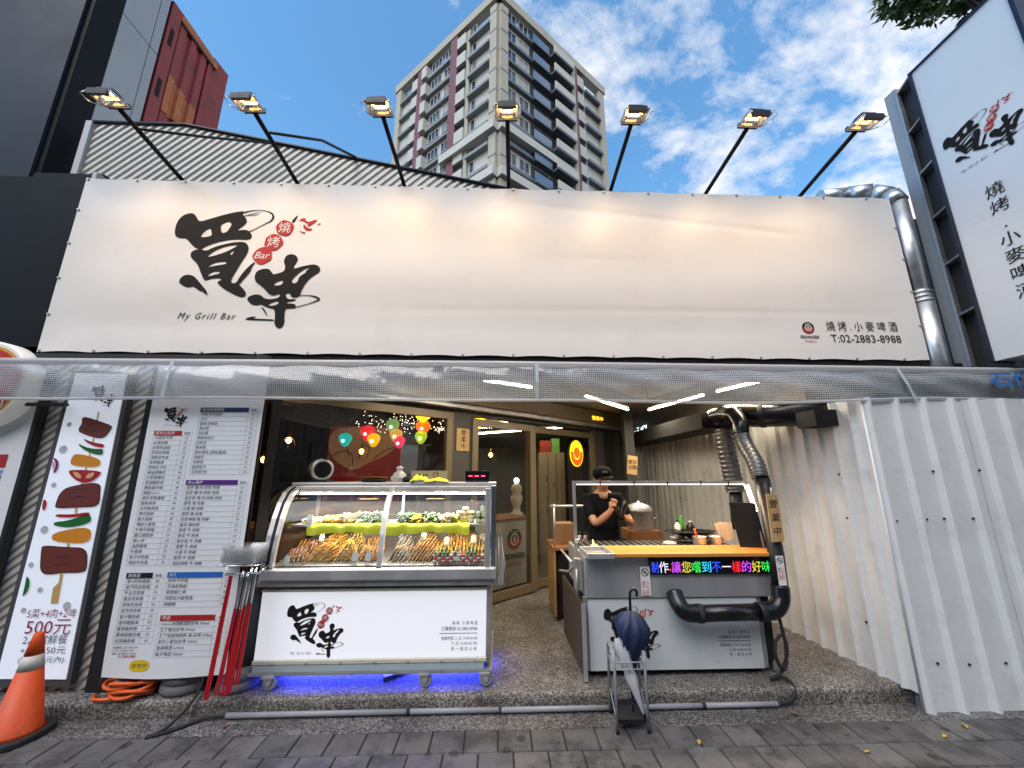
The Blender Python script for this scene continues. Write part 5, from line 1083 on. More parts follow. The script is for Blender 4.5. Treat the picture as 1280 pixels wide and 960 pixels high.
for j in range(9):
    for i in range(7): V.append((.005+(.012+.035*min(1, j/3)+.008*math.sin(j*1.7))*i/6+.004*j/8, 3.26+.018*math.sin(i*2.2+j*.5)+.02*i/6, 1.16-.40*j/8+.012*math.sin(i*1.9)))
tw_.add(V, [(j*7+i, j*7+i+1, (j+1)*7+i+1, (j+1)*7+i) for j in range(8) for i in range(6)], True)
tag(tw_.build('hanging_towel', 'cloth_white', loc=(.03, 3.26, .76)), 'off-white towel hanging from the right end of the food case', 'towel')

# tray rack, trays and tongs at the left end of the case
rk = thing('wire_rack', (-1.80, 3.10, .9), 'chrome wire rack on the left end of the case holding trays and tongs', 'rack')
wr = MB(); wr.tube([(-1.99, 3.05, .955), (-1.96, 3.02, .965), (-1.70, 3.02, .965), (-1.70, 3.16, .965), (-1.95, 3.16, .965), (-1.95, 3.02, .965)], .005, 6); wr.tube([(-1.90, 3.02, .965), (-1.90, 3.02, .915), (-1.68, 3.02, .915), (-1.68, 3.16, .95)], .005, 6); wr.tube([(-1.83, 3.02, .965), (-1.83, 3.16, .965)], .004, 6); wr.tube([(-1.76, 3.02, .965), (-1.76, 3.16, .965)], .004, 6)
wr.build('wire_frame', 'chrome', rk)
for k in range(9):
    z = .972+.012*k; x = -1.83+random.uniform(-.006, .006)
    m_ = MB(); w1, w2, d1, d2 = .108, .125, .060, .072
    m_.add([(x-w1, 3.09-d1, z), (x+w1, 3.09-d1, z), (x+w1, 3.09+d1, z), (x-w1, 3.09+d1, z), (x-w2, 3.09-d2, z+.03), (x+w2, 3.09-d2, z+.03), (x+w2, 3.09+d2, z+.03), (x-w2, 3.09+d2, z+.03)], [(0, 3, 2, 1), (0, 1, 5, 4), (1, 2, 6, 5), (2, 3, 7, 6), (3, 0, 4, 7)])
    tag(m_.build('plastic_tray', 'clear_plastic', loc=(x, 3.09, z)), 'clear plastic tray in the nested stack on the wire rack', 'tray', 'nested clear trays')
tl = [((-1.87, 3.03, .93), (-1.895, 3.0, .16), .0085, 'red-handled tongs hanging leftmost, in front of the menu edge'), ((-1.79, 3.03, .93), (-1.825, 2.99, .19), .0065, 'red tongs hanging second from the left, splayed'), ((-1.765, 3.04, .92), (-1.788, 3.0, .18), .006, 'red tongs in the middle of the hanging bunch'),
      ((-1.735, 3.03, .95), (-1.752, 2.99, .20), .0085, 'red tongs hanging second from the right'), ((-1.705, 3.03, .95), (-1.712, 3.0, .24), .006, 'red tongs nearest the lit panel')]
for p, q, w, lb in tl:
    p, q = Vector(p), Vector(q); o = thing('tongs', q, lb, 'tongs', 'red tongs on the rack'); d = (q-p); m0 = p+d*(.32 if w != .0085 or p.x > -1.8 else .04)
    if w != .0085 or p.x > -1.8:
        MB().tube([p, p+d*.05, m0], [.006, .012, .010], 8).build('metal_head', 'chrome', o)
    for s in (-1, 1):
        m_ = MB(); a = m0; b = q+Vector((s*.006, 0, 0)); V = []
        for pt, ww in ((a, w), (a+(b-a)*.6, w), (b, w*.75)): V += [pt+Vector((s*.003-ww, -.004, 0)), pt+Vector((s*.003+ww, -.004, 0)), pt+Vector((s*.003+ww, .003, 0)), pt+Vector((s*.003-ww, .003, 0))]
        m_.add(V, [(i*4+k, i*4+(k+1) % 4, (i+1)*4+(k+1) % 4, (i+1)*4+k) for i in range(2) for k in range(4)]+[(0, 3, 2, 1), (8, 9, 10, 11)])
        m_.build('blade', 'tong_red', o)
# grey bins/bases, hose, cables, pipe
for x, lb, r in ((-2.22, 'grey weighted parasol base under the menu banner', .155), (-1.86, 'grey weighted base with a pole sleeve behind the red tongs', .14)):
    o = thing('parasol_base', (x, 3.28, .11), lb, 'base', 'grey weighted bases')
    MB().lathe([(r*.94, 0), (r, .02), (r*.98, .055), (r*.90, .06), (r*.90, .066), (r*.97, .072), (r*.95, .115), (r*.7, .14), (.03, .15)], (x, 3.28, .112), 28).build('weight', 'concrete_grey', o)
    if r < .15: MB().lathe([(.105, .14), (.095, .62), (.06, .66), (.05, .70)], (x, 3.30, .112), 20).build('sleeve', mat('sleeve_grey', (.055, .065, .07), .6, var=.15), o)
    else: MB().cyl((x, 3.28, .25), (x, 3.28, .5), .022).build('sleeve', 'steel_dull', o)
hs_ = MB(); pts = []
for k in range(150):
    a = k*.21; r = .115+.02*math.sin(k*.37); pts.append((-2.52+r*1.15*math.cos(a)+.02*math.sin(k*.11), 3.17+r*.62*math.sin(a), .132+.0009*k*.6+.012*math.sin(k*.5)))
hs_.tube([(-2.74, 3.16, .126), (-2.70, 3.10, .126), (-2.62, 3.09, .128)]+pts, .0115, 6)
tag(hs_.build('orange_hose', 'hose_orange', loc=(-2.52, 3.17, .11)), 'coiled orange hose lying below the menu banner', 'hose')
cf = thing('hose_nozzle', (-2.58, 3.2, .2), 'white and teal hose gun resting on the orange hose', 'hose gun'); MB().tube([(-2.63, 3.12, .185), (-2.58, 3.16, .215)], .017, 10).build('grip', 'grey_plastic', cf); MB().tube([(-2.58, 3.16, .215), (-2.50, 3.21, .25)], .019, 10).build('sleeve', mat('teal', (.03, .25, .27), .4), cf)
cp = thing('grey_conduit', (0, 3.09, .0), 'grey conduit pipe running along the foot of the step', 'pipe')
for a, b in ((-1.80, -.60), (-.595, .02), (.035, .85), (.855, 1.44), (1.445, 1.97)):
    MB().tube([(a, 3.088+random.uniform(-.004, .004), .026), (b, 3.088+random.uniform(-.004, .004), .026)], .017, 10).build('pipe_length', 'pipe_grey', cp)
for x in (-.597, .028, .853, 1.443): MB().cyl((x-.012, 3.088, .026), (x+.012, 3.088, .026), .0185, n=10).build('coupling', 'black_rubber', cp)
def smooth_path(P, n=6):
    P = [Vector(p) for p in P]; Q = []
    for i in range(len(P)-1):
        p0, p1, p2, p3 = P[max(0, i-1)], P[i], P[i+1], P[min(len(P)-1, i+2)]
        for k in range(n): t_ = k/n; Q.append(.5*((2*p1)+(p2-p0)*t_+(2*p0-5*p1+4*p2-p3)*t_*t_+(3*p1-p0-3*p2+p3)*t_**3))
    return Q+[P[-1]]
tag(MB().tube(smooth_path([(-2.02, 3.2, .5), (-2.02, 3.16, .30), (-2.03, 3.10, .13), (-2.10, 2.98, .02), (-2.16, 2.90, .012), (-2.05, 2.97, .012), (-1.93, 3.07, .02), (-1.79, 3.088, .026)]), .0095, 6).build('black_cable', 'black_rubber', loc=(-2, 3, 0)), 'black cable looping from the menu to the left end of the grey conduit', 'cable')
tag(MB().tube(smooth_path([(1.97, 3.088, .026), (2.07, 3.095, .04), (2.14, 3.13, .10), (2.12, 3.2, .135), (2.02, 3.2, .13), (2.10, 3.2, .17), (2.16, 3.19, .30), (2.14, 3.18, .42), (2.07, 3.17, .38), (2.06, 3.17, .27), (2.12, 3.18, .2), (2.15, 3.18, .35), (2.12, 3.17, .56), (2.10, 3.16, .66)]), .012, 6).build('black_cable', 'black_rubber', loc=(2.1, 3.1, 0)), 'black cable looped beside the right end of the grill cart', 'cable')
mp_ = MB().obox((-.83, 3.32, .113), (.17, .11, 0), (-.02, .034, 0), (0, 0, .018)); tag(mp_.build('metal_bar', 'steel_dull', loc=(-.7, 3.35, .113)), 'flat metal channel lying on the floor under the food case', 'bar')

# traffic cone
tc_ = thing('traffic_cone', (-2.985, 2.94, 0), 'orange traffic cone with white band and black foot before the skewer poster', 'traffic cone')
bx = MB(); cxx, cyy = -2.985, 2.94
bx.prism(chaikin([(-.16, -.16), (.16, -.16), (.16, .16), (-.16, .16)], 2), lambda u, v: (cxx+u, cyy+v, .008), (0, 0, .032)); bx.build('foot', 'black_rubber', tc_, .006)
def rc(z): return .118-(.118-.024)*(z-.04)/.55
MB().lathe([(.13, .04), (rc(.055), .055), (rc(.385), .385)], (cxx, cyy, 0), 32).build('cone_body', 'cone_orange', tc_)
MB().lathe([(rc(.385)+.001, .385), (rc(.465)+.001, .465)], (cxx, cyy, 0), 32).build('reflective_band', 'cone_white', tc_)
MB().lathe([(rc(.465), .4652), (rc(.585), .585), (.018, .592), (.016, .58)], (cxx, cyy, 0), 32).build('cone_tip', 'cone_orange', tc_)

# ================================================================ UMBRELLA STAND
us = thing('umbrella_stand', (.87, 2.95, 0), 'grey tubular umbrella stand with black drip tray on the pavement', 'umbrella stand')
cs = [(.765, 2.845), (.965, 2.845), (1.0, 3.07), (.785, 3.07)]
for k, (a, b) in enumerate(((0, 3), (1, 2))):
    (x0, y0), (x1, y1) = cs[a], cs[b]
    MB().tube([(x0, y0, .03), (x0, y0, .40), (x0*.93+x1*.07, y0*.93+y1*.07, .435), (x0*.8+x1*.2, y0*.8+y1*.2, .448), (x0*.2+x1*.8, y0*.2+y1*.8, .448), (x0*.07+x1*.93, y0*.07+y1*.93, .435), (x1, y1, .40), (x1, y1, .03)], .0095, 8).build('hoop', 'pipe_grey', us)
rl = MB()
for z in (.36, .40): rl.cyl((.765, 2.845, z), (.965, 2.845, z), .005, n=6); rl.cyl((.785, 3.07, z), (1.0, 3.07, z), .005, n=6)
rl.cyl((.765, 2.845, .36), (.785, 3.07, .36), .005, n=6); rl.cyl((.965, 2.845, .36), (1.0, 3.07, .36), .005, n=6); rl.cyl((.865, 2.845, .36), (.89, 3.07, .36), .004, n=6)
rl.cyl((.765, 2.845, .06), (.785, 3.07, .16), .004, n=6); rl.cyl((.965, 2.845, .06), (1.0, 3.07, .16), .004, n=6)
rl.build('rails', 'pipe_grey', us)
dt = MB(); dt.add([(.775, 2.85, .055), (.955, 2.85, .055), (.985, 3.06, .055), (.79, 3.06, .055), (.77, 2.84, .085), (.965, 2.84, .085), (.997, 3.065, .085), (.78, 3.065, .085)], [(0, 1, 2, 3), (0, 1, 5, 4), (1, 2, 6, 5), (2, 3, 7, 6), (3, 0, 4, 7)]); dt.build('drip_tray', 'black_rubber', us)
for x, y in cs: MB().cyl((x, y, .007), (x, y, .045), .0125, n=8).build('rubber_foot', 'black_rubber', us)
def umbrella(name, label, tip, topp, rmax, m, handle=None, n=12, hm='black_gloss', f0=.3, f1=.75):
    o = thing(name, tip, label, 'umbrella', 'umbrellas in the stand'); tip, topp = Vector(tip), Vector(topp); d = (topp-tip); L_ = d.length; d.normalize(); a = d.orthogonal().normalized(); b = d.cross(a)
    V = []; prof = [(0, .006), (.06, .012), (.3, .024), (.5, .034), (f0+.36, rmax*.72), (.80, rmax), (.91, rmax*.80), (1.0, rmax*.42), (1.03, .008)]
    nn = 24
    for t_, r in prof:
        for k in range(nn):
            rr = r*(1+.34*(1 if k % 3 == 0 else -.42)*min(1, t_*1.3))*(1+.10*math.sin(k*1.3+t_*4)); an = 2*math.pi*k/nn+t_*1.1
            V.append(tip+d*L_*t_+(a*math.cos(an)+b*math.sin(an))*rr)
    f = MB(); f.add(V, [(i*nn+k, i*nn+(k+1) % nn, (i+1)*nn+(k+1) % nn, (i+1)*nn+k) for i in range(len(prof)-1) for k in range(nn)], True); f.build('canopy', m, o)
    MB().tube([tip-d*.05, tip+d*.01], .006, 6).build('ferrule', 'black_gloss', o)
    if handle: MB().tube(handle, .0095, 10).build('handle', hm, o)
    MB().tube([topp-d*.05, handle[0] if handle else topp+d*.08], .005, 6).build('shaft', 'black_gloss', o)
umbrella('umbrella', 'folded navy umbrella with black hooked handle in the stand', (.905, 2.95, .12), (.925, 2.955, .655), .098, 'navy_fabric', smooth_path([(.928, 2.957, .66), (.93, 2.957, .75), (.935, 2.957, .79), (.958, 2.957, .808), (.98, 2.957, .79), (.978, 2.957, .76)], 4), f0=.25)
umbrella('umbrella', 'slim folded translucent umbrella leaning in the stand', (.945, 2.87, .10), (.812, 2.91, .51), .036, 'umbrella_clear', [(.81, 2.91, .52), (.79, 2.915, .60), (.785, 2.915, .65)], f0=.2)

# ================================================================ GRILL CART
gc = thing('grill_cart', (1.45, 3.6, .11), 'stainless grill cart with white logo panel, wooden counter edge and lettered LED strip', 'grill cart')
MB().box(.69, 2.20, 3.285, 4.02, .655, .955).build('hood', 'steel', gc, .006)
gpn = MB().box(.705, 2.045, 3.300, 3.318, .155, .650).build('front_panel', 'panel_white', gc)
fb = MB(); fb.box(.715, 2.16, 3.325, 3.98, .20, .654); fb.build('lower_body', 'black_matte', gc)
for q in ((.675, .704, 3.31, 3.36, .155, .654), (2.046, 2.085, 3.31, 3.36, .155, .654), (2.14, 2.165, 3.34, 3.99, .12, .654)): MB().box(*q).build('post', 'steel_dull', gc)
MB().box(.90, 2.235, 3.20, 3.56, .965, .992).build('wood_counter', 'wood_top', gc, .004)
MB().box(.715, 2.16, 3.56, 3.99, .90, .958).build('charcoal_bed', 'black_matte', gc)
rdm = MB().cyl((0, 0, 0), (0, .41, 0), .004, n=5).mesh('grill_rod', 'steel_dull')
for k in range(22): piece('grill_rod', rdm, (.78+.062*k, 3.57, .965), gc)
sd = MB().obox((.652, 3.235, .125), (-.01, .90, 0), (.016, 0, 0), (0, 0, .50)); sd.build('side_door', mat('dull_brown', (.10, .075, .055), .5, .3, var=.2, vs=4), gc); MB().obox((.640, 3.222, .120), (.030, 0, 0), (0, .012, 0), (0, 0, .515)).build('door_edge', 'steel', gc)
sr = MB(); sr.tube([(.66, 3.34, .93), (.60, 3.5, .80), (.58, 3.9, .72)], .012, 6); sr.box(.62, .675, 3.34, 3.40, .70, .93); sr.tube([(.63, 3.32, .86), (.63, 3.32, .66)], .010, 6); sr.tube([(.60, 3.36, .90), (.60, 3.9, .90)], .010, 6); sr.build('side_fittings', 'steel_dull', gc)
for x, y in ((.76, 3.37), (1.97, 3.37), (.76, 3.92), (1.97, 3.92)): castor(gc, x, y, .20, m='black_rubber', r=.036)
GP = Plane((0, 3.298, 0))
draw_logo(GP, 1.06, .415, .305, gpn, .002)
t = MB(); text_into(t, '燒 烤 . 小 麥 啤 酒', GP, 1.955, .397, .024, .002, 'RIGHT', width=.165); text_into(t, '訂購專線 02-2883-8988', GP, 1.955, .362, .027, .002, 'RIGHT', width=.245); t.poly([[(1.71, .343), (1.955, .343), (1.955, .347), (1.71, .347)]], GP.f(.002))
text_into(t, '營業時間 二-五 17:00-01:00', GP, 1.955, .308, .024, .002, 'RIGHT', width=.24); text_into(t, '六.日 16:00-01:00', GP, 1.955, .276, .023, .002, 'RIGHT', width=.175); text_into(t, '周 一 固 定 公 休', GP, 1.955, .245, .023, .002, 'RIGHT', width=.175); t.build('lettering', 'print_grey', gpn)
lb = MB().box(1.20, 2.195, 3.262, 3.283, .826, .948).build('led_message_board', 'black_gloss', gc)
LP_ = Plane((0, 3.261, 0))
cols = dict(b=(.03, .08, 1), w=(.8, .8, .9), r=(1, .02, .04), p=(.6, .08, .9), y=(.75, .60, .05), g=(.04, .8, .10), c=(.05, .6, .9))
for k, c in cols.items(): mat('glow_'+k, c, .5, emit=.55, ecol=c)
seq = list(zip('制作讓您嚐到不一樣的好味', 'bwpygcbwrpyg')); x = 1.212
for i, (ch, c) in enumerate(seq):
    w = .074 if i else .055
    q_ = MB(); text_into(q_, ch, LP_, x, .847, .090, .001, width=w); x += w+.007; q_.build('lit_character', 'glow_'+c, lb)
    if i == 1: MB().poly([[(x+.008*math.cos(a)+.005, .86+.008*math.sin(a)) for a in [j*.7854 for j in range(8)]]], LP_.f(.001)).build('lit_dot', 'glow_r', lb); x += .018
# top frame with led strip
fm = MB(); fm.box(.655, 2.215, 3.495, 3.52, 1.512, 1.537); fo = fm.build('frame_bar', 'steel', gc)
MB().box(.655, .680, 3.495, 3.52, .96, 1.511).build('frame_post', 'steel', gc)
MB().tube([(2.205, 3.507, 1.511), (2.225, 3.45, 1.28), (2.235, 3.40, .97)], .010, 8).build('frame_post', 'steel_dull', gc)
MB().box(.69, 2.20, 3.500, 3.515, 1.503, 1.511).build('led_strip', mat('strip_glow', (1, .8, .6), .5, emit=1.6, ecol=(1, .58, .38)), fo)
MB().tube([(2.215, 3.48, 1.50), (2.232, 3.43, 1.285)], .008, 8).build('led_tube', 'tube_glow', fo)
light('strip_light', 'AREA', 5.5, (1, .66, .36), (1.45, 3.505, 1.498), fo, 1.5, aim((0, -.1, -1)), sy=.03)
for x in (.9, 1.2, 1.5, 1.8, 2.05): MB().box(x-.004, x+.004, 3.492, 3.523, 1.50, 1.54).build('cable_tie', 'black_matte', fo)
cl_ = MB(); cl_.cyl((.667, 3.48, 1.04), (.667, 3.535, 1.04), .018, n=8); cl_.cyl((.64, 3.50, 1.02), (.70, 3.50, 1.06), .007, n=6); cl_.build('clamp', 'chrome', gc)

# things on the counter
tr_ = thing('draining_tray', (.79, 3.33, .96), 'grey perforated steel tray on the left end of the grill counter', 'tray')
m_ = MB(); a, b, c, d = (.70, 3.18), (.895, 3.18), (.90, 3.50), (.70, 3.50)
m_.box(.71, .89, 3.19, 3.49, .962, .968); m_.build('tray_floor', 'steel_dull', tr_)
e = MB(); e.obox((.695, 3.175, .96), (.205, 0, 0), (0, .012, 0), (0, 0, .04)); e.obox((.695, 3.49, .96), (.205, 0, 0), (0, .012, 0), (0, 0, .04)); e.obox((.690, 3.187, .9605), (.010, 0, 0), (0, .303, 0), (0, 0, .04)); e.obox((.895, 3.187, .9605), (.010, 0, 0), (0, .303, 0), (0, 0, .04)); e.build('tray_walls', 'steel', tr_, .003)
hm_ = MB().cyl((0, 0, 0), (0, 0, .0015), .007, n=6).mesh('hole', 'black_matte')
for i in range(9):
    for j in range(5): piece('hole', hm_, (.722+.019*i, 3.23+.055*j, .9685), tr_)
mat('spark', (1, .45, .1), .5, emit=6, ecol=(1, .33, .08)); fl_ = MB()
fl_.tube([(.83, 3.62, .97), (.845, 3.62, 1.0), (.84, 3.62, 1.035)], [.012, .008, .001], 5); fl_.tube([(.86, 3.62, .97), (.875, 3.62, .995)], [.010, .001], 5)
tag(fl_.build('small_flame', 'spark', loc=(.84, 3.62, .96)), 'small orange flame licking up behind the draining tray', 'flame')
for k, (x, lb2) in enumerate(((1.80, 'steel pot with an orange brush, left of the pair on the grill'), (1.945, 'steel pot right of the pair on the grill'))):
    o = thing('steel_pot', (x, 3.62, .965), lb2, 'pot', 'steel pots on the grill')
    MB().lathe([(.055, 0), (.058, .005), (.058, .085), (.062, .088), (.054, .088), (.054, .01)], (x, 3.62, .966), 20).build('pot_body', 'steel', o)
    if k == 0: MB().tube([(x-.01, 3.62, 1.0), (x-.05, 3.60, 1.12)], .008, 6).build('brush_handle', 'cone_orange', o)
tag(MB().lathe([(.02, 0), (.14, .03), (.24, .055), (.235, .062), (.13, .036), (.02, .008)], (1.80, 3.78, 1.02), 24, sy=.5).build('shallow_wok', 'black_gloss', loc=(1.8, 3.78, 1.0)), 'shallow black wok lying across the grill behind the pots', 'wok')
for x, y, r, h, m, lb2, cm_ in ((1.735, 3.90, .028, .16, 'white_print', 'small white sauce bottle with red dot label', 'black_gloss'), (1.785, 3.92, .026, .20, mat('bottle_green', (.06, .32, .05), .25), 'green plastic bottle behind the white sauce bottle', mat('cap_green', (.1, .5, .1), .4)), (1.87, 3.92, .038, .15, 'black_gloss', 'black lidded flask beside the green bottle', 'steel')):
    o = thing('bottle', (x, y, 1.0), lb2, 'bottle', 'bottles behind the grill'); MB().lathe([(r, 0), (r, h*.7), (r*.5, h*.86), (r*.45, h*.9)], (x, y, 1.0), 14).build('bottle_body', m, o); MB().lathe([(r*.5, h*.9), (r*.5, h)], (x, y, 1.0), 12).build('cap', cm_, o)
    if 'red dot' in lb2: MB().cyl((x, y-r-.001, 1.05), (x, y-r+.004, 1.05), .014, n=10).build('label_dot', 'print_red', o)
sh_ = MB().box(1.68, 2.12, 3.86, 3.98, .985, 1.0); tag(sh_.build('steel_ledge', 'steel_dull', loc=(1.9, 3.9, .985)), 'narrow steel ledge along the back of the grill carrying bottles', 'shelf')
tag(MB().lathe([(.03, 0), (.085, .02), (.09, .045), (.08, .05), (.02, .045)], (2.0, 3.92, 1.001), 18).build('golden_bowl', mat('brass', (.50, .30, .08), .3, .8), loc=(2.0, 3.92, 1.0)), 'small golden bowl on the back ledge of the grill', 'bowl')
bd = MB().obox((2.06, 3.45, .993), (.20, -.05, 0), (.004, .012, 0), (-.035, .03, .36)); tag(bd.build('black_board', 'black_paint', loc=(2.1, 3.45, .99)), 'black splash board leaning at the right end of the counter', 'board')
pp = thing('paper_sheets', (2.03, 3.6, 1.1), 'cream order slips tucked beside the black splash board', 'paper')
for k in range(3): MB().obox((1.985+.02*k, 3.60-.01*k, 1.02), (.07, 0, .02), (0, .002, 0), (-.05+.02*k, 0, .14)).build('sheet', mat('paper', (.62, .52, .36), .7), pp)
tag(MB().ball((1.56, 3.7, .985), .05, 10, 6, sx=1.3, sz=.4).build('dough_scraps', 'f_white', loc=(1.55, 3.7, .97)), 'pale crumpled napkin on the grill edge', 'napkin')
stw = thing('steam_pot', (1.60, 4.62, .9), 'large aluminium steamer pot behind the cook', 'pot')
MB().lathe([(.135, 0), (.14, .01), (.14, .19), (.15, .195), (.148, .21), (.125, .255), (.05, .285), (.015, .29), (.015, .31)], (1.62, 4.62, .985), 24).build('pot_body', 'steel_dull', stw); MB().tube([(1.76, 4.60, 1.10), (1.80, 4.58, 1.11), (1.80, 4.58, 1.08)], .010, 6).build('handle', 'chrome', stw)
MB().box(1.45, 1.80, 4.45, 4.80, .11, .984).build('stand', 'wood_brown', stw)

# no-smoking stickers
def sticker(pl, x0, x1, z0, z1, label, loc):
    o = thing('warning_sticker', loc, label, 'sticker', 'no-smoking stickers')
    b = MB(); b.poly([[(x0, z0), (x1, z0), (x1, z1), (x0, z1)]], pl.f(.0008)); b.build('sheet', 'white_print', o)
    w = x1-x0; cx_, cz = (x0+x1)/2, z1-w*.55; r = w*.38
    b = MB(); b.poly([[(cx_+r*math.cos(a*.2618), cz+r*math.sin(a*.2618)) for a in range(24)], [(cx_+r*.8*math.cos(a*.2618), cz+r*.8*math.sin(a*.2618)) for a in range(24)]], pl.f(.0016)); b.poly([[(cx_-r*.7, cz+r*.5), (cx_-r*.5, cz+r*.7), (cx_+r*.7, cz-r*.5), (cx_+r*.5, cz-r*.7)]], pl.f(.0018)); b.poly([[(cx_-r*.5, cz-r*.25), (cx_+r*.4, cz+r*.05), (cx_+r*.4, cz+r*.25), (cx_-r*.5, cz-.0)]], pl.f(.0014)); b.build('printed_symbol', 'print_black', o)
    b = MB(); n = 2
    for k, s in enumerate(('禁止', '吸菸')): text_into(b, s, pl, cx_, z1-w*1.15-(k+1)*w*.78, w*.72, .0016, 'CENTER', width=w*.78)
    b.build('lettering', 'print_red', o)
sticker(GP, 1.122, 1.200, .676, .885, 'white no-smoking sticker hanging on the grill hood above the umbrellas', (1.16, 3.28, .68))
bpy.data.objects['warning_sticker'].location.y -= .026

# ================================================================ BLACK EXHAUST PIPES
ex = thing('exhaust_pipe', (2.2, 3.2, .6), 'glossy black exhaust pipe looping along the grill cart front and rising past the LED strip', 'pipe')
MB().tube(smooth_path([(1.372, 3.25, .70), (1.374, 3.20, .64), (1.41, 3.165, .590), (1.50, 3.16, .582)], 5), .062, 18).build('left_elbow', 'black_gloss', ex)
MB().tube([(1.50, 3.16, .582), (1.99, 3.16, .588)], .058, 18).build('lower_run', 'black_gloss', ex)
MB().tube(smooth_path([(1.99, 3.16, .588), (2.09, 3.165, .60), (2.155, 3.175, .66), (2.175, 3.185, .76)], 5), .064, 18).build('right_elbow', 'black_gloss', ex)
MB().tube([(2.175, 3.185, .76), (2.19, 3.20, .98), (2.275, 3.36, 1.55)], .056, 18).build('riser', 'black_paint', ex)
for p, q in (((1.49, 3.16, .582), (1.53, 3.16, .582)), ((1.96, 3.16, .588), (2.0, 3.16, .59))): MB().tube([p, q], .0655, 18).build('clamp_ring', 'black_rubber', ex)
EP = Plane((0, 3.128, 0)); sticker(EP, 2.130, 2.192, .775, .985, 'white no-smoking sticker on the black exhaust riser', (2.16, 3.13, .78))
fh = thing('flexible_hoses', (2.4, 3.8, 1.4), 'pair of grey ribbed flexible exhaust hoses joining the black overhead duct', 'hose')
def ribbed(P, r, n=60):
    Q = smooth_path(P, 20); return MB().tube(Q, [r*(1+.07*math.sin(i*1.57)) for i in range(len(Q))], 16)
mat('flex_grey', (.16, .165, .17), .35, .6)
ribbed([(2.255, 3.36, 1.56), (2.275, 3.42, 1.68), (2.32, 3.6, 1.86), (2.33, 3.66, 1.98)], .066).build('front_hose', 'flex_grey', fh)
ribbed([(2.44, 4.05, 1.42), (2.42, 4.05, 1.62), (2.40, 4.05, 1.85), (2.40, 4.05, 2.06)], .088).build('rear_hose', 'flex_grey', fh)
od = thing('overhead_duct', (2.5, 3.8, 2.1), 'thick black overhead duct with elbow passing through the corrugated hoarding', 'duct')
MB().tube([(2.36, 4.0, 2.20), (2.62, 3.72, 2.17), (3.02, 3.30, 2.14)], .125, 20).build('main_run', 'black_gloss', od)
MB().tube([(2.60, 3.74, 2.172), (2.63, 3.71, 2.17)], .132, 20).build('joint_ring', 'black_rubber', od)
MB().tube(smooth_path([(2.33, 3.66, 1.97), (2.34, 3.67, 2.06), (2.35, 3.74, 2.15), (2.36, 3.90, 2.20), (2.34, 4.1, 2.20)], 5), [.072]*11+[.09]*10, 18).build('elbow', 'black_gloss', od)
MB().obox((2.72, 3.22, 2.00), (.22, .0, 0), (0, .22, 0), (0, 0, .14)).build('end_box', 'black_matte', od)
MB().tube([(2.42, 4.05, 1.05), (2.44, 4.05, 1.43)], .06, 14).build('lower_stub', 'black_paint', od)
ws = thing('wooden_sign', (2.265, 3.24, 1.06), 'wooden plaque with vertical brush writing hanging on the black exhaust riser', 'sign', 'wooden plaques')
MB().obox((2.128, 3.128, 1.082), (.096, 0, .004), (0, .012, 0), (.002, .0, .358)).build('plaque', 'wood_sign', ws, .003)
t = MB()
for k, ch in enumerate('營業中'): t = MB(); text_into(t, ch, Plane((0, 3.127, 0)), 2.177, 1.342-.102*k, .07, .001, 'CENTER', shear=.15); t.build('brush_character', 'print_black', ws)
MB().tube([(2.177, 3.132, 1.436), (2.19, 3.15, 1.49)], .006, 5).build('tie', 'cloth_white', ws)
w2 = thing('wooden_sign', sfp(-.55, .03, 1.86), 'small wooden plaque with brush writing on the dark post between window and doors', 'sign', 'wooden plaques')
m_ = MB(); sfbox(m_, -.635, -.45, .032, .045, 1.86, 2.125); m_.build('plaque', 'wood_sign', w2)
QP = Plane(sfp(0, .046, 0), SD); t = MB()
for k, ch in enumerate('營業中'): t = MB(); text_into(t, ch, QP, -.54, 2.05-.08*k, .07, .001, 'CENTER'); t.build('brush_character', 'print_black', w2)
w3 = thing('wooden_sign', (1.78, 5.2, 1.62), 'tilted wooden tag with dark writing hanging behind the cook', 'sign', 'wooden plaques')
MB().obox((1.70, 5.2, 1.60), (.13, 0, -.02), (0, .012, 0), (.03, 0, .24)).build('plaque', 'wood_sign', w3)
t = MB(); text_into(t, '歡迎', Plane((0, 5.198, 0)), 1.785, 1.73, .06, .001, 'CENTER'); text_into(t, '光臨', Plane((0, 5.198, 0)), 1.775, 1.66, .06, .001, 'CENTER'); t.build('brush_lettering', 'print_black', w3)

# ================================================================ WORK CABINET behind the cart
cb = thing('work_cabinet', (.8, 4.7, .11), 'wooden work cabinet with steel rail behind the left end of the grill', 'cabinet')
MB().box(.60, .62, 4.42, 4.95, .16, .80).build('side_panel', mat('ply', (.40, .22, .085), .5, var=.12, vs=3, stretch=(5, 5, .6)), cb); MB().box(.621, 1.05, 4.48, 4.94, .16, .795).build('carcass', 'black_matte', cb); MB().box(.59, 1.07, 4.41, 4.96, .801, .83).build('worktop', 'wood_brown', cb)
fr_ = MB(); fr_.tube([(.62, 4.46, .83), (.62, 4.46, 1.27)], .012, 8); fr_.tube([(.58, 4.46, 1.25), (1.06, 4.46, 1.25)], .014, 8); fr_.build('rail', 'steel', cb)
for x in (.66, .95): MB().lathe([(.03, -.012), (.03, .012)], (x, 4.5, .135), 12, 'X').build('wheel', 'black_rubber', cb)
o = MB().box(.66, .86, 4.60, 4.82, .832, 1.05); tag(o.build('cardboard_box', mat('cardboard', (.30, .16, .07), .8), loc=(.76, 4.7, .83), bevel=.004), 'brown cardboard box on the work cabinet', 'box')
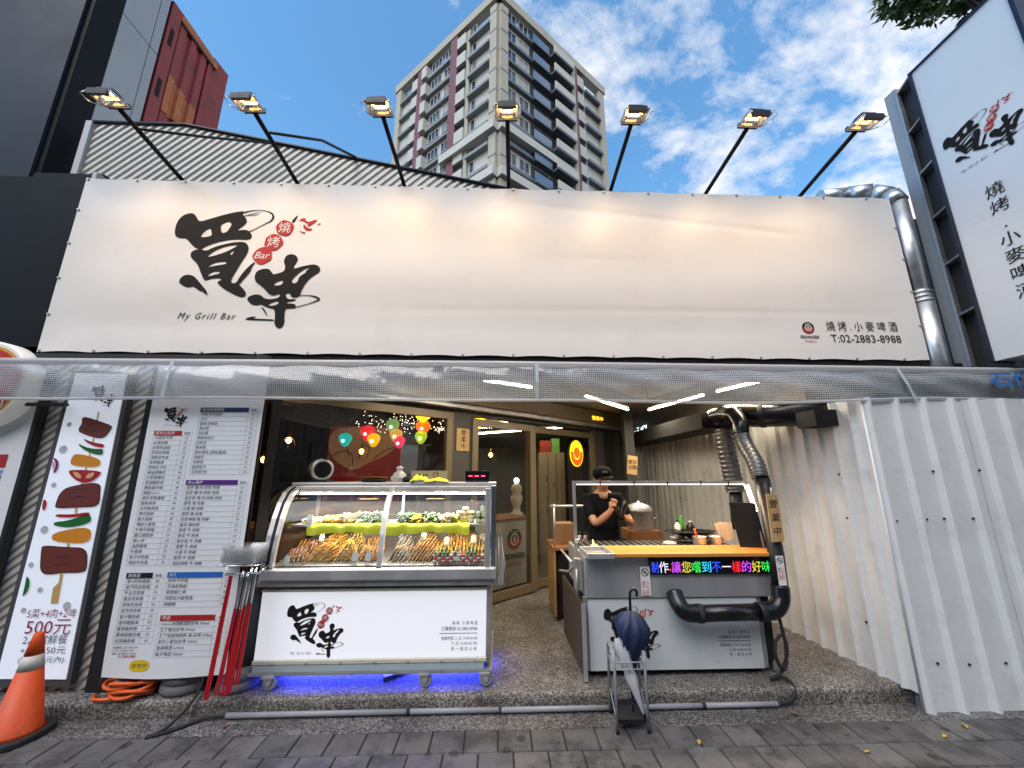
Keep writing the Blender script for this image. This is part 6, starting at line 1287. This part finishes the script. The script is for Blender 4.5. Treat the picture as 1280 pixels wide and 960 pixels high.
for k, x in enumerate((.90, .97)):
    o = thing('spice_bottle', (x, 4.52, .83), ('clear spice bottle with dark cap, left of two on the cabinet', 'clear spice bottle with dark cap, right of two on the cabinet')[k], 'bottle', 'spice bottles'); MB().lathe([(.026, 0), (.026, .09), (.016, .11)], (x, 4.52, .831), 12).build('bottle_body', 'steel_dull', o); MB().lathe([(.018, .11), (.018, .14)], (x, 4.52, .831), 12).build('cap', 'black_gloss', o)

# ================================================================ COOK
def skin_mesh(name, V, E, rad, m, parent, sub=2, root=0):
    me = bpy.data.meshes.new(name); me.from_pydata([Vector(v)-origin(parent) for v in V], E, []); o = bpy.data.objects.new(name, me); COL.objects.link(o)
    sk = o.modifiers.new('skin', 'SKIN'); sk.use_smooth_shade = True
    for i, r in enumerate(rad):
        d = me.skin_vertices[0].data[i]; d.radius = r if isinstance(r, tuple) else (r, r); d.use_root = (i == root)
    ss = o.modifiers.new('sub', 'SUBSURF'); ss.levels = sub; ss.render_levels = sub
    dg = bpy.context.evaluated_depsgraph_get(); me2 = bpy.data.meshes.new_from_object(o.evaluated_get(dg))
    bpy.data.objects.remove(o); me2.materials.clear(); me2.materials.append(MATS[m])
    me2.polygons.foreach_set('use_smooth', [True]*len(me2.polygons))
    r = bpy.data.objects.new(name, me2); COL.objects.link(r); r.parent = parent
    return r
pe = thing('person', (1.12, 4.25, .11), 'cook in black cap and black t-shirt behind the grill, hands raised before the chest', 'person')
V = [(1.12, 4.27, .95), (1.12, 4.27, 1.10), (1.115, 4.265, 1.26), (1.11, 4.25, 1.385), (1.108, 4.235, 1.435), (1.106, 4.20, 1.475), (1.106, 4.195, 1.53), (1.106, 4.21, 1.60), (1.106, 4.22, 1.635),   # 0-8 spine, neck, head
     (.965, 4.25, 1.345), (.945, 4.19, 1.22), (.985, 4.08, 1.105), (1.055, 3.985, 1.185), (1.10, 3.93, 1.245), (1.115, 3.915, 1.285),   # 9-14 right arm
     (1.265, 4.25, 1.345), (1.315, 4.19, 1.22), (1.345, 4.09, 1.115), (1.29, 3.99, 1.15), (1.235, 3.945, 1.185), (1.205, 3.93, 1.205),  # 15-20 left arm
     (1.04, 4.28, .88), (1.03, 4.27, .52), (1.03, 4.28, .19), (1.03, 4.20, .14), (1.20, 4.28, .88), (1.21, 4.27, .52), (1.21, 4.28, .19), (1.21, 4.20, .14),
     (1.105, 4.145, 1.375), (1.107, 4.128, 1.345)]
E = [(0, 1), (1, 2), (2, 3), (3, 4), (4, 5), (5, 6), (6, 7), (7, 8), (3, 9), (9, 10), (10, 11), (11, 12), (12, 13), (13, 14), (3, 15), (15, 16), (16, 17), (17, 18), (18, 19), (19, 20), (0, 21), (21, 22), (22, 23), (23, 24), (0, 25), (25, 26), (26, 27), (27, 28), (3, 29), (29, 30)]
rad = [(.13, .08), (.12, .08), (.13, .08), (.07, .06), .052, .062, .078, .080, .05, .045, .042, .040, .038, .027, .030, .045, .042, .040, .038, .027, .030, .08, .06, .042, .035, .08, .06, .042, .035, .034, .024]
skin_mesh('body', V, E, rad, 'skin', pe)
Vs = [(1.12, 4.27, .80), V[1], V[2], (1.112, 4.255, 1.365), V[9], V[10], (.965, 4.13, 1.155), V[15], V[16], (1.33, 4.13, 1.155)]
skin_mesh('t_shirt', Vs, [(0, 1), (1, 2), (2, 3), (3, 4), (4, 5), (5, 6), (3, 7), (7, 8), (8, 9)], [(.175, .128), (.165, .122), (.175, .118), (.115, .088), .078, .068, .060, .078, .068, .060], 'shirt_black', pe)
skin_mesh('trousers', [V[0], V[21], V[22], V[23], V[25], V[26], V[27]], [(0, 1), (1, 2), (2, 3), (0, 4), (4, 5), (5, 6)], [(.165, .118), .092, .072, .055, .092, .072, .055], 'shirt_black', pe)
tt = MB()
text_into(tt, '串', Plane((0, 4.13, 0)), 1.185, 1.27, .045, .0); tt.build('shirt_print', 'white_print', pe)
cap = MB(); hcx, hcy, hcz = 1.106, 4.205, 1.585
cap.lathe([(.098, -.012), (.100, .02), (.094, .05), (.072, .076), (.03, .090), (.008, .093)], (hcx, hcy, hcz), 24, sy=1.12); cap.build('cap', 'shirt_black', pe)
bm_ = MB(); V2 = []
for k in range(9):
    a = math.pi*(k/8)+math.pi; x = math.cos(a); y = math.sin(a)
    V2 += [(hcx+.012+x*.092, hcy+y*.10, hcz-.008), (hcx+.025+x*.080, hcy-.05+y*.115, hcz-.030), (hcx+.012+x*.092, hcy+y*.10, hcz-.013), (hcx+.025+x*.080, hcy-.05+y*.115, hcz-.035)]
bm_.add(V2, [f for k in range(8) for f in ((k*4, k*4+4, k*4+5, k*4+1), (k*4+2, k*4+3, k*4+7, k*4+6), (k*4+1, k*4+5, k*4+7, k*4+3))]); bm_.build('cap_brim', 'shirt_black', pe)
t = MB(); text_into(t, 'GRILL', Plane((0, 4.088, 0)), 1.106, 1.612, .022, .0, 'CENTER', width=.055); t.build('cap_lettering', 'white_print', pe)
face = MB(); face.ball((1.108, 4.113, 1.508), .015, 8, 6, sz=1.5); face.build('nose', 'skin', pe)
ey = MB()
for s in (-1, 1): ey.ball((1.107+s*.032, 4.125, 1.538), .010, 8, 6, sz=.6)
ey.build('eyes', 'print_black', pe)
mo_ = MB(); mo_.ball((1.108, 4.130, 1.465), .022, 10, 6, sz=.25, sy=.5); mo_.build('mouth', mat('lips', (.30, .11, .09), .5), pe)
er = MB()
for s in (-1, 1): er.ball((1.106+s*.082, 4.205, 1.525), .022, 8, 6, sx=.4, sz=1.3)
er.build('ears', 'skin', pe)
hr = MB(); hr.lathe([(.084, -.05), (.092, -.012), (.095, .01)], (hcx, hcy+.014, hcz), 20); hr.build('hair', 'black_matte', pe)
def fist(root, fwd, side, up, m, parent, name):
    """palm with four curled fingers of unequal length and a thumb from its side"""
    r = Vector(root); f, s, u = Vector(fwd).normalized(), Vector(side).normalized(), Vector(up).normalized()
    Vv = [r, r+f*.045]; Ee = [(0, 1)]; Rd = [(.030, .022), (.036, .020)]
    for k, ln in enumerate((.9, 1.0, .95, .78)):
        b0 = r+f*.058+s*(.030-.020*k); i0 = len(Vv)
        Vv += [b0, b0+(f*.020+u*.006)*ln, b0+(f*.024-u*.020)*ln, b0+(f*.004-u*.030)*ln]; Ee += [(1, i0), (i0, i0+1), (i0+1, i0+2), (i0+2, i0+3)]; Rd += [.0098, .0094, .0088, .0078]
    i0 = len(Vv); b0 = r+f*.012+s*.030; Vv += [b0, b0+f*.022+s*.010-u*.012, b0+f*.040-s*.008-u*.026]; Ee += [(0, i0), (i0, i0+1), (i0+1, i0+2)]; Rd += [.013, .011, .009]
    return skin_mesh(name, Vv, Ee, Rd, m, parent, 1)
fist((1.112, 3.918, 1.278), (.35, -.25, .9), (-.8, -.5, .2), (.3, -.9, -.2), 'skin', pe, 'hand')
fist((1.208, 3.932, 1.203), (-.55, -.35, .6), (.2, -.8, .5), (.1, -.6, -.6), 'black_rubber', pe, 'gloved_hand')
pm = thing('pepper_mill', (1.20, 3.90, 1.2), 'black pepper mill held in the cook\'s gloved hand', 'pepper mill')
MB().tube([(1.195, 3.895, 1.17), (1.20, 3.89, 1.22), (1.215, 3.885, 1.28), (1.228, 3.88, 1.325), (1.235, 3.878, 1.35)], [.030, .024, .030, .026, .014], 14).build('mill_body', 'black_gloss', pm)

# ================================================================ INTERIOR: lamps, lanterns, furniture
def tube_lamp(p, q, label, watt):
    p, q = Vector(p), Vector(q); o = thing('tube_lamp', (p+q)/2, label, 'tube lamp', 'tube lamps'); d = (q-p).normalized()
    MB().tube([p+Vector((0, 0, .03)), q+Vector((0, 0, .03))], .018, 6).build('fitting', 'white_print', o); MB().tube([p, q], .013, 8).build('tube', 'tube_glow', o)
    n = 1
    light('tube_light', 'AREA', watt, (1, .84, .60), (p+q)/2-Vector((0, 0, .03)), o, (q-p).length, None, sy=.03)
    ob = o.children[-1]; ob.rotation_euler = (0, 0, math.atan2(d.y, d.x))
tube_lamp((2.10, 5.3, 2.47), (2.33, 4.25, 2.47), 'lit ceiling tube over the right side of the forecourt', 12)
tube_lamp((2.37, 4.05, 2.47), (2.58, 3.42, 2.47), 'lit ceiling tube nearest the sign at right', 4)
tube_lamp((.95, 4.15, 2.43), (1.72, 5.05, 2.43), 'lit ceiling tube running towards the end of the shutter box', 10)
tube_lamp((-.15, 3.75, 2.50), (.35, 4.05, 2.50), 'lit ceiling tube seen through the mesh near the centre', 7)
tube_lamp((-.7, 3.65, 2.52), (-.45, 3.72, 2.52), 'short lit tube seen through the mesh left of centre', 3)
tube_lamp((-.62, 6.05, 2.42), (.15, 6.3, 2.40), 'lit tube inside the shop, left of the door mullion', 4)
tube_lamp((-.6, 7.2, 2.30), (1.3, 6.95, 2.42), 'long lit tube deep inside the shop behind the doors', 3)
lan = [((-1.95, 5.05, 2.02), 'teal', (.01, .42, .36), 'teal paper lantern hanging leftmost in the window', 1), ((-1.66, 5.0, 2.10), 'red', (.85, .02, .03), 'large red paper lantern in the window', 1.15), ((-1.57, 4.98, 2.01), 'yellow', (1, .50, .01), 'yellow paper lantern just below the large red one', 1), ((-1.35, 5.0, 2.19), 'pale_green', (.16, .32, .10), 'dim green paper lantern highest in the middle cluster', 1.05), ((-1.30, 5.0, 2.07), 'tan', (.62, .34, .06), 'tan paper lantern between the green and pink ones', 1), ((-1.25, 4.98, 1.985), 'pink', (.85, .03, .10), 'small pink-red paper lantern at the bottom of the middle cluster', .9),
       ((-.965, 5.0, 2.17), 'orange', (1, .20, .01), 'orange paper lantern under the yellow lampshade', 1.15), ((-.98, 4.98, 2.045), 'lime', (.42, .62, .02), 'lime green paper lantern below the orange one', .95)]
for p, nm, c, lb2, k in lan:
    mat('lantern_'+nm, c, .6, emit=.65, ecol=c); o = thing('paper_lantern', p, lb2, 'lantern', 'paper lanterns in the window'); n = 12
    MB().lathe([(.018*k, -.085*k), (.045*k, -.060*k), (.076*k, -.005*k), (.082*k, .03*k), (.065*k, .065*k), (.022*k, .085*k)], p, n).build('shade', 'lantern_'+nm, o)
    MB().ball(Vector(p)+Vector((0, -.078*k, -.02)), .018, 8, 6).build('bulb', mat('hot_'+nm, c, .5, emit=5, ecol=tuple(min(1, x+.45) for x in c)), o)
    MB().tube([Vector(p)+Vector((0, 0, .085*k)), (p[0], p[1], 2.6)], .003, 4).build('cord', 'black_matte', o)
for k, (p, lb2) in enumerate((((-.94, 4.85, 2.285), 'yellow conical lampshade at the window top right'), ((-.28, 5.35, 2.26), 'yellow conical lampshade inside the left door'))):
    o = thing('cone_lampshade', p, lb2, 'lampshade', 'yellow lampshades'); MB().lathe([(.10, .07), (.09, .0), (.03, -.05), (.02, -.06)], p, 14).build('shade', mat('shade_yellow', (1, .55, .02), .5, emit=2.2, ecol=(1, .50, .01)), o); MB().tube([Vector(p)+Vector((0, 0, .07)), (p[0], p[1], 2.6)], .003, 4).build('cord', 'black_matte', o)
pend = [((-2.42, 4.6, 1.975), 'caged warm pendant bulb second from left in the dark window'), ((-2.67, 4.6, 1.755), 'caged warm pendant bulb at the far left of the window'), ((-1.80, 5.25, 1.885), 'caged warm pendant bulb in front of the mural'), ((-.38, 6.3, 1.86), 'left of two small warm bulbs inside the door'), ((-.12, 6.3, 1.89), 'right of two small warm bulbs inside the door')]
for p, lb2 in pend:
    o = thing('pendant_bulb', p, lb2, 'pendant lamp', 'warm pendant bulbs'); p = Vector(p)
    MB().ball(p, .028, 10, 8, sz=1.25).build('bulb', 'bulb_glow', o); MB().cyl(p+Vector((0, 0, .03)), p+Vector((0, 0, .09)), .018).build('socket', mat('brass_socket', (.35, .2, .06), .4, .8), o); MB().tube([p+Vector((0, 0, .09)), (p.x, p.y, 2.6)], .003, 4).build('cord', 'black_matte', o)
    cg = MB()
    for k in range(6):
        a = k*math.pi/3; cg.tube([p+Vector((0, 0, .07)), p+Vector((.07*math.cos(a), .07*math.sin(a), -.01)), p+Vector((.085*math.cos(a), .085*math.sin(a), -.07)), p+Vector((.03*math.cos(a), .03*math.sin(a), -.10))], .0022, 4)
    cg.build('cage', mat('brass_wire', (.30, .16, .05), .4, .8), o)
    light('pendant_light', 'POINT', 3.5, (1, .55, .2), p, o, .03)
fy = MB(); rnd = random.Random(8)
for k in range(150):
    p = (rnd.uniform(-1.9, -.75), rnd.uniform(5.1, 5.7), rnd.uniform(2.16, 2.42)-.02*rnd.random()); fy.ball(p, .0045, 4, 3)
fyo = fy.build('fairy_lights', mat('fairy', (1, .9, .7), .5, emit=5, ecol=(1, .85, .6)), loc=(-1.3, 5.4, 2.2)); tag(fyo, 'net of tiny white fairy lights near the ceiling behind the lanterns', 'fairy lights')
mu = thing('wall_mural', (-1.95, 5.80, 1.2), 'red and cream painted wall panel behind the lanterns', 'mural')
MUP = Plane((0, 5.80, 0)); MB().box(-2.48, -1.42, 5.81, 5.845, .9, 2.28).build('panel', mat('mural_red_lit', (.38, .035, .03), .6, emit=.06), mu)  # both mural colours carry weak emission standing in for lamplight
b = MB(); b.poly([chaikin([(-2.47, 1.86), (-2.10, 1.62), (-1.82, 1.78), (-1.62, 1.86), (-1.46, 2.02), (-1.52, 2.27), (-2.47, 2.27)], 2)], MUP.f(.004)); b.build('painted_shape', mat('mural_cream_lit', (.52, .30, .15), .6, emit=.08), mu)
b = MB()
for pts in ([(-2.42, 1.84), (-2.25, 1.92), (-2.12, 1.86), (-2.10, 1.72)], [(-2.35, 2.12), (-2.22, 2.0), (-2.16, 1.85)], [(-2.02, 1.80), (-1.98, 2.0), (-1.88, 1.96), (-1.92, 1.82)], [(-1.82, 1.80), (-1.66, 1.92), (-1.52, 1.98)]):
    Lq, Rq = stroke(pts, [.006]*len(pts)); f = MUP.f(.008); b.add([f(*p) for p in Lq]+[f(*p) for p in Rq], [(i, i+1, len(Lq)+i+1, len(Lq)+i) for i in range(len(Lq)-1)])
b.build('painted_lines', 'print_black', mu)
# table and dark furniture glimpsed behind glass
tb = thing('wooden_counter', (-2.4, 4.5, .11), 'dark wooden counter inside the window beside the menu', 'counter'); MB().box(-3.2, -2.2, 4.3, 4.8, .11, 1.02).build('counter_body', 'wood_brown', tb); MB().box(-3.25, -2.15, 4.25, 4.85, 1.021, 1.06).build('counter_top', 'wood_brown', tb)
# beer counter with tap tower
mc = thing('marble_counter', sfp(.2, -.6, .11), 'pale marble beer counter with printed badge inside the left door', 'counter')
mat('marble', (.50, .48, .45), .35, var=.10, vs=2.5, dirt=((.30, .28, .27), .5, 2))
m_ = MB(); sfbox(m_, -.40, 1.0, -.85, -.30, .14, .97); m_.build('counter_body', 'marble', mc)
m_ = MB(); sfbox(m_, -.42, 1.02, -.87, -.28, .972, 1.0); m_.build('counter_top', 'wood_brown', mc)
beer_badge(Plane(sfp(0, -.298, 0), SD), .62, .72, .27, mc, .004)
tp = thing('beer_tap_tower', sfp(.86, -.5, 1.0), 'white ceramic beer tap tower with glowing ball top on the marble counter', 'beer tap')
c = sfp(.86, -.5, 1.0); MB().lathe([(.10, 0), (.10, .03), (.055, .06), (.05, .12), (.085, .2), (.09, .27), (.06, .31), (.075, .33), (.085, .40), (.06, .44), (.02, .47)], c, 20).build('tower', mat('ceramic', (.60, .57, .48), .25), tp); MB().ball(c+Vector((0, 0, .50)), .04, 12, 8).build('globe', mat('globe_glow', (1, 1, .95), .4, emit=3.5, ecol=(1, .95, .85)), tp)
ov = thing('oval_beer_sign', sfp(1.7, .03, 1.71), 'oval yellow and red illuminated beer sign on the right door glass', 'lit sign')
OP = Plane(sfp(0, -.0185, 0), SD); mat('neon_yellow', (1, .72, .02), .5, emit=.55, ecol=(1, .72, .02)); mat('neon_red', (.9, .06, .01), .5, emit=.45, ecol=(1, .10, .01)); mat('neon_deep', (.6, .10, .01), .5, emit=.2, ecol=(1, .38, .01))
m_ = MB(); m_.prism([(1.71+.165*math.cos(a*math.pi/20), 1.91+.205*math.sin(a*math.pi/20)) for a in range(40)], OP.f(.010), -SN*.009); m_.build('lit_oval', 'neon_yellow', ov)
b = MB(); b.poly([[(1.71+.150*math.cos(a), 1.90+.18*math.sin(a)) for a in [math.pi*.92+math.pi*1.16*i/16 for i in range(17)]]+[(1.71+.085*math.cos(a), 1.90+.09*math.sin(a)) for a in [math.pi*2.08-math.pi*1.16*i/16 for i in range(17)]]], OP.f(.012)); b.build('red_segment', 'neon_red', ov)
b = MB(); b.poly([[(1.71+.08*math.cos(a*math.pi/12), 1.92+.085*math.sin(a*math.pi/12)) for a in range(24)]], OP.f(.013)); b.build('inner_disc', 'neon_deep', ov)
t = MB(); text_into(t, 'ERDINGER', OP, 1.71, 2.055, .05, .013, 'CENTER', width=.17); t.build('lettering', 'neon_deep', ov)
lk = thing('steel_locker', (.95, 7.3, .11), 'pale narrow metal locker inside the shop behind the right door', 'locker')
MB().box(.76, 1.22, 7.25, 7.6, .11, 1.98).build('locker_body', mat('locker_beige', (.36, .29, .19), .5), lk)
for x in (.91, 1.06): MB().box(x-.004, x+.004, 7.243, 7.249, .2, 1.95).build('door_gap', 'black_matte', lk)
for x, z in ((.87, 1.55), (1.01, 1.45), (.87, 1.2), (.87, 1.0)): MB().tube([(x, 7.24, z), (x+.02, 7.235, z-.05), (x+.01, 7.24, z-.09)], .008, 6).build('hook', 'black_matte', lk)
ms = thing('snack_cartons', (.95, 7.35, 1.985), 'coloured snack cartons stacked on the metal locker', 'cartons')
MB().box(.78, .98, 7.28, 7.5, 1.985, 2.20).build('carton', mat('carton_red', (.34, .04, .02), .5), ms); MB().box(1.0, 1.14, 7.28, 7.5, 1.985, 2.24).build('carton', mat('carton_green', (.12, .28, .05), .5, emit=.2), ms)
sx_ = thing('exit_sign', sfp(1.8, .285, 2.42), 'tiny yellow and red lit text on the shutter box', 'sign'); XP = Plane(sfp(0, .283, 0), SD)
t = MB(); text_into(t, '營業中', XP, 1.75, 2.43, .07, .0015, width=.30); t.build('lit_lettering', mat('exit_glow', (1, .6, .02), .5, emit=2, ecol=(1, .45, .02)), sx_)
